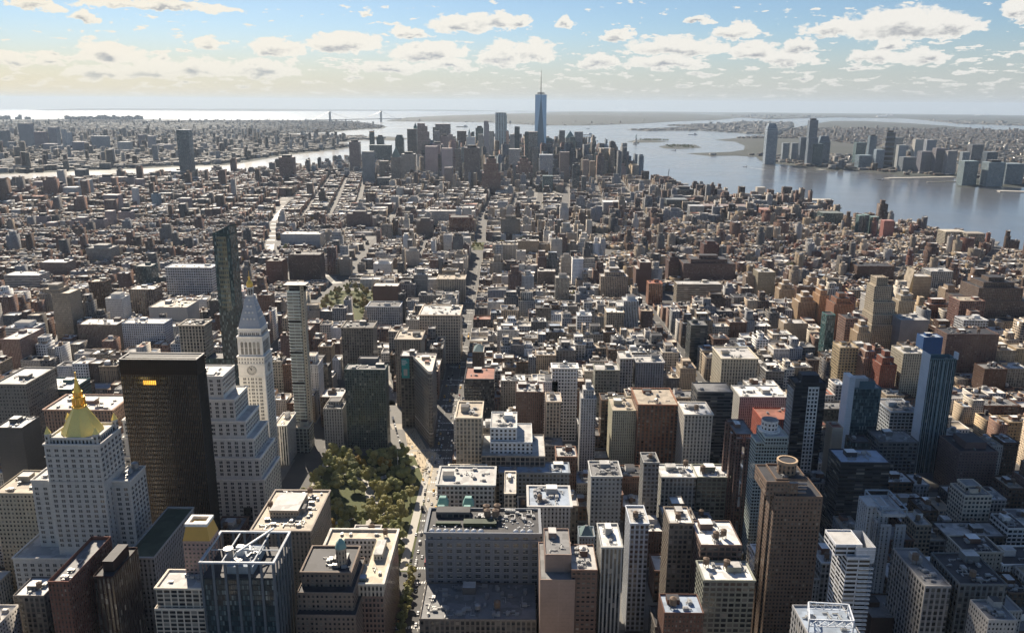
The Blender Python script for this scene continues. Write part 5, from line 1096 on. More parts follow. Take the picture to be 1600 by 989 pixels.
# Jersey side
for a in [
 ('tall pale tower with curved lantern top, leftmost across the right river', 1200, 1216, 193, 5365, (.26, .32, .38), 'rib', 'taper', None, ((205, 1, 0),)),
 ('slender tallest tower across the right river', 1266, 1279, 188, 5209, (.15, .19, .24), 'rib', 'box', None, ((215, 2, 0),)),
 ('small grey block, left of two behind the lantern tower', 1224, 1234, 224, 5700, (.22, .25, .28), 'grid'), ('small grey block, right of two behind the lantern tower', 1238, 1248, 224, 5700, (.22, .25, .28), 'grid'),
 ('dark square tower left of the slender tallest one', 1252, 1263, 215, 5600, (.09, .12, .16), 'grid'), ('round topped tower right of the slender tallest one', 1281, 1299, 213, 5300, (.13, .17, .21), 'grid', 'taper'),
 ('dark teal block before the round topped tower', 1272, 1287, 225, 5200, (.05, .09, .11), 'glass'), ('green glass waterfront block across the river', 1339, 1354, 223, 5400, (.06, .12, .13), 'glass'),
 ('dark blue tower standing back across the river', 1360, 1371, 213, 5900, (.10, .15, .19), 'grid', 'box'), ('banded black and grey tower across the river', 1386, 1400, 207, 5000, (.13, .14, .16), (60, 28, 1.01, .6), 'box'),
 ('grey tower touching the banded tower', 1399, 1412, 215, 5100, (.24, .26, .28), 'rib'), ('pale blue tower left of the banded tower', 1370, 1383, 234, 4950, (.24, .30, .36), 'rib'),
 ('pale slab with lit edge right of the banded tower', 1405, 1417, 227, 5000, (.28, .30, .31), 'small'), ('sunlit cream edged tower across the river', 1431, 1444, 218, 5000, (.36, .35, .32), 'small'),
 ('grey tower right of the cream edged one', 1449, 1464, 219, 5100, (.20, .22, .25), 'small'), ('brown waterfront slab across the river', 1441, 1460, 237, 4700, (.12, .12, .14), 'small'),
 ('tall brown waterfront slab, left of the wide grey one', 1464, 1481, 232, 4650, (.15, .14, .15), 'small'), ('wide grey brown waterfront slab', 1482, 1497, 236, 4600, (.19, .18, .18), 'small'),
 ('blue green waterfront block at the right bend', 1508, 1530, 252, 4000, (.15, .21, .23), 'grid'), ('pale shoulder of the waterfront group at the right bend', 1505, 1516, 238, 4250, (.24, .28, .31), 'grid'),
 ('pale blue block at the right edge across the river', 1546, 1572, 254, 3950, (.20, .26, .29), 'grid', 'box'), ('dark tower at the right edge across the river', 1543, 1560, 238, 4900, (.07, .10, .13), 'grid'),
 ('wide dim block at the far right edge', 1574, 1602, 256, 4050, (.17, .22, .25), 'grid'), ('low dark block behind the right bend group', 1520, 1538, 226, 5400, (.12, .13, .15), 'grid'),
 ('low waterfront slab under the banded tower', 1412, 1434, 246, 4800, (.12, .14, .16), 'small'), ('blue fronted low block left of the pale blue tower', 1343, 1364, 243, 5000, (.16, .22, .27), 'grid'),
 ('square cream vent tower on the near river bank', 1183.5, 1196.5, 293, 3300, (.36, .33, .28), 'blank'),
 ('long red brick warehouse by the near right shore', 1190, 1238, 328, 2760, (.24, .115, .09), 'pair'), ('teal glass apartment pair by the shore, left', 1343, 1350, 337, 2420, (.12, .20, .20), 'glass'),
 ('teal glass apartment pair by the shore, right', 1352, 1359, 336, 2420, (.12, .20, .20), 'glass'), ('single teal glass apartment block by the shore', 1362, 1374, 339, 2420, (.12, .20, .20), 'glass'),
 ('dark rounded apartment block by the shore', 1286, 1318, 333, 2620, (.08, .10, .09), 'glass'), ('red ornate shore building below the teal blocks', 1382, 1398, 345, 2330, (.26, .11, .09), 'pair'),
 ('dark stepped warehouse terminal by the river bend', 1056, 1084, 296, 3300, (.07, .09, .10), 'band', 'box'), ('long grey warehouse terminal in front of the river bend', 1042, 1075, 312, 2950, (.09, .11, .12), 'grid'),
 ('long white printing building before the river bend', 943, 980, 316, 2850, (.42, .43, .43), 'grid'), ('wide brown warehouse row by the near shore', 1100, 1180, 322, 2800, (.13, .09, .08), 'grid'),
 ('pale gridded warehouse at the near shore', 1078, 1101, 322, 2790, (.32, .33, .33), 'grid'), ('tan apartment block right of the teal blocks near shore', 1478, 1510, 362, 2180, (.36, .32, .25), 'grid'),
 ('dark tan block at the right end of the near shore', 1512, 1540, 365, 2150, (.22, .19, .15), 'grid'),
]: T(*a, group=None)
# --- statue on its island
def statue():
    x, y = 1157., 8157.; B = Bld('statue', 'small statue raising a torch on a stone pedestal on an island in the bay', 'statue', x, y); z = B.z
    p = MB(); p.box(x-28, x+28, y-28, y+28, 1, 10, wc=c4('lime')); p.prism([(x-10, y-10), (x+10, y-10), (x+10, y+10), (x-10, y+10)], 10, 47, wc=c4('lime'), poly1=[(x-6.5, y-6.5), (x+6.5, y-6.5), (x+6.5, y+6.5), (x-6.5, y+6.5)], st=ST['blank']); B.mesh('pedestal', p, FR)
    s = MB(); prof = [(5.2, 47), (4.6, 55), (4.8, 62), (4.2, 70), (3.2, 75), (1.3, 77), (2.0, 78.5), (1.8, 81), (.5, 83)]
    for (r0, a), (r1, b) in zip(prof, prof[1:]): s.cyl(x, y, r0, a, b, 10, r1=r1)
    s.bar((x+3.6, y, 74), (x+6.5, y-1, 87), 1.8); s.cyl(x+6.5, y-1, 1.3, 87, 93, 8, r1=.4); s.box(x-5.5, x-2.5, y-4.5, y-3, 62, 70)
    for i in range(7):
        a = pi*i/6; s.bar((x+1.6*cos(a), y, 81), (x+4*cos(a), y, 82+2.5*sin(a)), .4)
    B.mesh('figure', s, [M['copper'], M['copper']])
statue()
# --- suspension bridge
def bridge():
    A = np.array([-3540., 15600.]); Bq = np.array([-2830., 16700.])
    t1 = np.array(at(515, 172, 15612.)[:1]+(15612.,)); t2 = np.array(at(595, 172, 16700.)[:1]+(16700.,)); x, y = (t1+t2)/2
    B = Bld('suspension_bridge', 'distant suspension bridge with two tall towers on the horizon', 'bridge', x, y); z = B.z
    d = (t2-t1); L = np.linalg.norm(d); d = d/L; n = np.array([-d[1], d[0]])
    for t in (t1, t2):
        m = MB()
        for s_ in (-1, 1):
            c = t+n*s_*14; m.box(c[0]-9, c[0]+9, c[1]-9, c[1]+9, -6, 211, rmi=0)
        m.box(t[0]-16, t[0]+16, t[1]-9, t[1]+9, 190, 205, rmi=0, bottom=True); m.box(t[0]-16, t[0]+16, t[1]-9, t[1]+9, 62, 74, rmi=0, bottom=True); B.mesh('bridge_tower', m, M['greymetal'])
    m = MB(); a = t1-d*600; b = t2+d*600; m.bar((*a, 60), (*b, 60), 14); B.mesh('deck', m, M['greymetal'])
    for s_ in (-1, 1):
        m = MB(); pts = []
        for i in range(-10, 41):
            u = i/30; p = t1+d*L*u+n*14*s_
            if 0 <= u <= 1: zz_ = 75+(210-75)*(2*u-1)**2
            else: q = -u if u < 0 else u-1; zz_ = max(60, 210-150*q/.33)
            pts.append((*p, zz_))
        for p, q in zip(pts, pts[1:]): m.bar(p, q, 2.2)
        B.mesh('cable', m, M['greymetal'])
bridge()
# ================================================================== water, shores and land
def inpoly(x, y, P):
    x = np.asarray(x, dtype=float); y = np.asarray(y, dtype=float); r = np.zeros(x.shape, bool); n = len(P)
    for i in range(n):
        x1, y1 = P[i]; x2, y2 = P[(i+1) % n]
        if y1 == y2: continue
        c = ((y1 > y) != (y2 > y)) & (x < (x2-x1)*(y-y1)/(y2-y1)+x1); r ^= c
    return r
def edged(x, y, P):
    d = np.full(np.shape(x), 1e9); n = len(P)
    for i in range(n):
        x1, y1 = P[i]; x2, y2 = P[(i+1) % n]; dx, dy = x2-x1, y2-y1; L = dx*dx+dy*dy+1e-9
        t = np.clip(((x-x1)*dx+(y-y1)*dy)/L, 0, 1); d = np.minimum(d, np.hypot(x-x1-t*dx, y-y1-t*dy))
    return d
G_ = lambda *pp: [ground(u, v) for u, v in pp]
MANH = [(-2700, -200), (1500, -200), (1480, 1500)]+G_((1600, 395), (1560, 384), (1500, 372), (1460, 360), (1430, 352), (1385, 348), (1330, 345), (1312, 330), (1270, 320), (1190, 309), (1140, 306), (1100, 301), (1060, 293), (1040, 287), (1015, 281), (985, 272), (965, 264), (930, 256))+\
       [(560, 5200), (380, 5650), (60, 5820), (-500, 5780)]+G_((600, 248), (555, 251), (500, 255), (430, 264), (385, 271), (335, 273), (290, 276), (230, 278), (150, 281), (80, 285), (0, 287))+[(-2600, 3800), (-3300, 3600), (-4200, 3000)]
BK = [(-9000, 3000)]+G_((0, 272), (60, 270), (120, 267), (200, 264), (300, 259), (350, 258), (380, 254), (420, 247), (450, 242), (500, 237), (540, 232), (555, 229), (520, 226), (500, 224), (540, 222), (560, 219), (500, 215), (440, 214), (408, 213), (450, 209), (520, 207), (545, 204), (598, 201), (604, 198), (580, 194), (540, 189.5), (480, 188.5), (400, 188), (300, 189.5), (215, 189.5), (200, 187), (150, 186), (100, 186), (60, 187.2), (0, 186.5), (-200, 187))+[(-30000, 16000), (-30000, 3000)]
RED = G_((408, 213), (450, 211), (500, 211.5), (560, 213.5), (610, 217), (570, 219), (520, 220), (450, 221), (408, 218))
GOV = G_((575, 213), (612, 214), (640, 216.5), (620, 220), (585, 219))
SI = G_((601, 189.5), (640, 190.3), (700, 190.6), (760, 191.5), (800, 194), (850, 196.3), (905, 196.5), (960, 195), (1000, 193.5), (1060, 190), (1120, 188), (1160, 184), (1100, 178.5), (1000, 178), (900, 178), (800, 178.5), (700, 181), (640, 184))
BAY = G_((978, 203), (1010, 205.5), (1060, 204.5), (1100, 204.5), (1150, 208), (1195, 211), (1215, 214))+G_((1240, 200), (1240, 192), (1160, 190.5), (1120, 194), (1040, 196.5), (1085, 199.5), (1040, 201))
NJ = G_((1118, 219), (1150, 221.5), (1166, 228), (1165, 234), (1140, 238), (1075, 240), (1110, 243.5), (1150, 243), (1185, 245), (1190, 251), (1212, 256), (1230, 256), (1245, 262), (1285, 262), (1275, 266), (1325, 266), (1335, 267), (1395, 271), (1410, 276), (1440, 275), (1500, 277), (1530, 284), (1500, 292), (1560, 291), (1640, 293), (1700, 296))+[(9000, 3600), (30000, 9000), (30000, 15000)]+G_((1640, 204), (1560, 204.5), (1480, 197), (1420, 193), (1350, 189.5), (1300, 189.5), (1240, 200), (1215, 214), (1170, 214.5))
NJ2 = G_((1160, 184), (1200, 187), (1300, 184), (1420, 186), (1500, 194), (1640, 198))+[(60000, 30000), (60000, 75000)]+G_((1640, 172.6), (1300, 172.2), (1000, 172.2), (800, 172.4))+[(-2000, 62000)]+G_((770, 174.8), (880, 175.2), (1000, 177.2), (1100, 177.8))
HOOK = G_((50, 172.2), (75, 173.2), (150, 173), (400, 174), (520, 174), (640, 174), (770, 174.8), (800, 172.4), (600, 172.2), (400, 172.2), (200, 172.1))
BREEZY = G_((90, 175.4), (160, 176), (240, 176.8), (160, 176.2))
CONEY = G_((205, 186.6), (280, 186.2), (283, 187), (210, 188.2))
LIB = G_((981, 221.5), (995, 223), (1030, 222.5), (1041, 221), (1015, 218), (995, 219))
ELL = G_((1031, 229), (1040, 232), (1060, 232.8), (1094, 231), (1085, 226.5), (1052, 226))
LANDS = [(BK, 3, 12), (RED, 2.5, 3), (GOV, 3, 4), (SI, 4, 90), (BAY, 3, 5), (NJ, 3, 8), (NJ2, 4, 60), (HOOK, 4, 90), (BREEZY, 4, 3), (CONEY, 4, 3), (LIB, 3, 2), (ELL, 3, 2)]
def polar_grid(a0, a1, na, radii):
    A = np.radians(np.linspace(a0, a1, na)); r = np.array(radii)
    X = np.sin(A)[None, :]*r[:, None]; Y = np.cos(A)[None, :]*r[:, None]; return X, Y
def grid_faces(nr, na):
    i = np.arange(nr-1)[:, None]*na+np.arange(na-1)[None, :]
    return np.stack([i, i+1, i+1+na, i+na], -1).reshape(-1, 4)[:, ::-1]
# water sheet
rr = [1.0]+list(np.geomspace(600, 7000, 12))+list(np.geomspace(7400, 90000, 60))
X, Y = polar_grid(-180, 180, 361, rr); Z = zc(X, Y)-1.6
m, N, b = newmat('water')
pos = N.node('ShaderNodeNewGeometry').outputs['Position']
b.inputs['Base Color'].default_value = (.10, .10, .095, 1); b.inputs['Roughness'].default_value = .2; b.inputs['IOR'].default_value = 1.33; b.inputs['Coat Weight'].default_value = .8; b.inputs['Coat Roughness'].default_value = .16; b.inputs['Coat IOR'].default_value = 1.5
bm_ = N.node('ShaderNodeBump'); bm_.inputs['Strength'].default_value = .25; bm_.inputs['Distance'].default_value = 3.0
wv1 = N.noise(N.vm('MULTIPLY', pos, (1, .55, 1)), .02, 6, .7); wv2 = N.noise(pos, .0022, 3, .5)
N.l.new(wv1, bm_.inputs['Height']); N.l.new(bm_.outputs[0], b.inputs['Normal'])
N.l.new(N.smooth(wv2, .35, .65, .36, .48), b.inputs['Roughness'])
o = raw_mesh('water', np.stack([X, Y, Z], -1).reshape(-1, 3), grid_faces(*X.shape), None, None, None, None, m, smooth=True); tag(o, kind='structure')
# outer land: one terrain sheet whose height comes from the distance to the shore
X, Y = polar_grid(-44, 44, 1350, list(np.geomspace(3300, 20000, 420))+list(np.geomspace(20100, 80000, 200)))
H_ = np.full(X.shape, -12.0)
hz = lambda x, y, s, a, b: np.sin(x/s+a)*np.cos(y/s*1.3+b)+.5*np.sin(x/s*2.3+b)*np.sin(y/s*2.1+a)
for P, base, hill in LANDS:
    ins = inpoly(X, Y, P); sel = ins | True
    xs = [p[0] for p in P]; ys = [p[1] for p in P]; mk = (X > min(xs)-600) & (X < max(xs)+600) & (Y > min(ys)-600) & (Y < max(ys)+600)
    d = np.full(X.shape, 1e9); d[mk] = edged(X[mk], Y[mk], P); d = np.where(ins, d, -d)
    h = np.clip(d*.12, -12, base); hh = np.where(ins, np.clip(d/2500, 0, 1)**.8*hill*(.75+.35*hz(X, Y, 2600, 1., 2.)), 0)
    H_ = np.maximum(H_, np.where(d > -1e8, h+hh, -12))
o = raw_mesh('distant_land', np.stack([X, Y, H_+zc(X, Y)], -1).reshape(-1, 3), grid_faces(*X.shape), None, None, None, None, None or [], smooth=True)
m, N, b = newmat('distant_ground'); pos = N.node('ShaderNodeNewGeometry').outputs['Position']
n1 = N.noise(pos, .0009, 5, .6); n2 = N.noise(pos, .02, 4, .7); n3 = N.noise(N.vm('MULTIPLY', pos, (1, 1.0, 1)), .008, 3, .6)
c = N.ramp(n1, [(0, (.010, .018, .014)), (.5, (.016, .024, .019)), (.68, (.032, .034, .030)), (1, (.05, .048, .042))])
c = N.mix(N.smooth(n2, .66, .76), c, (.20, .19, .18)); c = N.mix(N.smooth(n3, .6, .72), c, (.03, .04, .025))
N.l.new(c, b.inputs['Base Color']); b.inputs['Roughness'].default_value = .9
o.data.materials.append(m); tag(o, kind='structure')
# the near island: streets level
m, N, b = newmat('asphalt'); pos = N.node('ShaderNodeNewGeometry').outputs['Position']
n = N.noise(pos, .05, 5, .6); n2 = N.noise(pos, .9, 3, .6)
N.l.new(N.ramp(N.m('ADD', N.m('MULTIPLY', n, .6), N.m('MULTIPLY', n2, .4)), [(.3, (.035, .035, .037)), (.7, (.085, .083, .08))]), b.inputs['Base Color']); b.inputs['Roughness'].default_value = .8
ASPH = m
mb = MB(); mb.prism(MANH, -4, 0, top=True, mi=0, rmi=0)
o = mb.build('street_ground', ASPH); tag(o, kind='structure')
PAVE = paint('pavement_stone', (.17, .165, .155), .85, 0, .25, .2)
PLAZA = paint('plaza_gravel', (.50, .42, .30), .9, 0, .18, .4)
GRASS = paint('park_grass', (.075, .085, .03), .95, 0, .35, .08)
CONC = paint('pale_concrete', (.42, .40, .36), .8, 0, .15, .1)
MARK = paint('road_paint', (.75, .75, .72), .7, 0, .15, 1.)
# piers
pr = MB()
def pier(u0, v0, u1, v1, wd):
    a = ground(u0, v0); b = ground(u1, v1); pr.bar((*a, -.3), (*b, -.3), 1); d = Vector((b[0]-a[0], b[1]-a[1])).normalized(); n_ = Vector((-d.y, d.x))*wd/2
    P = [(a[0]-n_.x, a[1]-n_.y), (b[0]-n_.x, b[1]-n_.y), (b[0]+n_.x, b[1]+n_.y), (a[0]+n_.x, a[1]+n_.y)]
    ar = sum(P[i][0]*P[(i+1) % 4][1]-P[(i+1) % 4][0]*P[i][1] for i in range(4))
    if ar < 0: P.reverse()
    pr.prism(P, -4, 2.2)
for a in ((1395, 350, 1434, 348, 40), (1205, 317, 1262, 317, 60), (1262, 322, 1310, 326, 70), (1110, 309, 1186, 309.5, 46), (1205, 311, 1300, 313, 60), (1186, 303, 1200, 309, 60), (1040, 288, 1075, 288, 22), (1385, 279, 1490, 277, 40), (1448, 285, 1500, 284, 8), (1560, 299, 1640, 301, 40), (1280, 266, 1300, 264, 40)): pier(*a)
for q in G_((1100, 231), (1122, 232)): pass
o = pr.build('pier', [CONC, CONC]); tag(o, 'pale piers and seawalls reaching into the right hand river', 'pier', kind='structure')

# ================================================================== street grid and city fabric
PHI = .0155
def g2w(gx, gy): return gx*cos(PHI)-gy*sin(PHI), gx*sin(PHI)+gy*cos(PHI)
AVE = [(-2030, 20), (-1830, 20), (-1630, 20), (-1430, 20), (-1230, 22), (-1030, 30), (-800, 30), (-610, 30), (-485, 22), (-352, 34), (-213, 24), (-68, 30), (266, 30), (540, 30), (814, 30), (1088, 30), (1362, 30), (1640, 30)]
STY = lambda n: 832+(23-n)*79.5
def stw(n): return 30 if n in (34, 23, 14, 0) else 18
BWAY = [(60, 360), (-20, 560), (-96, 753), (-150, 960), (-250, 1290), (-332, 1544), (-400, 1900), (-434, 2698), (-385, 4320), (-340, 5300)]
BOW = G_((500, 425), (470, 410), (420, 392), (430, 345), (446, 308))
SIX = [(266-PHI*2600, 2600), (150, 3591), (130, 4000)]
HUD = G_((1003, 480), (960, 400), (905, 345))
gxh = 1
ROADS = [(BWAY[:7], 9), (BWAY[6:], 2), ([(-380, 1700)]+BOW, 13), (SIX, 9), (G_((860, 360), (830, 300)), 9), (G_((1345, 470), (1170, 410), (1000, 360)), 9)]
def seg_d(px, py, poly):
    d = np.full(px.shape, 1e9)
    for (x1, y1), (x2, y2) in zip(poly, poly[1:]):
        dx, dy = x2-x1, y2-y1; t = np.clip(((px-x1)*dx+(py-y1)*dy)/(dx*dx+dy*dy), 0, 1); d = np.minimum(d, np.hypot(px-x1-t*dx, py-y1-t*dy))
    return d
PARK = (-207, -86, 598, 826)     # Madison-like square between streets 23 and 26
SQ2 = (-375, -270, 1400, 1640)
WSQ = (-170, 60, 2120, 2240)
def parkmask(x, y, m=0):
    r = np.zeros(np.shape(x), bool)
    for (a, b_, c_, d) in (PARK, SQ2, WSQ): r |= (x > a-m) & (x < b_+m) & (y > c_-m) & (y < d+m)
    return r
blk = [0]
lots = []     # cx, cy, hx, hy, ang, zone
def add_block(ox, oy, ang, bx0, bx1, by0, by1, zone, lotw=(8, 22), two=True, inner=.86):
    """lots of one block in the frame (ox,oy,ang)"""
    ca, sa = cos(ang), sin(ang); dy = (by1-by0); blk[0] += 1
    for half in ((0, 1) if two else (0,)):
        x = bx0
        while x < bx1-4:
            lw = rng.uniform(*lotw)
            if rng.random() < .12: lw *= 1.8
            if x+lw > bx1-5: lw = bx1-x
            dep = dy/2*rng.uniform(inner-.12, 1.0) if two else dy
            cy = by0+dep/2 if half == 0 else by1-dep/2
            cx = x+lw/2; lots.append((ox+cx*ca-cy*sa, oy+cx*sa+cy*ca, lw/2-.05, dep/2-.05, ang, zone, blk[0]*2+half)); x += lw
pave = []
def add_pave(ox, oy, ang, x0, x1, y0, y1):
    ca, sa = cos(ang), sin(ang); pave.append([(ox+x*ca-y*sa, oy+x*sa+y*ca) for x, y in ((x0, y0), (x1, y0), (x1, y1), (x0, y1))])
# main grid
for n in range(32, 0, -1):
    y0 = STY(n)+stw(n)/2; y1 = STY(n-1)-stw(n-1)/2
    for (ax, aw), (bx, bw) in zip(AVE, AVE[1:]):
        if ax < -360 and n > 27 and False: continue
        x0, x1 = ax+aw/2, bx-bw/2
        cx, cyy = g2w((x0+x1)/2, (y0+y1)/2)
        if cx > 250 and n <= 14: continue
        if cx < -2150: continue
        add_pave(0, 0, PHI, x0, x1, y0, y1)
        z = 'ladies' if (cyy < 1560 and -215 < (x0+x1)/2 < 540) else 'chelsea' if (cyy < 1600 and x0 > 500) else 'gram' if cyy < 1560 else 'east' if cx < -480 else 'green'
        lw = {'ladies': (11, 30), 'chelsea': (9, 32), 'gram': (10, 28), 'east': (8, 22), 'green': (9, 32)}[z]
        add_block(0, 0, PHI, x0+1.5, x1-1.5, y0+3.5, y1-3.5, z, lw, inner=.97 if z == 'ladies' else .86)
def region(test, ang, x0, x1, y0, y1, bw, bd, st_, zone, lw, two=True, inner=.84, vert=False):
    cxm, cym = (x0+x1)/2, (y0+y1)/2; L = hypot(x1-x0, y1-y0)/2+200
    yy = -L
    while yy < L:
        xx = -L
        while xx < L:
            ca, sa = cos(ang), sin(ang); bx, by = xx+bw/2, yy+bd/2; wx, wy = cxm+bx*ca-by*sa, cym+bx*sa+by*ca
            if test(wx, wy):
                add_pave(cxm, cym, ang, xx, xx+bw, yy, yy+bd)
                add_block(cxm, cym, ang, xx+3, xx+bw-3, yy+3, yy+bd-3, zone, lw, two, inner)
            xx += bw+st_*1.4
        yy += bd+st_
region(lambda x, y: x > 250 and 1545 < y < 2640 and x < 1500, -.62, 250, 1500, 1500, 2700, 130, 58, 16, 'village', (8, 22))
region(lambda x, y: -560 < x < 150 and 2660 < y < 3560, -.03, -560, 150, 2660, 3560, 78, 110, 14, 'soho', (12, 36))
region(lambda x, y: x <= -560 and x > -2300 and 2660 < y < 4700, .16, -2300, -560, 2660, 4700, 68, 120, 14, 'les', (10, 30))
region(lambda x, y: 150 <= x < 1500 and 2640 < y < 4150, -.06, 150, 1300, 2640, 4200, 110, 64, 16, 'tribeca', (12, 40))
region(lambda x, y: -560 < x < 150 and 3560 < y < 4250, -.03, -560, 150, 3560, 4250, 70, 80, 14, 'canal', (11, 26))
region(lambda x, y: -1100 < x < 650 and 4250 < y < 5750 and not (x > 150 and y < 4150), .25, -1100, 650, 4250, 5750, 62, 70, 14, 'down', (16, 34))
lots_a = np.array([l[:5] for l in lots]); zn = np.array([l[5] for l in lots]); bk_ = np.array([l[6] for l in lots])
cx, cyy, hx, hy, an = lots_a.T
ok = inpoly(cx, cyy, MANH) & (edged(cx, cyy, MANH) > 22) & ~parkmask(cx, cyy, 8)
pu, pv = proj(cx, cyy, 20.); ok &= (cyy > 250) & (pu > -120) & (pu < 1720) & (pv < 1330)
rad = np.minimum(hx, hy)
for poly, wd in ROADS: ok &= seg_d(cx, cyy, poly) > wd+rad*.6
# the plaza where Broadway meets the avenue
PLZ = [(-84, 842), (-84, 700), (-97, 700), (-170, 850), (-190, 1000), (-160, 1000), (-128, 905), (-98, 842)]
ok &= ~(inpoly(cx, cyy, [(-60, 830), (-60, 600), (-90, 600), (-175, 850), (-190, 1000), (-165, 1000), (-150, 930), (-85, 915)]))
R_ = np.hypot(hx, hy)
for (a, b_, c_, d) in FOOT: ok &= ~((cx+hx*.93 > a) & (cx-hx*.93 < b_) & (cyy+hy*.93 > c_) & (cyy-hy*.93 < d))
bk_ = bk_[ok]; cx, cyy, hx, hy, an, zn = cx[ok], cyy[ok], hx[ok], hy[ok], an[ok], zn[ok]; nL = len(cx)
# heights
zp = {'ladies': (31, 12, .06, 48, 62), 'chelsea': (27, 10, .20, 40, 66), 'gram': (29, 10, .13, 45, 68), 'east': (17.5, 4.5, .04, 28, 50), 'green': (27, 9, .16, 40, 64), 'village': (16, 4.5, .08, 28, 52), 'soho': (24, 6, .06, 34, 48),
      'les': (17, 4, .025, 35, 60), 'tribeca': (24, 9, .07, 38, 70), 'canal': (28, 9, .10, 45, 80), 'down': (68, 26, .38, 95, 175)}
hgt = np.zeros(nL)
for z, (mu, sd, pt, t0, t1) in zp.items():
    s = zn == z; k_ = s.sum(); fz = .9 if z in ('ladies', 'down') else .45; bf = np.random.default_rng(77).normal(0, 1, bk_.max()+2); h = mu+sd*(bf[bk_[s]]*.9+rng.normal(0, fz, k_)); tall = rng.random(k_) < pt; h[tall] = rng.uniform(t0, t1, tall.sum()); hgt[s] = np.clip(h, mu*.45, 200)
hgt += np.where((cyy < 620) & (cx > -250) & (cx < 300), rng.uniform(0, 8, nL), 0)
hgt = np.where((cyy > 950) & (cyy < 1500) & (cx > -60) & (cx < 540) & (hgt > 45), hgt*.72, hgt)
hgt = np.where((cx > 300) & (cyy < 900), hgt*.85, hgt); hgt = np.where((cx < -900) & (cyy > 3000) & (zn != 'down'), hgt*1.5+3, hgt); hgt = np.where((zn == 'down') & (cx < -520), 14+hgt*.22, hgt)
gxx = cx*cos(PHI)+cyy*sin(PHI); hgt = np.where((gxx < -68) & (gxx > -120) & (cyy > 900) & (cyy < 2500) & (hgt < 45), hgt+13, hgt)
hgt = np.where((gxx > -68) & (gxx < -20) & (cyy > 920) & (cyy < 2400), np.minimum(hgt, 24), hgt)
# keep the sight lines of the measured buildings open
CLEAR.append((600, 850, 1015, 476))
for (ul, ur, vb, yb) in CLEAR:
    for _ in range(7):
        u0, v0 = proj(cx-hx, cyy+hy, hgt); u1, _v = proj(cx+hx, cyy-hy, hgt)
        hit = (cyy < yb) & (u1 > ul) & (u0 < ur) & (v0 < vb) & (hgt > 9); hgt = np.where(hit, hgt*.84, hgt)
pal = {'ladies': [('lime', 4), ('cream', 3), ('brick', 3), ('tan', 3), ('grey', 3), ('brown', 3), ('white', 2), ('soot', 3)], 'chelsea': [('brick', 3), ('brown', 2), ('tan', 5), ('sand', 3), ('cream', 2), ('lime', 2), ('white', 1), ('grey', 2), ('red', 2)],
       'gram': [('brick', 4), ('tan', 3), ('brown', 3), ('cream', 2), ('lime', 2), ('white', 2), ('soot', 2)], 'east': [('brick', 5), ('brown', 5), ('tan', 2), ('soot', 3), ('lime', 1), ('grey', 2)],
       'green': [('brick', 3), ('tan', 5), ('lime', 3), ('cream', 4), ('brown', 3), ('soot', 3), ('white', 1)], 'village': [('brick', 4), ('brown', 2), ('lime', 2), ('red', 1), ('tan', 5), ('sand', 2), ('soot', 3)], 'soho': [('lime', 3), ('tan', 2), ('brick', 3), ('soot', 3), ('cream', 2), ('brown', 3)],
       'les': [('brick', 4), ('brown', 4), ('soot', 3), ('lime', 1)], 'tribeca': [('brick', 3), ('brown', 3), ('tan', 3), ('grey', 3), ('lime', 2)], 'canal': [('brown', 3), ('tan', 3), ('grey', 3), ('soot', 3)], 'down': [('grey', 3), ('tan', 2), ('soot', 3), ('pink', 1), ('steel', 2)]}
sty = {'ladies': ['loft', 'loft', 'pair', 'small', 'grid'], 'chelsea': ['small', 'apt', 'loft', 'grid'], 'gram': ['pair', 'apt', 'loft', 'small'], 'east': ['small', 'small', 'apt'], 'green': ['loft', 'pair', 'apt', 'small'], 'village': ['small', 'small', 'apt'],
       'soho': ['loft', 'loft', 'pair'], 'les': ['small', 'apt'], 'tribeca': ['loft', 'grid', 'pair'], 'canal': ['loft', 'pair'], 'down': ['pair', 'rib', 'grid', 'band']}
cn = np.empty(nL, object); sn = np.empty(nL, object)
for z in zp:
    s = np.where(zn == z)[0]; p = np.array([w_ for _, w_ in pal[z]], float); cn[s] = rng.choice(np.array([c_ for c_, _ in pal[z]], object), len(s), p=p/p.sum()); sn[s] = rng.choice(np.array(sty[z], object), len(s))
rn = rng.choice(np.array(['white', 'light', 'dark', 'grey', 'tan', 'red', 'bluegrey'], object), nL, p=[.22, .20, .24, .18, .10, .02, .04])
shp = rng.random(nL)
# screen weight, to pick the buildings built one by one
dist = np.sqrt(cx**2+cyy**2+(HC-hgt)**2); uu, vv = proj(cx, cyy, hgt)
wgt = (hx*2/dist)*((hgt+2*hy*(HC-hgt)/dist)/dist)*((uu > -10) & (uu < 1610) & (vv < 1000) & (vv > 150))
_, v_base = proj(cx, cyy-hy, 0*cx)
order = np.argsort(-wgt); N_IND = 290
ind = order[:N_IND]; rest = np.setdiff1d(np.arange(nL), ind)
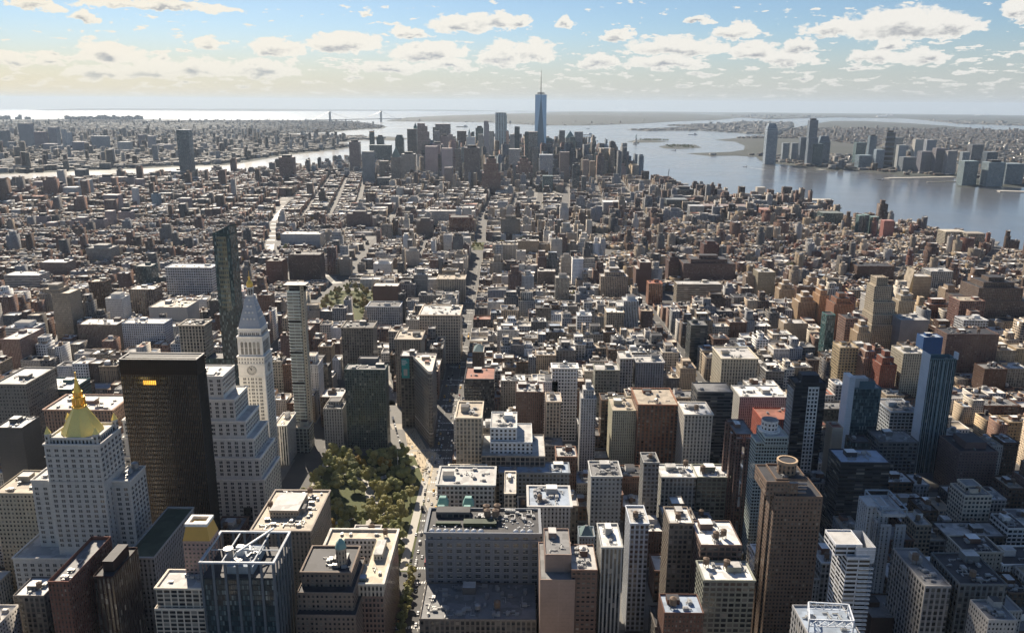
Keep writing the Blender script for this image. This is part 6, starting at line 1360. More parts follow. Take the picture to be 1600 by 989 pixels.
# ------------------------------------------------------------------ the mass of smaller buildings: one sheet of many roofs
def box_batch(cx, cy, hx, hy, an, z0, z1, colr, st, rcol, par=None, name='rooftops'):
    """vectorised boxes with sunk roofs where par > 0"""
    n = len(cx); ca, sa = np.cos(an), np.sin(an)
    def ring(kx, ky, z):
        P = []
        for sx, sy in ((-1, -1), (1, -1), (1, 1), (-1, 1)):
            lx, ly = sx*kx, sy*ky; P.append(np.stack([cx+lx*ca-ly*sa, cy+lx*sa+ly*ca, z], -1))
        return np.stack(P, 1)
    t = .4
    par = np.zeros(n) if par is None else par
    A = ring(hx, hy, z0); B = ring(hx, hy, z1); Cc = ring(np.maximum(hx-t, .2), np.maximum(hy-t, .2), z1); D = ring(np.maximum(hx-t, .2), np.maximum(hy-t, .2), z1-par)
    V = np.concatenate([A, B, Cc, D], 1); V = V.reshape(-1, 3)
    base = (np.arange(n)*16)[:, None]
    F = []; mi = []; UV = []; CC = []; SS = []
    zero = np.zeros(n)
    for i in range(4):
        j = (i+1) % 4; F.append(base+np.array([[i, j, 4+j, 4+i]])); mi.append(np.zeros(n)); L = 2*(hx if i % 2 == 0 else hy); Ht = z1-z0; off = i*40.
        UV.append(np.stack([np.stack([zero+off, Ht], -1), np.stack([L+off, Ht], -1), np.stack([L+off, zero], -1), np.stack([zero+off, zero], -1)], 1)); CC.append(colr); SS.append(st)
    z2 = np.zeros((n, 4, 2)); bl = np.tile(np.array([[3, 3, 0, 0.]]), (n, 1)); pc = colr.copy(); pc[:, :3] *= 1.1; pc[:, 3] = 0
    for i in range(4):
        j = (i+1) % 4; F.append(base+np.array([[4+i, 4+j, 8+j, 8+i]])); mi.append(np.zeros(n)); UV.append(z2); CC.append(pc); SS.append(bl)
        F.append(base+np.array([[8+i, 8+j, 12+j, 12+i]])); mi.append(np.zeros(n)); UV.append(z2); CC.append(pc); SS.append(bl)
    F.append(base+np.array([[12, 13, 14, 15]])); mi.append(np.ones(n)); UV.append(z2); CC.append(rcol); SS.append(bl)
    return V, np.concatenate(F), np.concatenate(mi), np.concatenate(UV).reshape(-1, 2), np.concatenate(CC), np.concatenate(SS)
def cat_batches(bs):
    off = 0; V = []; F = []; o = [[], [], [], []]
    for b in bs:
        V.append(b[0]); F.append(b[1]+off); off += len(b[0])
        for k_ in range(4): o[k_].append(b[2+k_])
    return np.concatenate(V), np.concatenate(F), *[np.concatenate(q) for q in o]
rest = rest[(vv[rest] < 1250)]
i_ = rest; n = len(i_)
jit = rng.uniform(.75, 1.3, n)
colr = np.array([c4(C[c_]) for c_ in cn[i_]]); colr[:, :3] *= jit[:, None]
stA = np.array([ST[s] for s in sn[i_]]); rcl = np.array([RC[r] for r in rn[i_]]); rcl[:, :3] *= rng.uniform(.7, 1.1, n)[:, None]
z0 = zc(cx[i_], cyy[i_]); H1 = hgt[i_]
b1 = box_batch(cx[i_], cyy[i_], hx[i_], hy[i_], an[i_], z0-1, z0+H1, colr, stA, rcl, np.full(n, .9))
bs = [b1]
# bulkheads, plant, tanks and rear extensions on the same sheet
for rep, (pk, sx, sh) in enumerate(((.75, (1.4, 3.4), (2.4, 4.5)), (.6, (.7, 2.0), (1.2, 2.6)), (.5, (.5, 1.6), (.8, 2.2)), (.3, (1.2, 1.9), (5, 7)))):
    far = cyy[i_] > 3000
    s = (rng.random(n) < pk*np.where(far, .55, 1)); q = i_[s]; k_ = len(q)
    ox = rng.uniform(-.7, .7, k_)*hx[q]; oy = rng.uniform(-.7, .7, k_)*hy[q]; ca, sa = np.cos(an[q]), np.sin(an[q])
    wx = np.minimum(rng.uniform(*sx, k_), hx[q]*.5); wy = np.minimum(rng.uniform(*sx, k_), hy[q]*.5); zz0 = zc(cx[q], cyy[q])+hgt[q]-.9
    cc = np.array([c4(C[c_]) for c_ in rng.choice(np.array(['brick', 'tan', 'white', 'grey', 'lime', 'dark', 'brown'] if rep < 3 else ['brown', 'dark', 'brown', 'soot', 'grey', 'brown', 'dark'], object), k_)]); rc_ = np.array([RC[c_] for c_ in rng.choice(np.array(['white', 'light', 'dark', 'grey'], object), k_)])
    bs.append(box_batch(cx[q]+ox*ca-oy*sa, cyy[q]+ox*sa+oy*ca, wx, wy, an[q], zz0, zz0+rng.uniform(*sh, k_), cc, np.tile(np.array([[3, 3, 0, 0.]]), (k_, 1)), rc_))
# set-back upper parts on taller ones
s = (H1 > 34) & (rng.random(n) < .55) & (hx[i_] > 6); q = i_[s]; k_ = len(q)
up = rng.uniform(4, 16, k_); zz0 = zc(cx[q], cyy[q])+hgt[q]-.9
bs.append(box_batch(cx[q], cyy[q]+hy[q]*.15, hx[q]*rng.uniform(.4, .8, k_), hy[q]*rng.uniform(.4, .75, k_), an[q], zz0, zz0+up, colr[s], stA[s], rcl[s], np.full(k_, .6)))
V, F_, mi, uv, cc, ss = cat_batches(bs)
o = raw_mesh('city_blocks', V, F_, mi, uv, cc, ss, FR); tag(o, 'the rest of the low brick and masonry roofs filling the blocks to the river', 'rooftops', kind='stuff')
# block pavements
pm = MB()
for P in pave:
    c0 = sum(p[0] for p in P)/4; c1 = sum(p[1] for p in P)/4
    if c1 > 4400 or not inpoly(c0, c1, MANH) : continue
    if bool(parkmask(c0, c1, 0)): continue
    pm.prism(P, 0, .15, mi=0, rmi=0)
o = pm.build('pavement', PAVE); tag(o, kind='structure')
# ------------------------------------------------------------------ far quarters across the rivers
def scatter(P, n, hmu, size, name, label, dense=None, cols=('brick', 'brown', 'tan', 'grey', 'white', 'soot'), ymax=99999, tall=.03):
    xs = [p[0] for p in P]; ys = [p[1] for p in P]; X = rng.uniform(max(min(xs), -9000), min(max(xs), 12000), n*6); Y = rng.uniform(min(ys), min(max(ys), ymax), n*6)
    u, v = proj(X, Y, 0.); k_ = inpoly(X, Y, P) & (u > -60) & (u < 1660) & (edged(X, Y, P) > 40)
    if dense is not None: k_ &= dense(X, Y)
    for (a, b_, c_, d) in FOOT: k_ &= ~((X > a-15) & (X < b_+15) & (Y > c_-15) & (Y < d+15))
    X, Y = X[k_][:n], Y[k_][:n]; m_ = len(X)
    if not m_: return
    hx_ = rng.uniform(*size, m_); hy_ = rng.uniform(*size, m_)*.6; h = np.abs(rng.normal(hmu, hmu*.35, m_))+4
    t = rng.random(m_) < tall; h[t] *= rng.uniform(2, 4, t.sum()); hx_[t] *= .6
    c = np.array([c4(C[q]) for q in rng.choice(np.array(cols, object), m_)]); c[:, :3] *= .45; r_ = np.array([RC[q] for q in rng.choice(np.array(['white', 'light', 'dark', 'grey', 'tan'], object), m_)])
    z = zc(X, Y)+1; r_[:, :3] *= rng.uniform(.1, .65, m_)[:, None]
    b = box_batch(X, Y, hx_, hy_, np.full(m_, .3)+rng.choice([0, .5], m_), z, z+h+2, c, np.tile(np.array([[5, 4, .5, .5]]), (m_, 1)), r_)
    o = raw_mesh(name, *b[:2], *b[2:], FR); tag(o, label, 'rooftops', kind='stuff')
scatter(BK, 15000, 9, (7, 26), 'far_left_roofs', 'low roofs of the borough across the left river, fading into haze', ymax=17000)
scatter(BK, 9000, 15, (9, 30), 'far_left_blocks', 'denser waterfront blocks of the borough across the left river', ymax=9500, tall=.06)
scatter(NJ, 12000, 8, (8, 30), 'far_right_roofs', 'low roofs of the towns across the right river', ymax=14000, dense=lambda x, y: ~((x < 3300) & (y > 6300) & (y < 9500)))
scatter(BAY, 1500, 9, (15, 60), 'port_sheds', 'long pale port sheds on the peninsula in the bay', cols=('white', 'grey', 'lime'))
scatter(NJ2, 3500, 10, (20, 90), 'horizon_sheds', 'scattered pale sheds and tanks on the far plain', cols=('white', 'grey', 'lime', 'tan'), ymax=34000)
scatter(SI, 1600, 7, (10, 30), 'hillside_roofs', 'small pale houses scattered over the far wooded island', cols=('white', 'lime', 'tan'), ymax=22000)
scatter(RED, 350, 9, (15, 50), 'warehouse_roofs', 'long low warehouses on the spit by the left river')
# slabs along the far left coast
for i in range(34):
    u = [2, 6, 10, 14, 28, 32, 42, 46][i] if i < 8 else 105+(i-8)*4.6
    x0, y = ground(u, 187.4); w_ = RNDH.uniform(22, 55); h = RNDH.uniform(45, 95)
    m = MB(); m.box(-w_, w_, -12, 12, -3, h, wc=(.16, .17, .2, 0), st=(8, 8, .5, .5), rc=RC['grey']); m.box(-w_*.3, w_*.3, -8, 8, h, h+9, wc=(.16, .17, .2, 0), rc=RC['grey'])
    o = m.build('apartment_slab', FR); o.location = (x0, y, float(zc(x0, y))); tag(o, 'tiny slab block standing on the far coast against the bright sea', 'slab block', 'slab blocks on the far bright coast')
# ------------------------------------------------------------------ buildings built one by one
LM = [('the gold pyramid tower', 120, 690), ('the black office slab', 255, 640), ('the white clock tower', 395, 600), ('the open crown tower', 375, 920), ('the terrace building', 750, 900), ('the wedge building', 672, 620), ('the green glass block', 570, 630),
      ('the needle glass tower', 460, 560), ('the angular glass tower', 350, 450), ('the square trees', 520, 475), ('the white penthouse tower', 785, 670), ('the slender sunlit tower', 920, 640), ('the white gridded tower', 883, 600),
      ('the red brick block', 1030, 650), ('the drum topped tower', 1240, 800), ('the dark striped tower', 1265, 640), ('the blue glass slab', 1350, 640), ('the teal ribbed tower', 1470, 640), ('the art deco tower', 1383, 470),
      ('the swept yellow tower', 1440, 440), ('the blue shrouded tower', 885, 430), ('the grey concrete slab', 1390, 850), ('the narrow grey loft', 955, 900), ('the palazzo block', 860, 800), ('the courtyard building', 570, 880), ('the cream store', 690, 510),
      ('the tan slab', 80, 490), ('the dark office block', 1350, 760), ('the twin lofts', 1090, 770), ('the sunlit setback block', 960, 450), ('the terraced complex', 1560, 470), ('the orange lit tower', 1288, 480), ('the corner penthouse', 1560, 970)]
COLW = {'brick': 'brick red', 'red': 'dull red', 'brown': 'dark brown', 'tan': 'tan', 'cream': 'cream', 'white': 'white', 'grey': 'grey', 'lime': 'pale stone', 'sand': 'sandy', 'dark': 'black', 'soot': 'sooty grey', 'steel': 'steel grey', 'pink': 'pinkish'}
ROW = {'white': 'white roof', 'light': 'pale roof', 'dark': 'black roof', 'grey': 'grey roof', 'tan': 'tan roof', 'red': 'reddish roof', 'bluegrey': 'bluish roof'}
seen = {}; ORD = ['', 'second ', 'third ', 'fourth ', 'fifth ', 'sixth ', 'seventh ', 'eighth ', 'ninth ', 'tenth ']
rb = random.Random(21)
meta = []
for i in ind:
    x, y, a, b_, ang, h = float(cx[i]), float(cyy[i]), float(hx[i]), float(hy[i]), float(an[i]), float(hgt[i]); u, v = float(uu[i]), float(vv[i])
    near = y < 1000
    kind = 'tower' if h > 62 else 'tall loft' if h > 44 else 'loft' if h > 24 else 'low building'
    nt = rb.choice([0, 1, 1, 2]) if (a > 4.5 and b_ > 6) else 0
    cands = sorted(LM, key=lambda t: hypot(t[1]-u, (t[2]-v)*1.5))[0]
    du, dv = u-cands[1], v-cands[2]
    rel = ('left of' if du < 0 else 'right of') if abs(du) > abs(dv)*1.2 else ('behind' if dv < 0 else 'before')
    tk = {0: '', 1: ', one tank', 2: ', two tanks'}[nt]
    meta.append([i, kind, COLW[cn[i]], ROW[rn[i]], tk, rel, cands[0], u, v, nt, hypot(du, dv)])
grp = {}
for m_ in meta: grp.setdefault((m_[1], m_[2], m_[3], m_[4], m_[5], m_[6]), []).append(m_)
for k_, L in grp.items():
    L.sort(key=lambda t: t[10])
    for j, m_ in enumerate(L):
        pre = '' if len(L) == 1 else ['nearest ', 'second nearest ', 'third nearest ', 'fourth nearest ', 'fifth nearest ', 'sixth nearest ', 'seventh nearest '][min(j, 6)]
        i, kind, cw, rw, tk, rel, lm, u, v, nt, _ = m_
        label = f'{pre}{cw} {kind}, {rw}{tk}, {rel} {lm}'
        x, y, a, b_, ang, h = float(cx[i]), float(cyy[i]), float(hx[i]), float(hy[i]), float(an[i]), float(hgt[i])
        B = Bld('loft_building' if h > 24 else 'low_building', label, 'building', 0, 0, 'lofts and small buildings of the near blocks')
        B.e.location = (x, y, 0); B.e.rotation_euler = (0, 0, ang)
        wc = c4(C[cn[i]]); jt = rb.uniform(.55, 1.05); wc = (wc[0]*jt, wc[1]*jt, wc[2]*jt, 0); st = ST[sn[i]]; rc = RC[rn[i]]
        up = h > 40 and a > 7 and rb.random() < .45
        shell(B, -a, a, -b_, b_, 0, h, wc, st, rc, par=1.1, cornice=.6 if rb.random() < .6 else None)
        ztop = h-1.1
        if rb.random() < .6 and h > 20:
            o_ = .35; sc2 = MB(); 
            for zq in ((h*.8,) if h < 34 else (h*.84,)): sc2.prism([(-a-o_, -b_-o_), (a+o_, -b_-o_), (a+o_, b_+o_), (-a-o_, b_+o_)], zq, zq+.7, wc=(min(1, wc[0]*1.25), min(1, wc[1]*1.25), min(1, wc[2]*1.25), 0), st=ST['blank'], rc=(*wc[:3], 1), bottom=True)
            B.p['string_course'] = sc2
            B.part('entrance_storey').prism([(-a-.15, -b_-.15), (a+.15, -b_-.15), (a+.15, b_+.15), (-a-.15, b_+.15)], 0, 5.2, wc=(wc[0]*.6, wc[1]*.6, wc[2]*.6, 0), st=(3.4, 9, .75, .6), rc=(*wc[:3], 1))
        if up:
            k2 = rb.uniform(.45, .75); hu = rb.uniform(4, 11); shell(B, -a*k2, a*k2*.9, -b_*.3, b_*.85, ztop, h+hu, wc, st, rc, par=.7, name='upper_storeys', rname='upper_roof')
        if rb.random() < .3 and a > 6: 
            n_ = int(a*2/rb.uniform(4, 6)); 
            for q in range(n_+1): xx = -a+q*2*a/n_; B.part('pier').box(max(-a, xx-.4), min(a, xx+.4), -b_-.35, -b_-.02, 0, h-2, wc=wc, st=ST['blank'], rc=(*wc[:3], 1))
        clutter(B, -a+.6, a-.6, -b_+.6, (b_-.6) if not up else -b_*.3, ztop, rb.randint(4, 10) if a > 5 else 2, nt, wc=rb.choice([wc, c4('brick'), c4('white'), c4('tan')]), rnd=rb)
        B.done()
# ================================================================== park, trees, plaza, traffic, boats
m = MB(); a, b_, c_, d = PARK; m.prism([(a-PHI*c_*0, c_), (b_, c_), (b_-3, d), (a, d)], 0, .14); o = m.build('park_lawn', [GRASS, GRASS]); tag(o, kind='structure')
m = MB(); a, b_, c_, d = SQ2; m.box(a, b_, c_, d, 0, .14); a, b_, c_, d = WSQ; m.box(a, b_, c_, d, 0, .14); o = m.build('square_lawn', [GRASS, GRASS]); tag(o, kind='structure')
pth = MB()
def path(pts, wd, z=.16, mb=pth):
    for (x1, y1), (x2, y2) in zip(pts, pts[1:]):
        L = hypot(x2-x1, y2-y1); nx, ny = -(y2-y1)/L*wd/2, (x2-x1)/L*wd/2; mb.face([(x1-nx, y1-ny, z), (x2-nx, y2-ny, z), (x2+nx, y2+ny, z), (x1+nx, y1+ny, z)])
path([(-100, 610), (-130, 640), (-135, 700), (-150, 760), (-105, 800)], 7); path([(-200, 650), (-135, 700)], 5, .165); path([(-200, 800), (-150, 760), (-120, 690), (-92, 640)], 5, .17)
path([(-92, 600), (-92, 820)], 7, .175); path([(-203, 600), (-203, 825)], 5, .178)
o = pth.build('park_path', CONC); tag(o, kind='structure')
# plaza triangles, kerbs and crossings, raised like real islands
pz = MB()
ccw = lambda P: P if sum(P[i][0]*P[(i+1) % len(P)][1]-P[(i+1) % len(P)][0]*P[i][1] for i in range(len(P))) > 0 else P[::-1]
tri1 = ccw(G_((644.5, 705.7), (682, 706.8), (671, 758), (664, 753))); tri2 = ccw(G_((629, 658), (642, 656), (667, 702), (638, 702)))
pz.prism(tri1, 0, .16); pz.prism(tri2, 0, .16)
o = pz.build('plaza', [PLAZA, PLAZA]); tag(o, kind='structure')
rd = MB()
bw = MB(); path([(x, y) for x, y in BWAY[3:5]], 20, .02, bw); bw.face([(*p, .02) for p in ccw(G_((606, 606), (622, 640), (645, 655), (672, 700), (692, 715), (697, 760), (672, 805), (650, 760), (628, 705), (604, 650)))])
o = bw.build('avenue_surface', paint('sunlit_avenue_tone', (.34, .31, .26), .8, 0, .2, .15)); tag(o, kind='structure')  # sunlight on the avenue is painted in by this paler road colour
bw = MB(); path([(-380, 1700)]+BOW, 22, .02, bw)
o = bw.build('sunlit_road', paint('pale_road', (.15, .145, .13), .42, 0, .2, .1)); tag(o, kind='structure')  # pale colour paints the sun's glow onto this distant road
mk_ = MB()
def fifth(y, off=0): return -68-PHI*y+off
for k_, y in enumerate(np.arange(430, 2000, 9.0)):
    for off in (-5.5, 5.5): x = fifth(y, off); mk_.face([(x-.12, y, .03), (x+.12, y, .03), (x+.12, y+3.5, .03), (x-.12, y+3.5, .03)])
for n in range(29, 12, -1):
    for yy in (STY(n)-12, STY(n)+9):
        for q in range(12): x = fifth(yy, -11+q*1.9); mk_.face([(x, yy, .034), (x+.9, yy, .034), (x+.9, yy+3, .034), (x, yy+3, .034)])
for n in range(26, 13, -1):
    for yy in (STY(n)-12, STY(n)+9):
        for q in range(11): x = 266-PHI*yy-10+q*1.9; mk_.face([(x, yy, .034), (x+.9, yy, .034), (x+.9, yy+3, .034), (x, yy+3, .034)])
for q in range(16):
    x = -118+q*1.7; mk_.face([(x, 828, .036), (x+.9, 828, .036), (x+.9, 833, .036), (x, 833, .036)])
o = mk_.build('road_marking', MARK); tag(o, kind='structure')
# ---- trees
def leafmat(name, c):
    m, N, b = newmat(name); pos = N.node('ShaderNodeNewGeometry').outputs['Position']; n = N.noise(pos, .35, 3, .6)
    cn_ = N.mix(n, tuple(q*.7 for q in c), tuple(min(1, q*1.35) for q in c)); N.l.new(cn_, b.inputs['Base Color']); b.inputs['Roughness'].default_value = .7; b.inputs['Subsurface Weight'].default_value = 0
    return m
LEAF = [leafmat('olive_leaves', (.36, .33, .12)), leafmat('green_leaves', (.29, .30, .11)), leafmat('ochre_leaves', (.32, .24, .08)), leafmat('yellow_leaves', (.34, .22, .04)), leafmat('dark_leaves', (.22, .23, .09))]
def crown_mesh(r, h, nf, mat, seed, leaf=.4):
    g = np.random.default_rng(seed); V = []; 
    nc = 16; cs = [(g.normal(0, r*.42), g.normal(0, r*.42), h*.5+g.normal(0, h*.22), g.uniform(.28, .5)*r) for _ in range(nc)]
    pts = []
    for k_ in range(nf):
        c = cs[g.integers(nc)]; d = g.normal(size=3); d /= np.linalg.norm(d); q = c[3]*g.uniform(.75, 1.05)**.7; p = np.array(c[:3])+d*q; p[2] = max(p[2], h*.12)
        n_ = d+g.normal(0, .35, 3); n_ /= np.linalg.norm(n_); t = np.cross(n_, [0, 0, 1.0]); t /= (np.linalg.norm(t)+1e-6); bt = np.cross(n_, t); s = leaf*g.uniform(.6, 1.4)
        V += [p-t*s-bt*s*.6, p+t*s-bt*s*.6, p+t*s*.7+bt*s*.7, p-t*s*.7+bt*s*.7]
    F = np.arange(len(V)).reshape(-1, 4); me = bpy.data.meshes.new('crown')
    o = raw_mesh('crown', np.array(V), F, None, None, None, None, mat, me=me); bpy.data.objects.remove(o); return me
def trunk_mesh(h, seed):
    g = random.Random(seed); mb = MB(); mb.cyl(0, 0, .42, 0, h*.45, 7, r1=.26)
    for k_ in range(5):
        a = k_*1.3+g.random(); L = h*g.uniform(.28, .42); mb.bar((0, 0, h*g.uniform(.3, .44)), (L*.7*cos(a), L*.7*sin(a), h*.42+L), .26)
    return proto(mb, 'trunk', [M['bark'], M['bark']])
CR = [crown_mesh(6.5, 13, 9000, LEAF[k_ % 5], 40+k_) for k_ in range(10)]; TR = [trunk_mesh(17, k_) for k_ in range(3)]
small_cr = [crown_mesh(4.2, 8, 500, LEAF[k_ % 5], 80+k_, .8) for k_ in range(5)]
rt = random.Random(9); placed = []
KN = ['olive', 'green', 'ochre', 'yellow', 'dark green']
def tree(x, y, s, k_, label, group, small=False):
    e = empty('tree', (x, y, float(zc(x, y))), rt.uniform(0, 6.28)); e.scale = (s, s, s*rt.uniform(.9, 1.1)); tag(e, label, 'tree', group)
    o = inst((small_cr if small else CR)[k_ % (5 if small else 10)], 'crown', e, (0, 0, 3.2 if small else 4.6)); inst(TR[k_ % 3], 'trunk', e, (0, 0, 0), 0, .6 if small else 1)
LMT = [('clock tower', -250, 790), ('green glass block', -165, 845), ('plaza', -95, 740), ('courtyard building', -100, 560), ('tan block', -160, 590), ('park centre', -150, 710)]
cnt = {}
tries = 0; TL = []
while len(placed) < 90 and tries < 6000:
    tries += 1; x = rt.uniform(PARK[0]+6, PARK[1]-3); y = rt.uniform(PARK[2]+3, PARK[3]-4)
    if min([hypot(x-p[0], y-p[1]) for p in placed] or [99]) < 9.3: continue
    if x > -95-max(0, y-720)*.24: continue
    if hypot(x+150, y-712) < 13 or hypot(x+128, y-655) < 9: continue
    placed.append((x, y))
ordn = ['nearest', 'second nearest', 'third nearest', 'fourth nearest', 'fifth nearest', 'sixth nearest', 'seventh nearest', 'eighth nearest', 'ninth nearest', 'tenth nearest', 'eleventh nearest', 'twelfth nearest']
TT = []
for (x, y) in placed:
    k_ = rt.choice([0, 0, 1, 1, 5, 4, 6, 5, 6, 0]) if rt.random() > .05 else 3
    lm = min(LMT, key=lambda t: hypot(t[1]-x, t[2]-y)); TT.append((x, y, k_, lm, hypot(lm[1]-x, lm[2]-y)))
gg = {}
for t in sorted(TT, key=lambda t: t[4]):
    key = (KN[t[2] % 5], t[3][0]); j = gg.get(key, 0); gg[key] = j+1
    tree(t[0], t[1], rt.uniform(.72, 1.12), t[2], f'{ordn[min(j, 11)]} {key[0]} leaved park tree to the {key[1]}', 'trees in the near park')
for j in range(9): tree(-82.5-.0155*(j-4)*9, 508+j*10.5, rt.uniform(.55, .68), rt.choice([0, 1, 5, 6]), f'small street tree beside the courtyard building, {ordn[j]} to the camera', 'street trees beside the courtyard building')
pl2 = []
while len(pl2) < 40:
    x = rt.uniform(SQ2[0]+4, SQ2[1]-4); y = rt.uniform(SQ2[2]+4, SQ2[3]-4)
    if min([hypot(x-p[0], y-p[1]) for p in pl2] or [99]) < 9: continue
    pl2.append((x, y))
for j, (x, y) in enumerate(sorted(pl2, key=lambda p: p[1])): tree(x, y, rt.uniform(.75, 1.0), rt.choice([0, 2, 2, 5, 7, 1]), 'autumn tree of the close packed grove in the far square', 'trees of the far square')
for j in range(46):
    x = rt.uniform(WSQ[0], WSQ[1]); y = rt.uniform(WSQ[2], WSQ[3]); tree(x, y, rt.uniform(.8, 1.0), rt.choice([0, 2, 3, 1]), 'olive or gold tree of the distant park before the red library', 'trees of the distant park', True)
# street trees in the far low quarters: too many to count as a wooded scatter
V = []; F = []; off = 0; mats_ = []
street = []
s_ok = [q for q in range(nL) if zn[q] in ('village', 'east', 'les', 'soho', 'green') and rng.random() < .085]
cm_ = bpy.data.meshes
base = []
for k_ in range(3):
    mm = small_cr[k_]; co = np.empty(len(mm.vertices)*3, dtype=np.float32); mm.vertices.foreach_get('co', co); base.append(co.reshape(-1, 3)[:900])
for q in s_ok[:1500]:
    cr = base[rt.randrange(3)]; ang = an[q]; side = rt.choice([-1, 1]); lx, ly = rt.uniform(-hx[q], hx[q]), side*(hy[q]+3.5)
    x, y = cx[q]+lx*cos(ang)-ly*sin(ang), cyy[q]+lx*sin(ang)+ly*cos(ang); s = rt.uniform(.9, 1.5)
    if any(a < x < b and c < y < d for a, b, c, d in FOOT): continue
    V.append(cr*s+np.array([x, y, 3+zc(x, y)]))
V = np.concatenate(V); F = np.arange(len(V)).reshape(-1, 4); mi = rng.integers(0, 4, len(V)//900+1).repeat(225)[:len(F)]
o = raw_mesh('street_trees', V, F, mi, None, None, None, LEAF[:4]); tag(o, 'olive and yellow street trees dotted between the low far roofs', 'trees', kind='stuff')
# park on the far shore tip and islands
def grove(cx_, cy_2, rx, ry, n, nm, lb):
    V = []
    for k_ in range(n):
        x, y = cx_+rng.uniform(-rx, rx), cy_2+rng.uniform(-ry, ry); V.append(base[k_ % 3][:600]*rng.uniform(1.2, 2.2)+np.array([x, y, 2+zc(x, y)]))
    V = np.concatenate(V); F = np.arange(len(V)).reshape(-1, 4); mi = np.full(len(F), 4); o = raw_mesh(nm, V, F, mi, None, None, None, LEAF); tag(o, lb, 'trees', kind='stuff')
gx, gy = ground(985, 270); grove(gx-40, gy+30, 60, 120, 80, 'waterfront_grove', 'dark trees on the waterfront park at the right end of downtown')
gx, gy = ground(1012, 219.5); grove(gx+60, gy, 150, 60, 60, 'island_grove', 'dark trees on the small statue island')
gx, gy = ground(1062, 229.5); grove(gx, gy, 110, 180, 60, 'island_wood', 'trees around the brick halls of the second small island')
# ---- cars: body, cabin glass, four wheels
def car_meshes():
    out = []
    for (nm, L, W_, Hb, Hc, c0, c1) in (('car', 4.6, 1.85, .85, 1.45, -.9, 1.5), ('van', 5.6, 2.0, 1.3, 2.3, -2.6, 1.7), ('bus', 12., 2.5, 1.3, 3.1, -5.9, 5.8)):
        b = MB(); P = [(-W_/2, -L/2), (W_/2, -L/2), (W_/2, L/2), (-W_/2, L/2)]; q = lambda y0, y1, k_: [(-W_/2*k_, y0), (W_/2*k_, y0), (W_/2*k_, y1), (-W_/2*k_, y1)]
        b.prism(q(-L/2, L/2, 1), .3, Hb, poly1=q(-L/2+.1, L/2-.1, .97)); b.prism(q(c0+.35, c1-.35, .8), Hc-.06, Hc)
        g = MB(); g.prism(q(c0, c1, .95), Hb, Hc-.06, poly1=q(c0+.35, c1-.35, .8))
        w_ = MB()
        for sx in (-1, 1):
            for sy in (-.3, .3): w_.box(sx*W_/2-.12, sx*W_/2+.12, sy*L-.33, sy*L+.33, 0, .66)
        out.append((nm, b, proto(g, 'windows', [M['glass'], M['glass']]), proto(w_, 'wheels', [M['black'], M['black']])))
    return out
CM = car_meshes(); CPAINT = [('white', paint('car_white', (.75, .75, .75), .3)), ('black', paint('car_black', (.02, .02, .025), .25)), ('silver', M['silver']), ('yellow', M['yellow']), ('dark red', paint('car_red', (.25, .02, .02), .3))]
CB = {}; nC = 0
for nm, b, g, w_ in CM:
    for cnm, mt in CPAINT: CB[nm, cnm] = proto(b, 'body', [mt, mt])
def car(x, y, ang, where, small=False):
    global nC
    if nC > 340: return
    j = rt.random(); nm, _, g, w_ = CM[0] if j < .8 else CM[1] if j < .97 else CM[2]; cnm = rt.choices(['white', 'black', 'silver', 'yellow', 'dark red'], [4, 4, 3, 1.8, .6])[0]
    e = empty('parked_car' if nm == 'car' else nm, (x, y, .16), ang)
    kd = {'car': 'taxi' if cnm == 'yellow' else 'car', 'van': 'van', 'bus': 'bus'}[nm]
    tag(e, f'{cnm} {kd} {where}', kd, f'{cnm} {kd}s {where}'); inst(CB[nm, cnm], 'body', e, (0, 0, 0)); inst(g, 'windows', e, (0, 0, 0))
    nC += 1
    if not small: inst(w_, 'wheels', e, (0, 0, 0))
for y in np.arange(420, 1750, 7.2):
    for off in (-9.5, -5, -1, 3.5, 9.5):
        if rt.random() < (.25 if y < 1150 else .12): car(fifth(y, off)+rt.uniform(-.4, .4), y+rt.uniform(-1.5, 1.5), 0, 'in the avenue beside the wedge building' if y > 830 else 'in the avenue beside the park' if y > 560 else 'on the avenue left of the terrace building', y > 1000)
for (x1, y1), (x2, y2) in zip(BWAY[2:4], BWAY[3:5]):
    L = hypot(x2-x1, y2-y1); an_ = atan2(y2-y1, x2-x1)-pi/2
    for t in np.arange(5, L, 8.5):
        for off in (-6.5, 5.5):
            if rt.random() < .42: car(x1+(x2-x1)*t/L+off*cos(an_), y1+(y2-y1)*t/L+off*sin(an_), an_, 'on the sunlit diagonal street left of the wedge building')
for y in np.arange(700, 1800, 8.):
    for off in (-8, -3, 2, 8):
        if rt.random() < .15: car(266-PHI*y+off, y, 0, 'on the sunlit avenue right of the centre', y > 900)
for n in (22, 24, 25, 27):
    for gx_ in np.arange(-40, 240, 8):
        if rt.random() < .3: x, y = g2w(gx_, STY(n)+rt.choice([-5, 5])); car(x, y, pi/2, 'parked along a shaded side street between the lofts', True)
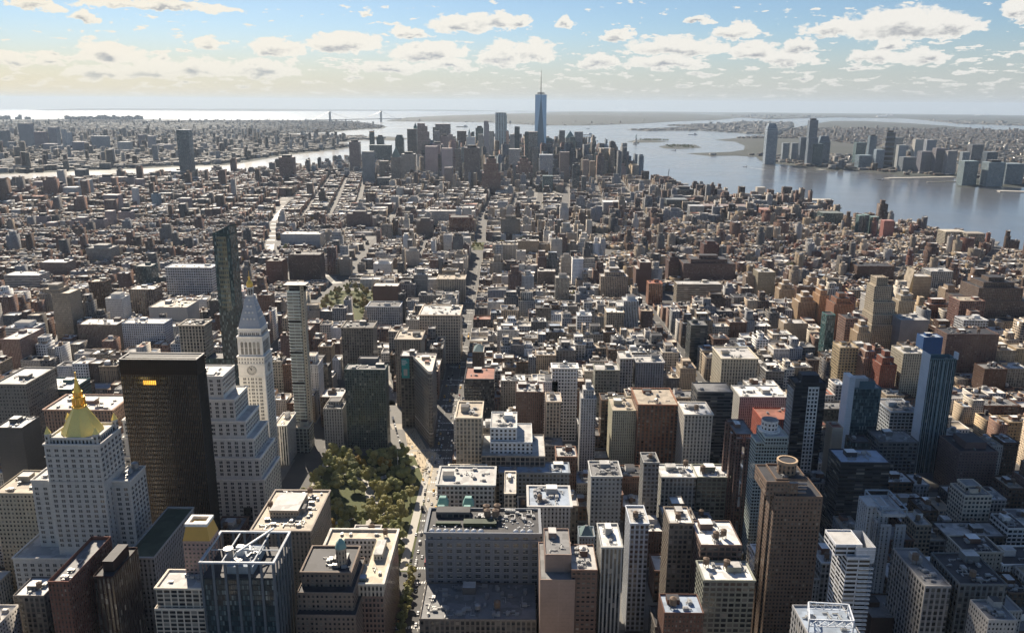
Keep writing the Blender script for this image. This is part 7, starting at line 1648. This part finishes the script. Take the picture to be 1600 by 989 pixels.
# ---- people on the plaza: low figures, one continuous mesh each
pm = MB()
prof = [(.09, 0), (.13, .45), (.19, .85), (.17, 1.05), (.23, 1.35), (.20, 1.48), (.07, 1.53), (.11, 1.6), (.12, 1.7), (.04, 1.8)]
for (r0, a), (r1, b) in zip(prof, prof[1:]): pm.cyl(0, 0, r0, a, b, 7, r1=r1)
pd = MB(); pd.v = list(pm.v); pd.f, pd.mi, pd.uv, pd.c, pd.s = pm.f, pm.mi, pm.uv, pm.c, pm.s
PM = [proto(pm, 'person', [M['skin'], M['skin']]), proto(pd, 'person', [M['cloth2'], M['cloth2']])]
k_ = 0
while k_ < 170:
    x, y = rt.uniform(-170, -80), rt.uniform(730, 1000)
    if not (inpoly(x, y, tri1) or inpoly(x, y, tri2)): continue
    j = rt.randrange(2); o = bpy.data.objects.new('person', PM[j]); col.objects.link(o); o.location = (x, y, .16); o.scale = (1.15, 1.15, rt.uniform(.92, 1.02))
    wh = 'triangle beside the park' if inpoly(x, y, tri1) else 'strip beside the wedge building'
    tag(o, f'person in {("dark", "pale")[j]} clothes standing on the sunlit plaza {wh}', 'person', f'people in {("dark", "pale")[j]} clothes on the plaza {wh}'); k_ += 1
# umbrellas / flagpole
um = MB(); um.cyl(0, 0, 1.6, 2.3, 3.0, 8, r1=.05); um.cyl(0, 0, .05, 0, 2.4, 5); UM = proto(um, 'parasol', [M['tan'], M['tan']])
for j in range(14):
    x, y = -100+rt.uniform(-8, 8), 740+j*5; 
    while not inpoly(x, y, tri1): x, y = rt.uniform(-130, -80), rt.uniform(740, 860)
    o = bpy.data.objects.new('parasol', UM); col.objects.link(o); o.location = (x, y, .16); tag(o, 'small tan parasol over a plaza table beside the park', 'parasol', 'parasols on the plaza')
px_, py_ = ground(622, 742); m = MB(); m.cyl(0, 0, .22, 0, 26, 8, r1=.1); m.cyl(0, 0, .7, 0, .8, 8); m.cyl(0, 0, .25, 26, 26.5, 6); e = empty('flagpole', (px_, py_, .14)); tag(e, 'tall pale flagpole with a furled flag at the park edge', 'flagpole'); m.build('pole', [M['white'], M['white']], e)
m = MB(); m.box(.1, 1.1, -.1, .1, 17, 20); m.build('flag', [M['white'], M['white']], e)
# ---- boats
def boat(u, v, L, label, kind='boat', hcol='white'):
    x, y = ground(u, v, -1.6); e = empty(kind, (x, y, float(zc(x, y))-1.6), RH.uniform(-.5, .5)+pi/2); tag(e, label, kind.replace('_', ' '))
    W_ = L*.18; h = MB(); P = [(-W_/2, -L/2), (W_/2, -L/2), (W_/2, L*.25), (0, L/2), (-W_/2, L*.25)]; h.prism([(p[0]*.8, p[1]*.95) for p in P], -.5, L*.05+1, poly1=P); h.build('hull', [M['black'] if hcol == 'black' else M['white']]*2, e)
    c = MB(); c.box(-W_*.35, W_*.35, -L*.4, -L*.15, L*.05+1, L*.16+2); c.cyl(0, -L*.3, L*.015, L*.16+2, L*.22+3, 6); c.build('deckhouse', [M['white'], M['white']], e)
for a in ((722, 199, 190, 'long dark ship crossing the bay behind downtown', 'ship', 'black'), (918, 202, 60, 'small dark vessel in the bay right of the tallest tower', 'boat', 'black'), (917, 211.5, 150, 'long low tanker, upper of two right of downtown', 'ship', 'white'), (919, 215.5, 180, 'long low barge, lower of two right of downtown', 'ship', 'black'),
          (932, 221, 40, 'small boat in open water right of the two long vessels', 'boat', 'white'), (992, 226.5, 40, 'small ferry just below the statue island', 'boat', 'black'), (1053, 235.5, 40, 'small boat below the second island', 'boat', 'black'), (1082, 211, 120, 'low tanker anchored before the port peninsula', 'ship', 'white'),
          (1164, 261, 30, 'speeding boat with a white wake on the right river', 'boat', 'white'), (1376, 282, 30, 'small dark boat near the far piers', 'boat', 'black'), (582, 205, 60, 'small boat in the bright left channel', 'boat', 'black')): boat(*a)
wk = MB(); a = ground(1163, 261, -1.6); b = ground(1196, 265.5, -1.6); wk.face([(a[0], a[1]-2, -1.52), (b[0], b[1]-9, -1.52), (b[0], b[1]+9, -1.52), (a[0], a[1]+2, -1.52)]); o = wk.build('wake', M['white']); tag(o, 'white wake trailing behind the speeding boat', 'wake', kind='stuff')
# ---- lattice cranes
def crane(u, v, y, hgt_, label, red=True):
    x, z = at(u, v, y); e = empty('tower_crane', (x, y, 0)); tag(e, label, 'crane'); m = MB()
    n = int(z/6)
    for s in ((-1, -1), (1, -1), (1, 1), (-1, 1)): m.bar((s[0], s[1], 0), (s[0], s[1], z), .22)
    for q in range(n): m.bar((-1, -1, q*6), (1, -1, q*6+6), .14); m.bar((1, 1, q*6), (-1, 1, q*6+6), .14); m.bar((1, -1, q*6), (1, 1, q*6+6), .14); m.bar((-1, -1, q*6), (1, -1, q*6), .2)
    m.build('mast', [M['red'], M['red']], e); j = MB(); j.bar((-8, 0, z-3), (hgt_, 0, z+hgt_*.5), .8); j.bar((-8, 0, z-3), (0, 0, z+8), .3); j.bar((0, 0, z+8), (hgt_, 0, z+hgt_*.5), .2); j.box(-10, -7, -1, 1, z-5, z-2)
    j.build('jib', [M['red'], M['red']], e)
x, z = at(1042, 265, 3600); e = empty('floating_crane', (x, 3600, -1.6)); tag(e, 'thin leaning barge crane on the right river near the shore', 'crane'); m = MB(); m.bar((0, 0, 2), (10, 0, z+4), 2.2); m.box(-14, 14, -8, 8, 0, 3); m.build('boom', [M['darkmetal']]*2, e)
# white truss frame on the roof at the bottom right
b = H('low roof carrying a white tubular truss frame at the bottom right', 1262, 1345, 989, 385, 26, 'grey', 'loft', 'bluegrey', clut=3, bulk=False)
X0, X1, y_, y2 = b.ext; m = MB(); z = b.h
pts = [(X0+1, y_+2), (X1-4, y_+1), (X1-1, y_+16), (X0+6, y_+18)]
for i in range(4):
    a, c_ = pts[i], pts[(i+1) % 4]; L = hypot(a[0]-c_[0], a[1]-c_[1]); n = max(2, int(L/4))
    m.bar((*a, z+7), (*c_, z+7), .6); m.bar((*a, z+3), (*c_, z+3), .45); m.bar((*a, z-1), (*a, z+7), .7)
    for q in range(n):
        p = [a[0]+(c_[0]-a[0])*q/n, a[1]+(c_[1]-a[1])*q/n]; r_ = [a[0]+(c_[0]-a[0])*(q+1)/n, a[1]+(c_[1]-a[1])*(q+1)/n]; m.bar((*p, z+3), (*r_, z+7), .3); m.bar((*r_, z+3), (*r_, z+7), .3)
b.mesh('truss_frame', m, [M['steelwhite'], M['steelwhite']])
# ---- distant steam
for (u, v, s) in ((1378, 183, 1), (1390, 182, .8), (1528, 181, .9), (1540, 181, .6)):
    x, y = ground(u, v+1.5, 0); m = MB()
    for q in range(5): m.cyl(q*70*s-150*s, 0, 60*s+RH.random()*30, 10+RH.random()*20, 70+RH.random()*60, 9, r1=25*s)
    o = m.build('steam', [M['white'], M['white']]); o.location = (x, y, float(zc(x, y))); tag(o, 'white steam plume low on the far right plain', 'steam', kind='stuff')
# ------------------------------------------------------------------ a real cumulus overhead that shades the lower right and left corners
def cloud_obj(x, y, z, rx, ry, rz, seed, label):
    g = np.random.default_rng(seed); me = bpy.data.meshes.new('cloud'); import bmesh
    bm = bmesh.new(); bmesh.ops.create_icosphere(bm, subdivisions=5, radius=1)
    from mathutils import noise
    for v_ in bm.verts:
        p = v_.co.copy(); k_ = 1+.35*noise.fractal(p*1.7+Vector((seed, 0, 0)), 1.0, 2.1, 5)+.12*noise.fractal(p*5, .9, 2, 3)
        v_.co = Vector((p.x*rx*k_, p.y*ry*k_, (max(p.z, -.35))*rz*k_))
    bm.to_mesh(me); bm.free(); me.materials.append(M['cloud']); o = bpy.data.objects.new('cloud', me); col.objects.link(o); o.location = (x, y, z); tag(o, label, 'cloud')
mc, N, b = newmat('cloud_white'); b.inputs['Base Color'].default_value = (.9, .9, .9, 1); b.inputs['Roughness'].default_value = 1; M['cloud'] = mc
def cloud_for(sx, sy, z=1500):
    t = z/sdir.z; return sx+sdir.x*t, sy+sdir.y*t
SHADOWS = [(450, 500, 260, 200, 3)]
HAZE_COL = (.60, .74, .91, 1); HAZE_D = 0.000018; HAZE_G = .2
# ------------------------------------------------------------------ overhead clouds (above the haze) that cast the broad shadows on the city
for (sx, sy, rx, ry, sd_) in SHADOWS:
    x, y = cloud_for(sx, sy); cloud_obj(x, y, 1500, rx, ry, 160, sd_, 'white cumulus cloud overhead, %s' % ('shading the lower right blocks' if sx > 100 else 'shading the lower left blocks' if sy < 700 else 'shading the far left roofs'))
# ------------------------------------------------------------------ haze: one closed box round camera and scene
HZ = 86000
m = MB(); m.box(-HZ, HZ, -3000, HZ, -760, 640, bottom=True)
hz_m = bpy.data.materials.new('haze'); hz_m.use_nodes = True; t = hz_m.node_tree
for n in list(t.nodes): t.nodes.remove(n)
out = t.nodes.new('ShaderNodeOutputMaterial'); pv = t.nodes.new('ShaderNodeVolumePrincipled')
pv.inputs['Color'].default_value = HAZE_COL; pv.inputs['Density'].default_value = HAZE_D; pv.inputs['Anisotropy'].default_value = HAZE_G
t.links.new(pv.outputs[0], out.inputs['Volume'])
o = m.build('haze', [hz_m, hz_m]); tag(o, kind='stuff')
